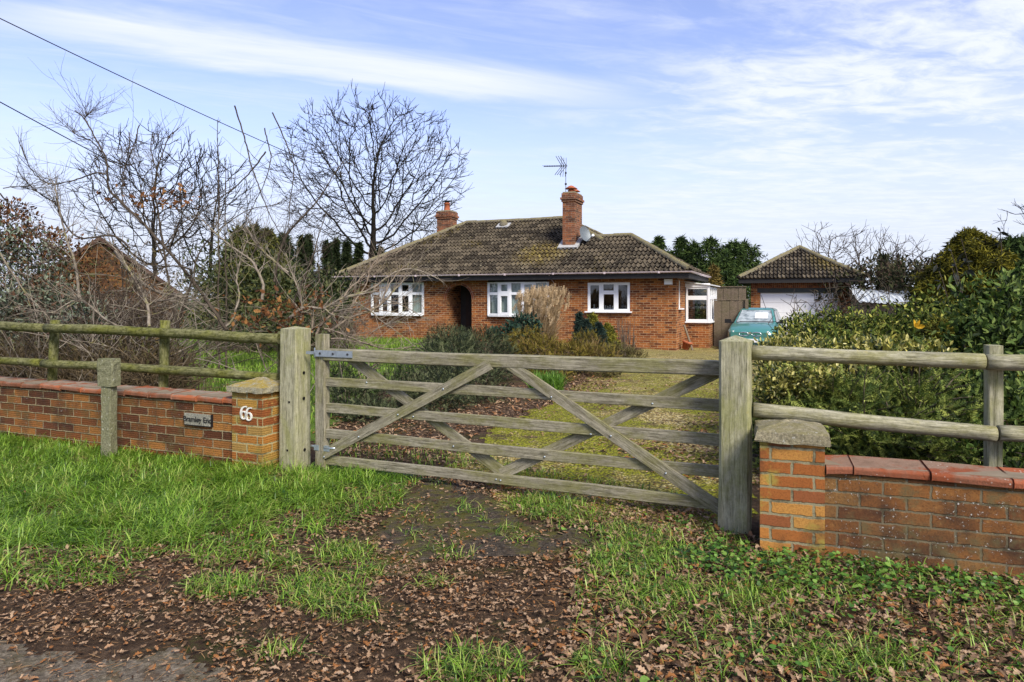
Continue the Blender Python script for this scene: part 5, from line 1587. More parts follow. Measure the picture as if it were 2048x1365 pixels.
names_ = ['dark conifer at the left end of the row behind the bare shrubs', 'tallest dark conifer in the row behind the bare shrubs', 'dark conifer right of the tallest one in the left row', 'dark conifer with a narrow tip in the middle of the left row', 'narrow dark conifer in a pair against the sky, its left one', 'narrow dark conifer in a pair against the sky, its right one', 'low dark conifer next after the narrow pair', 'low pointed conifer left of the large bare tree trunk', 'low conifer just left of the large bare tree trunk', 'low dark conifer behind the large bare tree trunk', 'low dark conifer right of the large bare tree trunk']
for i, (px, py, Y, Rb, pw) in enumerate(row):
    b = at(px, 600, Y); b.z = 0; h = at(px, py, Y).z
    conifer('conifer_tree', names_[i], tuple(b), h, Rb*.62 if i < 4 else Rb*.44, 700 if i not in (0, 1, 2) else 1100, .36, M['olive_conifer'] if i in (0, 1, 2) else M['conifer'], 40+i, 'dark conifers in a row at the left', pw=pw*(1.2 if i < 4 else 1.5), gap=.5)
rowr = [(1316, 482, 46, 1.7, .55), (1362, 480, 47, 2.0, .6), (1388, 492, 45, 1.6, .5), (1420, 484, 44, 2.6, .5), (1462, 488, 45, 2.2, .45), (1490, 492, 46, 2.2, .45), (1338, 508, 48, 2.2, .6), (1445, 520, 43, 3.0, .5)]
nr_ = ['small ragged conifer peeping over the right end of the bungalow roof', 'ragged green conifer left of the gap above the bungalow hip', 'conifer with a bent top beside the ragged one', 'broad green conifer above the glazed porch', 'green conifer with upright tips between the bungalow and garage', 'rightmost green conifer beside the garage roof', 'low conifer filling the gap behind the bungalow hip', 'broad dark conifer low behind the glazed porch']
for i, (px, py, Y, Rb, pw) in enumerate(rowr):
    b = at(px, 600, Y); b.z = 0; h = at(px, py, Y).z
    conifer('conifer_tree', nr_[i], tuple(b), h, Rb*.82, 520 if i < 6 else 340, .46, M['conifer_mid'], 70+i, 'green conifers between the bungalow and garage', pw=pw*1.15, gap=.7, droop=.05)
b = at(1427, 600, 31); b.z = 0
conifer('conifer_tree', 'small golden brown conifer just above the boarded fence', tuple(b), at(1427, 540, 31).z, .62, 500, .28, leaf_mat('golden brown conifer', [(.09, .07, .02), (.16, .12, .03), (.24, .17, .05)], .8, .1, .1), 91, pw=.7, gap=.3, droop=.5)
# ------------------------------------------------------------------ big bare shrubs behind the left fence
def cr2(pts, ox, oy, sc_): return [(ox + x/sc_, oy + y/sc_) for x, y in pts]
def c1(pts): return cr2(pts, 0, 180, 2.844)
def c7(pts): return cr2(pts, 380, 440, 4.876)
def guide_shrub(name, label, base, guides, depth, nside, seed, mats, rmain=.02, extra=0, ext_c=None, leaf=None):
    """stems that follow given arching lines, each at its own depth, with side shoots"""
    rd = random.Random(seed)
    base = Vector(base)
    rt = root(name, base, label, 'shrub')
    S = [Segs() for _ in mats]
    tips = []
    def shoot(p, d, L, r, lev, sg):
        pts = [p]; n = 5; q = Vector(p); d = Vector(d)
        for k in range(n):
            d = (d + Vector((rd.gauss(0, .16), rd.gauss(0, .16), rd.gauss(.05, .12)))).normalized(); q = q + d*L/n; pts.append(q.copy())
            if lev and rd.random() < .6:
                dd = (d + Vector((rd.gauss(0, .7), rd.gauss(0, .7), rd.gauss(.1, .5)))).normalized(); shoot(q, dd, L*rd.uniform(.25, .55), r*.6, lev-1, sg)
        sg.path(pts, r, r*.4); tips.append(pts[-1])
    for gi, (g, dY, r0, mi) in enumerate(guides):
        if mi: r0 *= 1.35
        Y0, Y1 = depth+dY[0], depth+dY[1]
        n = len(g); P = [at(px, py, Y0 + (Y1-Y0)*i/(n-1)) for i, (px, py) in enumerate(g)]
        C = spline(P, 7); m = len(C)
        C = [p + Vector((rd.gauss(0, .0025), rd.gauss(0, .003), rd.gauss(0, .0025))) for p in C]
        S[mi].path(C, r0, max(.0035, r0*.28))
        for k in range(nside):
            i = int(m*rd.uniform(.12, .97)); i = min(i, m-2)
            d = (C[i+1]-C[i]).normalized(); d = (d + Vector((rd.gauss(0, .75), rd.gauss(0, .75), rd.gauss(.15, .6)))).normalized()
            f = i/m
            shoot(C[i], d, rd.uniform(.18, .75)*(1.15-f*.6), max(.003, r0*.34*(1-f*.5)), 1 if f < .8 else 0, S[mi])
    for k in range(extra):
        x0, x1, y0, y1, zt = ext_c
        b = Vector((rd.uniform(x0, x1), rd.uniform(y0, y1), 0)); d = Vector((rd.gauss(0, .45), rd.gauss(0, .4), 1)).normalized()
        L = rd.uniform(.6, 1.0)*zt; pts = [b]; q = b.copy(); n = 8; bend = Vector((rd.gauss(0, .16), rd.gauss(0, .12), -.05))
        for j in range(n):
            d = (d + bend*.8 + Vector((rd.gauss(0, .09), rd.gauss(0, .09), 0))).normalized(); q = q + d*L/n; pts.append(q.copy())
            if j > 1 and rd.random() < .75:
                dd = (d + Vector((rd.gauss(0, .7), rd.gauss(0, .7), rd.gauss(.1, .5)))).normalized(); shoot(q, dd, L*rd.uniform(.12, .32), .0045, 1 if rd.random() < .4 else 0, S[k % len(S)])
        S[k % len(S)].path(pts, rd.uniform(.008, .015), .0035)
    for i, s in enumerate(S):
        if s.a: s.build('stems' if i == 0 else 'older_stems', mats[i], rt, 5)
    if leaf:
        cen, rad, n, size, mat = leaf
        p = np.array(cen)[None] + rng.normal(size=(n, 3))*np.array(rad)[None]
        V, P, k = instance(*OAK[0], p, frames(norm(rng.normal(size=(n, 3))), norm(rng.normal(size=(n, 3)))), size*(.6+.8*rng.random(n)))
        place('dead_leaves', npmesh('dead_leaves', V, P, mat, np.repeat(rng.random(n), k)), rt, WO[rt])
    return rt
def oak_tpl(seed, curl=.25, lobes=True):
    r_ = random.Random(seed)
    half = [(0, .012), (.10, .03), (.17, .12), (.25, .19), (.31, .09), (.42, .26), (.50, .28), (.54, .12), (.66, .27), (.74, .24), (.77, .11), (.88, .15), (1.0, .0)]
    if not lobes: half = [(0, .012), (.12, .10), (.28, .22), (.48, .27), (.70, .22), (.86, .12), (1.0, 0)]
    cx = r_.uniform(-.5, .9)*curl; cy = r_.uniform(.2, 1.3)*curl; tw = r_.uniform(-.5, .5)
    V = []; 
    def zz(x, y): return cx*math.sin(x*3.0) + cy*4*y*y + tw*x*y + .02*math.sin(x*17+seed)
    n = len(half)
    for x, y in half: V.append((x, y*r_.uniform(.85, 1.15), zz(x, y)))
    for x, y in half[1:-1]: V.append((x, -y*r_.uniform(.85, 1.15), zz(x, -y)))
    mid = len(V)
    for x, y in half[1:-1]: V.append((x, 0, zz(x, 0) - .015))
    F = []
    m = n-2
    for i in range(n-1):
        a, b = i, i+1
        c = mid + i if i < m else n-1
        d = mid + i-1 if i >= 1 else 0
        f = [a, b, c, d]; f = [v for k, v in enumerate(f) if v not in f[:k]]
        F.append(tuple(f))
        a2 = 0 if i == 0 else n + i-1; b2 = n + i if i < m else n-1
        f = [d, c, b2, a2]; f = [v for k, v in enumerate(f) if v not in f[:k]]
        F.append(tuple(f))
    return V, F
OAK = [oak_tpl(s, c) for s, c in ((1, .10), (2, .22), (3, .32), (4, .18), (5, .42))]
BROAD = [oak_tpl(s, c, False) for s, c in ((11, .2), (12, .45), (13, .7))]
def low_tpl(seed, curl):
    r_ = random.Random(seed); cx = r_.uniform(-.4, .9)*curl; cy = r_.uniform(.3, 1.4)*curl
    V = []; H_ = [(0, .02), (.22, .20), (.36, .12), (.55, .29), (.68, .14), (.82, .20), (1, 0)]
    zz = lambda x, y: cx*math.sin(x*3) + cy*4*y*y + r_.uniform(-.02, .02)
    for x, y in H_: V.append((x, y, zz(x, y)))
    for x, y in H_[1:-1]: V.append((x, -y*r_.uniform(.7, 1.2), zz(x, y)))
    for x in (.4, .72): V.append((x, 0, zz(x, 0) - .02))
    return V, [(0, 12, 2, 1), (12, 13, 4, 3, 2), (13, 6, 5, 4), (0, 7, 8, 12), (12, 8, 9, 10, 13), (13, 10, 11, 6)]
LOW = [low_tpl(s_, c_) for s_, c_ in ((21, .10), (22, .2), (23, .32))]
M['dead_leaf'] = leaf_mat('dead leaves', [(.040, .022, .011), (.10, .060, .032), (.20, .125, .070), (.30, .195, .115), (.42, .29, .18), (.26, .11, .035)], .8, .12, .15)
M['dead_leaf_dark'] = leaf_mat('dark hanging leaves', [(.05, .024, .012), (.11, .048, .02), (.19, .08, .03), (.30, .15, .05)], .8, .2, .1)

M['pale_twig'] = bark_mat('pale twig', (.14, .105, .075), (.32, .26, .19))
GA = [
 (c1([(1290,1365),(1090,1080),(860,810),(680,630),(620,560),(605,400),(550,290),(480,165),(428,118)]), (0, .4), .022, 0),
 (c1([(605,400),(530,300),(440,260),(390,220),(345,180)]), (.3, .8), .009, 0),
 (c1([(600,480),(540,475),(420,515),(300,535),(220,500),(160,420),(108,290)]), (.2, -.3), .011, 0),
 (c1([(740,900),(640,830),(450,840),(350,730),(320,650),(240,600),(130,500),(95,430)]), (0, -.5), .013, 0),
 (c1([(480,165),(497,140)]), (.4, .4), .006, 0),
 (c1([(455,1195),(430,1000),(385,870),(360,780),(330,640),(310,540),(270,540)]), (-.3, -.3), .013, 1),
 (c1([(860,1365),(640,1330),(455,1195),(300,1265),(180,1250)]), (-.2, -.5), .011, 1),
 (c1([(660,920),(720,1010),(790,1080),(900,1150),(1050,1180),(1130,1210),(1300,1365)]), (.2, .2), .022, 1),
 (c1([(790,200),(770,290),(730,400),(700,500),(690,600)]), (.5, .3), .008, 0),
 (c1([(735,245),(735,330),(700,480)]), (.5, .3), .007, 0),
 (c1([(850,1345),(840,1230),(810,1160),(750,1050),(670,920),(600,860)]), (-.3, .2), .016, 1),
 (c1([(835,1230),(900,1200),(1010,1205),(1100,1270),(1180,1340)]), (-.2, .1), .010, 1),
 (c1([(1000,1365),(1090,1080),(1050,1010),(930,1010),(860,1080),(700,1310)]), (.1, -.3), .014, 0),
 (c1([(0,590),(60,660),(180,800),(300,900),(440,1040)]), (-.6, -.3), .009, 0),
 (c1([(20,560),(110,550),(210,580),(320,650)]), (-.6, -.3), .006, 0),
 (c1([(0,930),(130,1130),(260,1280),(330,1365)]), (-.6, -.3), .009, 1),
 (c1([(500,1060),(560,1150),(640,1175),(740,1150),(790,1090)]), (-.2, -.2), .009, 0),
 (c1([(700,1130),(690,1000),(660,900),(620,800)]), (.2, .3), .008, 0)]
GB = [
 (c1([(1560,1090),(1590,930),(1650,800),(1800,640),(1900,480),(1960,400)]), (0, .4), .017, 0),
 (c1([(1335,92),(1390,270),(1430,430),(1480,570),(1530,700),(1600,830),(1640,900)]), (.4, 0), .011, 0),
 (c1([(1550,130),(1630,310),(1672,450),(1650,650),(1640,800)]), (.5, .2), .010, 0),
 (c1([(1505,220),(1530,330),(1540,400),(1500,540),(1420,700),(1380,800)]), (.4, .2), .009, 0),
 (c1([(1510,352),(1440,450),(1330,560),(1200,650),(1080,760),(960,880)]), (.3, .3), .011, 0),
 (c1([(1100,1090),(1120,960),(1210,830),(1400,690),(1560,655),(1640,620)]), (.2, .4), .011, 0),
 (c7([(330,1060),(420,960),(480,740),(455,570),(520,300),(560,180),(500,60)]), (-.2, .2), .012, 1),
 (c7([(700,780),(715,640),(640,460),(590,390),(420,270),(250,130),(120,0)]), (-.2, .1), .016, 1),
 (c7([(590,390),(650,250),(700,170),(760,130)]), (0, .1), .009, 0),
 (c7([(960,520),(850,430),(680,270),(600,150),(530,40)]), (0, .2), .014, 1),
 (c7([(840,760),(850,430),(880,280),(940,130),(1040,0)]), (.1, .4), .012, 0),
 (c7([(1010,800),(1100,600),(1210,320),(1240,200),(1280,80),(1330,-60)]), (.1, .4), .014, 0),
 (c7([(1080,1010),(1090,870),(1060,700),(1010,560),(960,440),(940,330)]), (0, 0), .013, 1),
 (c7([(1290,700),(1260,560),(1250,400),(1245,240)]), (.3, .5), .009, 0)]
GC = [
 (c7([(1230,1120),(1290,1010),(1420,880),(1540,690),(1640,600),(1760,480),(1900,370),(2060,300)]), (0, .6), .015, 0),
 (c7([(1360,1090),(1560,960),(1830,850),(1900,730),(1960,600),(2090,450)]), (-.1, .3), .016, 0),
 (c7([(970,960),(1110,860),(1310,860),(1480,770),(1700,720),(1830,690)]), (-.2, -.2), .013, 1),
 (c7([(1310,860),(1380,920),(1550,960)]), (-.2, -.2), .008, 1),
 (c7([(1420,1060),(1560,860),(1710,640),(1760,470),(1850,370),(2050,260)]), (.1, .6), .011, 0),
 (c7([(1400,900),(1560,870),(1720,880)]), (0, .1), .010, 1),
 (c7([(1190,1100),(1200,960),(1205,840)]), (-.1, -.1), .014, 0),
 (c7([(1320,1060),(1480,1110),(1700,1200),(1900,1250)]), (-.4, -.5), .009, 0),
 (c7([(1380,1160),(1500,1160),(1700,1210),(1950,1260),(2200,1230)]), (-.4, -.5), .008, 0),
 (cr2([(0,900),(230,830),(420,700),(560,680),(680,720),(770,770),(790,810)], 680, 360, 3.792), (.2, .7), .009, 1),
 (cr2([(0,1010),(160,980),(250,985),(340,920),(420,830),(480,760),(540,580)], 680, 360, 3.792), (.1, .5), .010, 1),
 (cr2([(120,930),(240,1000),(300,1060),(430,1150),(560,1260)], 680, 360, 3.792), (0, 0), .006, 1),
 (cr2([(250,1150),(340,1100),(470,1080),(560,1150)], 680, 360, 3.792), (0, .1), .006, 1),
 (cr2([(260,890),(420,930),(560,1000),(640,1060)], 680, 360, 3.792), (.2, .4), .007, 0)]
guide_shrub('bare_shrub', 'tall leafless shrub with long arching branches in front of the outbuilding', at(330, 600, 8.6) - Zv*H, GA, 8.6, 28, 5, [M['bark'], M['pale_bark']], extra=140, ext_c=(-6.4, -4.5, 8.2, 10.2, 1.9))
guide_shrub('bare_shrub', 'leafless shrub with a clump of curled brown leaves behind the hanging gate post', at(560, 600, 8.8) - Zv*H, GB, 8.8, 18, 6, [M['bark'], M['pale_bark']], extra=5, ext_c=(-4.2, -2.2, 8.4, 10.4, 1.8),
            leaf=(tuple(at(560, 632, 8.6)), (.30, .2, .16), 260, .075, M['dead_leaf_dark']))
guide_shrub('bare_shrub', 'leafless shrub whose pale branches reach across the left bow window', at(650, 600, 9.0) - Zv*H, [(g_, dy_, r_*1.3, m_) for g_, dy_, r_, m_ in GC], 9.0, 15, 7, [M['pale_twig'], M['pale_bark']], extra=12, ext_c=(-3.1, -1.9, 8.6, 10.2, 1.4),
            leaf=(tuple(at(625, 590, 9.0)), (.12, .15, .07), 45, .07, M['dead_leaf_dark']))
# hanging dead leaf clusters high up belong to a hornbeam-like sapling
sp_ = at(300, 600, 9.4) - Zv*H
g = [(c1([(1010,1365),(960,1100),(930,900),(900,700),(880,560),(905,420),(960,270),(990,250)]), (0, 0), .018, 0), (c1([(950,1000),(850,780),(800,600),(830,480)]), (0, .2), .011, 0), (c1([(930,900),(1040,760),(1130,700),(1200,610)]), (0, .2), .010, 0), (c1([(905,500),(860,350),(870,240)]), (0, .2), .008, 0)]
guide_shrub('bare_sapling', 'young bare sapling still holding dark brown leaf clusters high in its twigs', sp_, g, 9.4, 22, 8, [M['bark']], leaf=(tuple(at(318, 397, 9.4)), (.32, .2, .09), 130, .075, M['dead_leaf_dark']))
for px, py, sd, lb in ((437, 240, 3, 'slender bare sapling with a feathery tip rising highest above the shrubs'), (452, 320, 4, 'shorter slender bare sapling beside the feathery tipped one')):
    b = at(px, 600, 13); b.z = 0; top = at(px-1, py, 13); rt = root('bare_sapling', b, lb, 'sapling'); S = Segs(); r2 = random.Random(sd)
    pts = [b.lerp(top, k/14) + Vector((r2.gauss(0, .015), 0, 0)) for k in range(15)]; S.path(pts, .022, .006)
    for k in range(16):
        f = .3 + .69*k/15; p = b.lerp(top, f); a = r2.uniform(0, 6.28); L = .5*(1.15-f); d = Vector((math.cos(a), math.sin(a), .35)).normalized()
        S.path([p, p+d*L*.5, p+d*L+Zv*.04], .006, .003)
        S.path([p+d*L*.5, p+d*L*.8+Vector((r2.gauss(0, .08), r2.gauss(0, .08), .1))], .004, .003)
    S.build('stem', M['bark'], rt, 5)
# twiggy hedge along the inside of the left fence
def twig_hedge(name, label, x0, x1, yf, n, zt, seed, mat, leaf=None):
    rd = random.Random(seed); mid = (x0+x1)/2
    rt = root(name, (mid, yf(mid), 0), label, 'hedge'); S = Segs()
    for k in range(n):
        x = rd.uniform(x0, x1); y = yf(x) + rd.gauss(0, .28); p = Vector((x, y, rd.uniform(-.02, zt*.55))); d = Vector((rd.gauss(0, .8), rd.gauss(0, .5), rd.gauss(.6, .5))).normalized()
        L = rd.uniform(.25, .65); pts = [p]; q = p.copy()
        for j in range(4):
            d = (d + Vector((rd.gauss(0, .3), rd.gauss(0, .3), rd.gauss(0, .3)))).normalized(); q = q + d*L/4; q.z = max(.02, min(q.z, zt + rd.gauss(0, .12))); pts.append(q.copy())
        S.path(pts, rd.uniform(.004, .008), .003)
    S.build('twigs', mat, rt, 3)
    if leaf:
        nl, size, m_ = leaf
        p = np.stack([rng.uniform(x0, x1, nl), np.zeros(nl), rng.random(nl)*zt], 1); p[:, 1] = [yf(x) for x in p[:, 0]]; p[:, 1] += rng.normal(0, .3, nl)
        foliage('leaves', p, norm(rng.normal(size=(nl, 3))), size, m_, rt)
    return rt
M['hedge_twig'] = bark_mat('hedge twig', (.05, .036, .020), (.17, .128, .070))
M['hedge_leaf'] = leaf_mat('hedge dead leaf', [(.03, .024, .012), (.06, .045, .02), (.11, .075, .03), (.07, .075, .025)], .8, .15, .1)
twig_hedge('twiggy_hedge', 'dense brown twiggy hedge behind the left rail fence', -7.4, -4.15, lambda x: 8.0 + (-3.0-x)*.35, 6200, .95, 5, M['hedge_twig'], (5200, .05, M['hedge_leaf']))
twig_hedge('twiggy_thicket', 'tall tangle of brown twigs growing before the outbuilding gable', -9.8, -6.3, lambda x: 12.6 + .12*(x+7), 5200, 2.5, 15, M['twig'], (2600, .07, M['hedge_leaf']))
twig_hedge('twiggy_thicket', 'lower tangle of brown twigs in front of the dark conifer row', -8.2, -4.3, lambda x: 18.6, 2600, 1.5, 16, M['twig'], (1100, .065, M['brown_leaf']) if 'brown_leaf' in M else None)
# the grey green ivy bush at the far left
M['ivy_grey'] = leaf_mat('grey green ivy', [(.012, .018, .007), (.04, .058, .024), (.11, .145, .08), (.26, .30, .20), (.12, .06, .03)], .4, .15, .5)
M['brown_leaf'] = leaf_mat('brown beech leaf', [(.035, .016, .008), (.085, .038, .016), (.15, .066, .025), (.21, .10, .04)], .8, .2, .1)
def B(px, py, Y, rx, rz, ry=None):
    p = at(px, py, Y); return (p.x, p.y, p.z, rx, ry or rx*.7, rz)
shrub('ivy_bush', 'grey green ivy bush with pale leaf edges at the left edge behind the fence', 'bush', [B(20, 560, 11.5, .9, .95), B(-60, 520, 11.5, .9, 1.1), B(95, 570, 11.3, .55, .7), B(60, 640, 11.0, 1.0, .7), B(150, 650, 10.8, .7, .5), B(-40, 680, 11, 1.0, .8), B(-230, 600, 12, 1.2, 1.1), B(-420, 620, 12.5, 1.2, 1.0)], 14000, .075, M['ivy_grey'], stems=16)
shrub('brown_bush', 'bush of dead brown leaves behind the ivy bush at the left edge', 'bush', [B(25, 450, 14, .55, .5), B(-30, 480, 14, .8, .9), B(75, 500, 14, .6, .5), B(110, 490, 14.4, .3, .35), B(130, 560, 14, .9, .9)], 5200, .085, M['brown_leaf'], stems=20)
shrub('brown_bush', 'low red brown bush at the foot of the outbuilding gable', 'bush', [B(255, 640, 14.5, .9, .5), B(310, 640, 16, .7, .4), B(190, 630, 13, .9, .55)], 5200, .07, M['brown_leaf'], stems=30, stem_mat=M['red_twig'])
M['dark_bush'] = leaf_mat('dark evergreen bush', [(.012, .018, .006), (.03, .045, .013), (.065, .082, .024), (.10, .105, .035)], .6, .1, .2)
shrub('evergreen_bush', 'dark evergreen bush under the conifer row behind the bare shrubs', 'bush', [B(470, 560, 20, 1.6, 1.3), B(560, 590, 20, 1.6, 1.0), B(640, 590, 22, 1.5, .9), B(420, 600, 19, 1.0, .9)], 5200, .13, M['dark_bush'], stems=0)
shrub('evergreen_bush', 'dark bush against the left end of the bungalow', 'bush', [B(640, 640, 20, 1.0, .6), B(580, 650, 17, 1.2, .5), B(500, 655, 15, 1.2, .4)], 3600, .10, M['dark_bush'], stems=0)

# ------------------------------------------------------------------ planting bed in front of the bungalow
M['juniper_dark'] = leaf_mat('dark juniper', [(.004, .008, .003), (.011, .019, .008), (.030, .044, .018), (.07, .09, .036), (.15, .165, .075)], .7, .1, .2)
M['olive_shrub'] = leaf_mat('olive yellow shrub', [(.020, .018, .004), (.075, .062, .008), (.16, .13, .016), (.27, .22, .035), (.18, .115, .035)], .7, .15, .15)
M['gold_leaf'] = leaf_mat('golden conifer', [(.03, .04, .008), (.09, .10, .012), (.19, .18, .02), (.27, .25, .04)], .7, .15, .15)
M['blue_green'] = leaf_mat('blue green conifer', [(.008, .018, .014), (.02, .04, .03), (.04, .07, .05)], .7, .1, .2)
SP = spray_tpl(6, .34, 8)
shrub('juniper_bush', 'broad dark juniper bush behind the left half of the gate', 'bush', [B(905, 715, 11.5, .55, .40, .7), B(965, 705, 12.2, .50, .42, .6), B(900, 690, 12.6, .5, .34, .6), B(860, 745, 10.4, .5, .40), B(930, 765, 9.6, .60, .42), B(790, 790, 9.0, .45, .36), B(870, 800, 8.8, .45, .34), B(1005, 722, 12, .32, .32)], 15000, .085, M['juniper_dark'], tpl=SP, out=.9, up=.2, rnd=.6, stems=18, aspect=.8)
shrub('juniper_bush', 'smaller dark juniper bush low behind the gate hanging stile', 'bush', [B(700, 800, 8.4, .32, .26), B(740, 835, 8.0, .34, .22), B(680, 760, 9.2, .25, .2)], 3000, .07, M['juniper_dark'], tpl=SP, out=.9, up=.2, rnd=.6, stems=12)
shrub('olive_bush', 'golden olive spreading bush to the right of the dark juniper', 'bush', [B(1080, 705, 13.2, .55, .30), B(1140, 712, 13.0, .50, .27), B(1055, 685, 14.6, .50, .30), B(1105, 740, 12.0, .5, .25), B(1190, 715, 13.5, .45, .25), B(1170, 690, 15, .4, .3)], 6200, .085, M['olive_shrub'], tpl=SP, out=.8, up=.35, rnd=.7, stems=14)
shrub('olive_bush', 'low olive and dry brown bush at the end of the bed by the drive', 'bush', [B(1235, 710, 14.0, .4, .25), B(1265, 716, 14.4, .3, .18), B(1210, 735, 12.6, .35, .18)], 2400, .07, leaf_mat('dry olive shrub', [(.03, .024, .01), (.09, .07, .025), (.16, .125, .05), (.13, .13, .04)], .8, .15, .1), tpl=SP, stems=12)
shrub('green_bush', 'small blue green bush in front of the dry tall grass', 'bush', [B(1050, 655, 17, .42, .30), B(1020, 668, 16.5, .3, .22), B(990, 670, 17, .2, .18)], 1500, .10, leaf_mat('small green bush', [(.008, .022, .014), (.02, .05, .03), (.045, .085, .05)], .6, .15, .2), stems=5)
for px, py, rb, m_, lb in ((1185, 642, .32, 'gold_leaf', 'dwarf golden conifer under the right window'), (1172, 655, .26, 'blue_green', 'dwarf blue green conifer in front of the golden one, left'), (1198, 660, .22, 'blue_green', 'dwarf blue green conifer in front of the golden one, right'), (1215, 662, .30, 'gold_leaf', 'low dwarf golden conifer nearest the dead stems'), (1158, 640, .14, 'blue_green', 'tiny dark conifer tip at the left of the golden one')):
    Y = 17.0 if m_ == 'gold_leaf' else 16.4
    b = at(px, 600, Y); b.z = 0
    conifer('dwarf_conifer', lb, tuple(b), at(px, py, Y).z, rb, 700, .11, M[m_], px, 'dwarf conifers in the bed', pw=.6, gap=.25)
def blades(name, pts, L, W, lean, mat, par, z=0.0, rs=None, dirs=None, var=.45, attr=None):
    rs = rs or rng
    n = len(pts); az = rs.random(n)*6.283 if dirs is None else dirs
    d = np.stack([np.cos(az), np.sin(az), 0*az], 1); s = np.stack([-np.sin(az), np.cos(az), 0*az], 1)
    ln = L*(1-var+2*var*rs.random(n)); le = np.minimum(lean*(.3+1.2*rs.random(n)), 1.95); w = W*(.7+.6*rs.random(n))
    T = np.array([0, .34, .70, 1.0]); wd = np.array([.8, 1, .72, 0])
    rows = []
    for t, k in zip(T, wd):
        c = pts + d*(ln*le*t*t*.75)[:, None]; c = c.copy(); c[:, 2] += ln*(t - .42*le*t*t)
        if k > 0: rows += [c - s*(w*k/2)[:, None], c + s*(w*k/2)[:, None]]
        else: rows.append(c)
    V = np.stack(rows, 1).reshape(-1, 3); b = (np.arange(n)*7)[:, None]
    q = np.concatenate([b+np.array([[0, 1, 3, 2]]), b+np.array([[2, 3, 5, 4]])]); t3 = b+np.array([[4, 5, 6]])
    a = rs.random(n) if attr is None else attr
    return place(name, npmesh(name, V, [q, t3], mat, np.repeat(a, 7)), par, WO[par] if par else (0, 0, 0))
def clump(n, c, r): 
    a = rng.random(n)*6.283; q = r*np.sqrt(rng.random(n)); return np.stack([c[0]+np.cos(a)*q, c[1]+np.sin(a)*q, np.full(n, c[2])], 1)
M['straw'] = leaf_mat('dry straw grass', [(.22, .15, .07), (.36, .26, .13), (.48, .36, .20), (.58, .46, .28)], .8, .25, .1)
M['plume'] = leaf_mat('dry grass plume', [(.34, .24, .13), (.46, .34, .19), (.56, .43, .26)], .85, .25, .1)
pg = gp(1070, 688); pg = Vector((.80, 19.2, 0))
t = root('ornamental_grass', pg, 'tall clump of dry straw coloured ornamental grass before the middle window', 'ornamental grass')
c_ = clump(520, pg, .30); blades('dry_leaves', c_, 1.05, .016, .75, M['straw'], t, dirs=np.arctan2(c_[:, 1]-pg.y, c_[:, 0]-pg.x) + rng.normal(0, .5, 520), var=.6)
blades('low_leaves', clump(500, pg, .45), .65, .02, 1.0, M['straw'], t)
P_ = clump(260, pg, .30); top = P_.copy(); off = (P_ - np.array(pg))*(.9 + 1.1*rng.random((260, 1))); top += off; top[:, 2] = .75 + .95*rng.random(260)**.6 - .35*np.linalg.norm(off, axis=1) + .22*(P_[:, 0]-pg.x)
segm = segs_mesh('stalks', P_, top, np.full(260, .006), np.full(260, .004), 3, M['straw'], rng.random(260)); place('stalks', segm, t, pg)
V_, Q_, k_ = instance(*SP, np.repeat(top, 5, 0) + rng.normal(0, .02, (1300, 3)), frames(norm(np.tile(np.array([[.25, 0, 1.0]]), (1300, 1)) + rng.normal(0, .22, (1300, 3))), norm(rng.normal(size=(1300, 3)))), .13+.12*rng.random(1300))
place('plumes', npmesh('plumes', V_, Q_, M['plume'], np.repeat(rng.random(1300), k_)), t, pg)
pg = gp(1183, 745); pg.z = 0
t = root('grass_clump', pg, 'low clump of arching tan grass behind the gate top rail', 'grass clump')
blades('blades', clump(650, pg, .16), .62, .012, .75, leaf_mat('tan grass', [(.16, .10, .04), (.28, .19, .08), (.40, .30, .14), (.22, .20, .06)], .8, .2, .1), t)
pg = gp(1092, 790); pg.z = 0
M['bright_grass'] = leaf_mat('bright grass', [(.06, .14, .014), (.12, .25, .025), (.20, .36, .05)], .5, .3, .3)
t = root('grass_clump', pg, 'bright green grass clump behind the middle of the gate', 'grass clump')
blades('blades', clump(800, pg, .26), .34, .012, .6, M['bright_grass'], t)
b = gp(1250, 708); t = root('dead_stems', b, 'stand of thin dead brown stems beside the bungalow wall', 'dead plant'); S = Segs()
for k in range(40):
    p = Vector((b.x + random.gauss(0, .16), b.y + random.gauss(0, .15), 0)); q = p + Vector((random.gauss(0, .10), random.gauss(0, .1), random.uniform(.4, .95)))
    S.path([p, p.lerp(q, .5) + Vector((random.gauss(0, .02), 0, 0)), q], .010, .005)
S.build('stem', M['twig'], t, 4)

# ------------------------------------------------------------------ evergreen planting on the right
M['variegated'] = leaf_mat('yellow variegated leaf', [(.025, .04, .008), (.09, .11, .016), (.28, .27, .05), (.42, .38, .08), (.54, .49, .16)], .4, .2, .4)
M['elaeagnus'] = leaf_mat('yellow green leaf', [(.012, .020, .005), (.04, .062, .011), (.09, .125, .018), (.15, .20, .03), (.40, .39, .08)], .6, .2, .15)
M['laurel'] = leaf_mat('glossy laurel leaf', [(.010, .020, .004), (.035, .066, .012), (.08, .135, .022), (.19, .25, .06)], .6, .2, .15)
M['gold_conifer'] = leaf_mat('olive gold conifer', [(.020, .022, .003), (.075, .075, .008), (.16, .145, .014), (.25, .22, .022)], .7, .15, .15)
M['juniper'] = leaf_mat('fresh juniper', [(.014, .027, .006), (.06, .10, .017), (.16, .21, .035), (.32, .36, .075)], .65, .15, .2)
M['hedge_green'] = leaf_mat('brown green hedge', [(.012, .014, .006), (.028, .034, .012), (.055, .06, .022), (.10, .085, .05), (.07, .045, .03)], .7, .12, .15)
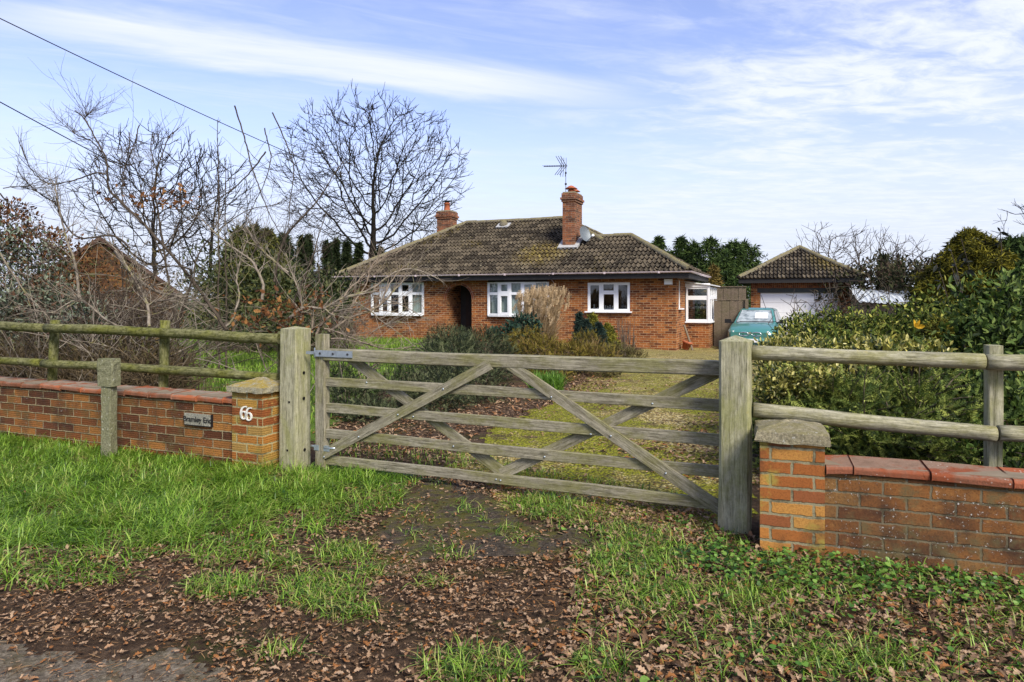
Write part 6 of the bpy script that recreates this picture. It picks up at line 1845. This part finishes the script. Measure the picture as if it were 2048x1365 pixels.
shrub('variegated_bush', 'yellow variegated bush beside the shutting gate post', 'bush', [B(1560, 715, 6.9, .26, .22), B(1610, 720, 6.7, .28, .24), B(1565, 790, 6.2, .26, .24), B(1640, 790, 6.1, .3, .2), B(1700, 770, 6.2, .3, .15), B(1555, 770, 5.6, .2, .16), B(1625, 765, 5.5, .22, .14)], 11000, .042, M['variegated'], stems=14, lump=.4)
shrub('variegated_bush', 'low yellow leaved bush showing just above the right top rail', 'bush', [B(1760, 708, 5.6, .30, .13), B(1840, 712, 5.5, .25, .12), B(1710, 705, 5.8, .2, .12)], 1500, .052, M['variegated'], stems=6, lump=.4)
shrub('evergreen_bush', 'wide leathery evergreen bush with yellow green tips covering the car and garage side', 'bush', [B(1650, 690, 8.2, .45, .40), B(1720, 695, 8.4, .55, .44), B(1800, 700, 8.2, .6, .48), B(1880, 680, 8.0, .55, .52), B(1580, 690, 8.6, .22, .3), B(1760, 740, 7.6, .8, .5), B(1880, 740, 7.4, .6, .6), B(1660, 760, 7.4, .6, .5), B(1600, 655, 8.8, .16, .2)], 32000, .056, M['elaeagnus'], stems=26, lump=.4, shell=.45, rnd=.9)
shrub('laurel_bush', 'glossy green laurel bush at the right edge behind the rail fence', 'bush', [B(2000, 640, 6.0, .42, .42), B(2075, 640, 6.2, .5, .5), B(1960, 720, 5.8, .36, .36), B(2040, 740, 5.6, .5, .5), B(2080, 860, 5.0, .5, .5), B(1960, 860, 5.2, .45, .45), B(1900, 900, 5.0, .4, .35), B(2330, 700, 6.3, .8, .7), B(2600, 720, 6.6, .8, .7)], 19000, .066, M['laurel'], stems=22, lump=.4, shell=.45, rnd=.9)
b = at(1940, 600, 8.8); b.z = 0
conifer('conifer_tree', 'golden olive conifer rising at the right above the hedge', tuple(b), at(1940, 488, 8.8).z, 1.0, 6500, .10, M['gold_conifer'], 131, pw=.62, gap=.28, tpl=CLN, droop=0)
b = at(2035, 600, 10.5); b.z = 0
conifer('conifer_tree', 'dark green conifer behind the laurel at the right edge', tuple(b), at(2040, 500, 10.5).z, .85, 3600, .14, M['conifer_mid'], 132, pw=.45, gap=.3, tpl=CLN, droop=0)
shrub('golden_bush', 'low olive gold conifer bush in the shade under the laurel', 'bush', [B(1900, 690, 7.2, .3, .3), B(1880, 745, 6.8, .3, .25)], 2000, .06, M['gold_conifer'], tpl=CLN, stems=0)
# feathery juniper sprays leaning out behind the right fence
def juniper(name, label, base, blobs, n, nspray, seed):
    rt = root(name, base, label, 'bush'); r2 = random.Random(seed)
    p, nr = blob_points(blobs, n, shell=.6); foliage('foliage', p, nr, .075, M['juniper'], rt, tpl=SP, out=.7, up=.3, rnd=.6)
    S = Segs(); A = []; T = []
    for k in range(nspray):
        bl = blobs[r2.randrange(len(blobs))]; c = Vector(bl[:3]); d = Vector((r2.uniform(-.5, 1.0), r2.uniform(-.9, .1), r2.uniform(.15, .7))).normalized()
        q = c.copy(); L = r2.uniform(.35, .75); pts = [q.copy()]
        for j in range(8):
            d = (d + Vector((r2.gauss(.01, .06), r2.gauss(0, .06), -.05 + r2.gauss(0, .04)))).normalized(); q = q + d*L/8; pts.append(q.copy())
            for w in range(4): A.append(tuple(q + Vector((r2.gauss(0, .012), r2.gauss(0, .012), r2.gauss(0, .01))))); T.append(tuple((d*.8 + Vector((r2.gauss(0, .5), r2.gauss(0, .5), r2.gauss(.05, .35)))).normalized()))
        S.path(pts, .007, .003)
    S.build('stem', M['twig'], rt, 4)
    foliage('sprays', np.array(A), np.array(T), .085, M['juniper'], rt, tpl=SP, out=1.0, up=.05, rnd=.25)
juniper('juniper_bush', 'feathery green juniper with long pale sprays behind the right rails', at(1700, 600, 5.3) - Zv*H, [B(1680, 850, 5.4, .42, .30), B(1760, 840, 5.3, .40, .32), B(1620, 830, 5.9, .35, .28), B(1830, 860, 5.1, .36, .28), B(1720, 900, 5.0, .40, .25), B(1810, 910, 4.8, .35, .22), B(1560, 860, 5.7, .25, .3)], 15000, 170, 3)
shrub('evergreen_bush', 'dark small leaved bush low behind the right pier', 'bush', [B(1560, 800, 6.6, .3, .35), B(1620, 870, 6.0, .5, .35), B(1530, 850, 6.2, .2, .3), B(1940, 920, 4.6, .4, .2), B(2050, 930, 4.4, .4, .2)], 5200, .045, M['laurel'], stems=10)
# hedge far right and thin leafy stems against the sky
shrub('mixed_hedge', 'brown green hedge running behind the corrugated shed', 'hedge', [B(1700, 580, 27, 1.5, .9), B(1770, 570, 26, 1.6, 1.1), B(1840, 575, 25, 1.5, 1.0), B(1900, 560, 24, 1.3, .9), B(1940, 570, 24, 1.5, 1.3), B(1860, 545, 26, .9, .5), B(1780, 540, 27, .6, .6)], 6500, .17, M['hedge_green'], stems=30)
for px, py, Y, lb in ((1768, 520, 30, 'narrow dark conifer tip standing up out of the hedge, its left one'), (1795, 532, 30, 'broader dark conifer tip in the hedge, its right one')):
    b = at(px, 600, Y); b.z = 0; conifer('conifer_tree', lb, tuple(b), at(px, py, Y).z, .45 if px < 1780 else .8, 500, .3, M['conifer'], px, pw=.7)
S = Segs(); bb = at(1700, 600, 12) - Zv*H; t = root('bare_bush', bb, 'tangled leafless bush in front of the garage corner', 'shrub'); r2 = random.Random(77)
for k in range(150):
    p = Vector((bb.x + r2.gauss(-.1, .55), 12 + r2.gauss(0, .4), r2.uniform(.2, 1.2))); d = Vector((r2.gauss(0, .6), r2.gauss(0, .5), r2.gauss(.7, .4))).normalized(); L = r2.uniform(.3, .85); pts = [p]; q = p.copy()
    for j in range(5):
        d = (d + Vector((r2.gauss(0, .25), r2.gauss(0, .25), r2.gauss(0, .2)))).normalized(); q = q + d*L/5; pts.append(q.copy())
        if r2.random() < .8: S.path([q, q + Vector((r2.gauss(0, .12), r2.gauss(0, .12), r2.gauss(.06, .1)))], .0055, .004)
    S.path(pts, .009, .004)
S.build('stems', M['bark'], t, 4)
M['dark_leaf'] = leaf_mat('dark sparse leaf', [(.012, .014, .010), (.03, .035, .02)], .5, .1, .3)
for px, py, pb, Y, nl, lb in ((1922, 478, 640, 8.4, 9, 'tall thin stem with dark leaves left of the golden conifer tip'), (1942, 482, 600, 8.6, 7, 'thin stem with few dark leaves just beside the golden conifer'), (1970, 470, 600, 8.6, 10, 'thin leafy stem rising over the golden conifer tip'), (2000, 462, 620, 8.4, 10, 'thin leafy stem right of the golden conifer tip'), (1900, 498, 640, 8.2, 3, 'leaning bare stem left of the golden conifer'), (1872, 528, 650, 8.0, 7, 'short stem with drooping dark leaves above the hedge'), (1903, 536, 650, 8.0, 8, 'second short stem with drooping dark leaves, next to the leaning one')):
    a = at(px + (30 if px < 1950 else -4), pb, Y); a.z = max(a.z, .3); q = at(px, py, Y); base = Vector((a.x, a.y, 0)); t = root('thin_stem', base, lb, 'plant stem'); S = Segs(); pts = spline([base, a, a.lerp(q, .6) + Vector((.03, 0, 0)), q], 5); S.path(pts, .010, .005); S.build('stem', M['bark'], t, 4)
    f = .45 + .55*rng.random(nl); p = np.array([tuple(a.lerp(q, float(x))) for x in f])
    foliage('leaves', p, norm(rng.normal(size=(nl, 3))*[1, 1, .3]), .12, M['dark_leaf'], t, up=0, droop=.5)
yl = at(1830, 655, 7.2); o = link('yellow_leaf', npmesh('yellow_leaf', *(lambda v: (v[0], v[1]))(instance(*BROAD[0], np.zeros((3, 3)), frames(norm(np.array([[.45, -.2, .9], [-.35, -.3, .9], [.9, -.3, .15]])), np.array([[.3, -1, .1]]*3)), np.full(3, .095))[:2]), leaf_mat('yellow leaf', [(.72, .42, .03), (.80, .5, .05)], .6, .3, .2), None), None, yl); tag(o, 'bright yellow lobed leaf caught in the wide evergreen bush', 'leaf')

# ------------------------------------------------------------------ grass, leaves and ground plants
def proj(p): return 1024 + FP*p[:, 0]/p[:, 1], 600 + FP*H/p[:, 1]
def ground_pts(n, y0, y1, xl=.80, rs=None):
    """random ground points spread evenly over the ground, from the road side to y1"""
    rs = rs or rng
    y = np.sqrt(y0*y0 + (y1*y1-y0*y0)*rs.random(n)); x = (rs.random(n)*2-1)*xl*y
    return np.stack([x, y, gzv(x, y)], 1)
def fnoise(x, y, s, seed=0):
    a = np.sin(x*s*1.0+seed)*np.cos(y*s*1.3+seed*2) + .6*np.sin(x*s*2.3+y*s*1.1+seed*3) + .4*np.sin(y*s*3.7-x*s*2.9+seed*5) + .25*np.sin(x*s*7.1+y*s*6.3)
    return a/2.0
def ell(px, py, cx, cy, rx, ry): return np.clip(1.25 - ((px-cx)/rx)**2 - ((py-cy)/ry)**2, 0, 1)
VERGE = [(-1400, 830), (0, 868), (464, 918), (560, 942), (640, 935), (760, 945), (845, 962), (800, 990), (700, 1010), (620, 1050), (430, 1095), (300, 1125), (140, 1130), (0, 1160), (-1400, 1190)]
THIN = [(-1400, 1080), (300, 1100), (700, 1000), (830, 960), (800, 1010), (650, 1070), (480, 1140), (300, 1165), (120, 1180), (-1400, 1225)]
RIGHT = [(1080, 985), (1440, 1060), (1530, 1105), (1650, 1110), (2060, 1172), (3400, 1330), (3400, 1700), (1180, 1420), (1150, 1290), (1130, 1200), (1210, 1120), (1050, 1035)]
TUFTS = [(450, 1180, 85, 26), (640, 1190, 95, 42), (690, 1112, 65, 24), (560, 1128, 42, 20), (950, 1345, 115, 42), (700, 1228, 65, 20), (820, 1078, 42, 13), (740, 1150, 32, 11), (1090, 1020, 85, 30), (1270, 1120, 120, 55), (1320, 1195, 90, 45), (1240, 1075, 70, 20), (860, 1170, 40, 9), (560, 1310, 50, 12), (1200, 1330, 60, 20), (1700, 1330, 160, 40), (1500, 1200, 120, 30)]
ASPH = [(760, 1000), (860, 962), (960, 985), (1040, 1030), (1160, 1060), (1230, 1085), (1180, 1105), (1000, 1120), (850, 1128), (760, 1075)]
WALLS = lambda p: ((p[:, 0] < -1.7) & (p[:, 1] > 5.60 + (-1.72-p[:, 0])*.4245)) | ((p[:, 0] > 1.30) & (p[:, 1] > 4.16 - (p[:, 0]-1.30)*.354))
front = lambda p: ~WALLS(p) & (p[:, 1] < 5.3 - (p[:, 0]+.5)*.43 + .30)
M['grass'] = leaf_mat('verge grass', [(.020, .050, .004), (.065, .145, .010), (.13, .26, .018), (.21, .36, .03), (.34, .48, .08), (.32, .30, .09)], .42, .3, .35)
M['clover'] = leaf_mat('ground ivy', [(.014, .042, .005), (.045, .12, .014), (.095, .20, .026), (.18, .30, .05)], .45, .2, .3)

def pick(n, y0, y1, dens, xl=1.2):
    n = int(n*xl/.82)
    p = ground_pts(n, y0, y1, xl); px, py = proj(p); d = dens(p, px, py); return p[rng.random(len(p)) < d]
def d_verge(p, px, py):
    a = inpoly(px, py, VERGE)*1.0*(.22+.78*(fnoise(p[:, 0], p[:, 1], 5.0, 1) > -.30))
    d = np.where(inpoly(px, py, THIN), .30*(fnoise(p[:, 0], p[:, 1], 4.0, 2) > -.1), a)
    return np.where(front(p), d, 0)
def d_tuft(p, px, py):
    d = np.zeros(len(p))
    for (a, b, c, e) in TUFTS: d = np.maximum(d, .85*ell(px, py, a, b, c, e))
    r = inpoly(px, py, RIGHT)*(.07 + .20*(fnoise(p[:, 0], p[:, 1], 5.0, 3) > .12))
    d = np.maximum(d, r)
    d = np.where(inpoly(px, py, ASPH), np.maximum(d*.15, .22*(fnoise(p[:, 0], p[:, 1], 6.0, 23) > .38)), d)
    return np.where(front(p), d, 0)
def lean_dirs(n): return rng.normal(-.3, 1.5, n)
p = pick(200000, 3.3, 7.4, d_verge)
cl_ = np.clip(.5 + .55*fnoise(p[:, 0], p[:, 1], 6.0, 11), 0, 1)
o = blades('verge_grass', p, .085 + .075*cl_, .0058, 1.55, M['grass'], None, dirs=lean_dirs(len(p)) + 2.0*fnoise(p[:, 0], p[:, 1], 3.0, 5), attr=np.clip(.62*rng.random(len(p)) + .40*cl_ - .02, 0, .999)); tag(o, 'long green grass on the verge below the left wall', 'grass', kind='stuff')
p = pick(150000, 2.4, 5.6, d_tuft)
o = blades('grass_tufts', p, .08, .0048, 1.4, M['grass'], None); tag(o, 'scattered grass tufts in the leaf litter before the gate', 'grass', kind='stuff')
# lawn and drive side grass behind the gate
M['lawn'] = leaf_mat('lawn grass', [(.08, .15, .014), (.14, .25, .022), (.21, .34, .035), (.29, .40, .07)], .5, .3, .2)
LAWN = [(-200, 690), (340, 672), (690, 668), (880, 676), (900, 700), (840, 740), (720, 790), (640, 870), (560, 880), (-200, 800)]
p = pick(110000, 5.9, 27, lambda p, px, py: np.where(WALLS(p) & (p[:, 1] > 6.3) & inpoly(px, py, LAWN) & ~((p[:, 0] < -3.2) & (p[:, 1] < 8.3)), .55 + .45*(fnoise(p[:, 0], p[:, 1], 1.2, 4) > -.2), 0))
o = blades('lawn', p, .11, .016, .7, M['lawn'], None, var=.5); tag(o, 'bright green lawn between the left fence and the bungalow', 'lawn', kind='stuff')
GATEG = [(820, 905), (1000, 925), (1450, 1010), (1450, 1090), (1100, 1000), (830, 960)]
p = pick(60000, 4.2, 8.0, lambda p, px, py: np.where(~front(p) & ~((p[:, 0] > 1.2) & (p[:, 1] < 4.6)), np.maximum(inpoly(px, py, GATEG)*.5*(fnoise(p[:, 0], p[:, 1], 4.5, 6) > -.15), inpoly(px, py, [(640, 880), (1000, 900), (1000, 930), (640, 920)])*.25), 0))
o = blades('drive_grass', p, .07, .006, .8, M['grass'], None); tag(o, 'short grass growing in the drive just behind the gate', 'grass', kind='stuff')

# leaf litter
size_hi = lambda q: (q[:, 0] > .15 + .3*fnoise(q[:, 0], q[:, 1], 3, 2)) & (q[:, 1] < 4.6) | (q[:, 1] > 5)
def litter(name, label, p, s0, s1, mat, flat=.24):
    n = len(p); ti = rng.choice(8, n, p=[.07]*5 + [.22, .22, .21]); tot_V = []; tot_P = {}; at_ = []; off = 0
    TP = OAK + LOW
    for k in range(8):
        q = p[ti == k]
        if not len(q): continue
        nz_ = norm(np.stack([rng.normal(0, flat, len(q)), rng.normal(0, flat, len(q)), np.ones(len(q))], 1)*np.where(rng.random(len(q)) < .5, 1, -1)[:, None])
        V, P, m = instance(*TP[k], q + np.array([0, 0, .012]), frames(norm(rng.normal(size=(len(q), 3))*[1, 1, .25]), nz_), (s0 + (s1-s0)*rng.random(len(q))**2.2)*np.where(size_hi(q), 1.0, .70))
        V[:, 2] = np.maximum(V[:, 2], gzv(V[:, 0], V[:, 1]) + .009 + .004*rng.random(len(V)))
        tot_V.append(V)
        for f in P: tot_P.setdefault(f.shape[1], []).append(f + off)
        off += len(V); at_.append(np.repeat(rng.random(len(q)), m))
    o = place(name, npmesh(name, np.concatenate(tot_V), [np.concatenate(v) for v in tot_P.values()], mat, np.concatenate(at_)))
    return tag(o, label, 'leaves', kind='stuff')
def d_lit(p, px, py):
    d = np.where(py > 940, .80, .5) * (.45 + .55*(fnoise(p[:, 0], p[:, 1], 3.0, 8) > -.35))
    d = np.where(inpoly(px, py, VERGE) & ~inpoly(px, py, THIN), .16, d)
    d = np.where(inpoly(px, py, RIGHT), .75, d)
    d = np.where(inpoly(px, py, ASPH), .06 + .32*(fnoise(p[:, 0], p[:, 1], 4.0, 21) > .12), d)
    d = np.where((py > 1290) & (px < 420), .22, d)
    return np.where(front(p), d, 0)
p = pick(130000, 2.35, 6.5, d_lit)
p[:, 2] += .012*rng.random(len(p))
litter('leaf_litter', 'brown fallen oak leaves covering the ground before the gate', p, .014, .058, M['dead_leaf'])
BACKL = [(640, 840), (760, 815), (900, 800), (1050, 770), (1200, 745), (1240, 770), (1080, 820), (960, 870), (900, 925), (640, 930)]
BACKR = [(1440, 820), (1330, 870), (1240, 900), (1250, 940), (1440, 970), (1600, 1000), (1600, 820)]
p = pick(90000, 5.0, 15.0, lambda p, px, py: np.where(~front(p), np.maximum(np.maximum(inpoly(px, py, BACKL)*.95, inpoly(px, py, BACKR)*.8), inpoly(px, py, GATEG)*.35 + .05 + .16*(fnoise(p[:, 0], p[:, 1], 1.6, 31) > .25)), 0))
litter('drive_leaves', 'brown fallen leaves lying along both sides of the drive', p, .03, .075, M['dead_leaf'])
# ground ivy and clover under the right wall
IVY = [(1420, 1090), (1530, 1112), (1650, 1118), (2060, 1175), (3000, 1290), (3000, 1370), (2060, 1235), (1900, 1215), (1700, 1195), (1480, 1180), (1320, 1120)]
d_ivy = lambda p, px, py: np.where(front(p), np.maximum(inpoly(px, py, IVY)*.9, inpoly(px, py, RIGHT)*.13*(fnoise(p[:, 0], p[:, 1], 3.5, 9) > .1) + .05*inpoly(px, py, VERGE)*(fnoise(p[:, 0], p[:, 1], 4.0, 15) > .2)), 0)
p = pick(80000, 2.4, 6.4, d_ivy)
p[:, 2] += .015 + .045*rng.random(len(p))
nz_ = norm(np.stack([rng.normal(0, .35, len(p)), rng.normal(0, .35, len(p)) - .15, np.ones(len(p))], 1))
CLO_V = [(0,0,0), (-.12,.30,.05), (.10,.52,.08), (.50,.50,.05), (.85,.30,0), (1,0,-.05), (.85,-.30,0), (.50,-.50,.05), (.10,-.52,.08), (-.12,-.30,.05)]
V_, Q_, k_ = instance(CLO_V, [(0,5,4,3,2,1), (0,9,8,7,6,5)], p, frames(norm(rng.normal(size=(len(p), 3))*[1, 1, .2]), nz_), .010 + .016*rng.random(len(p)))
o = place('ground_ivy', npmesh('ground_ivy', V_, Q_, M['clover'], np.repeat(rng.random(len(p)), k_))); tag(o, 'small round leaved ground ivy and weeds, thickest below the right wall', 'ground ivy', kind='stuff')
# pine needles and twigs on the road edge
n = 2600; p = ground_pts(n*3, 2.4, 4.2); px, py = proj(p); p = p[(py > 1110) & front(p) & ~inpoly(px, py, ASPH)][:n]; n = len(p)
a = rng.random(n)*6.283; L = .02 + .045*rng.random(n); dd = np.stack([np.cos(a)*L, np.sin(a)*L, rng.normal(0, .008, n)], 1); pz = p + [0, 0, .016]
t_ = NT('dry needle'); t_.color(t_.ramp(t_.attr(), [(.1, (.10, .05, .02)), (.5, (.25, .12, .04)), (.9, (.36, .22, .10))])); M['needle'] = t_.m
o = place('pine_needles', segs_mesh('pine_needles', pz, pz + dd, np.full(n, .0009), np.full(n, .0008), 3, M['needle'], rng.random(n))); tag(o, 'dry orange pine needles and bits of twig on the litter', 'needles', kind='stuff')
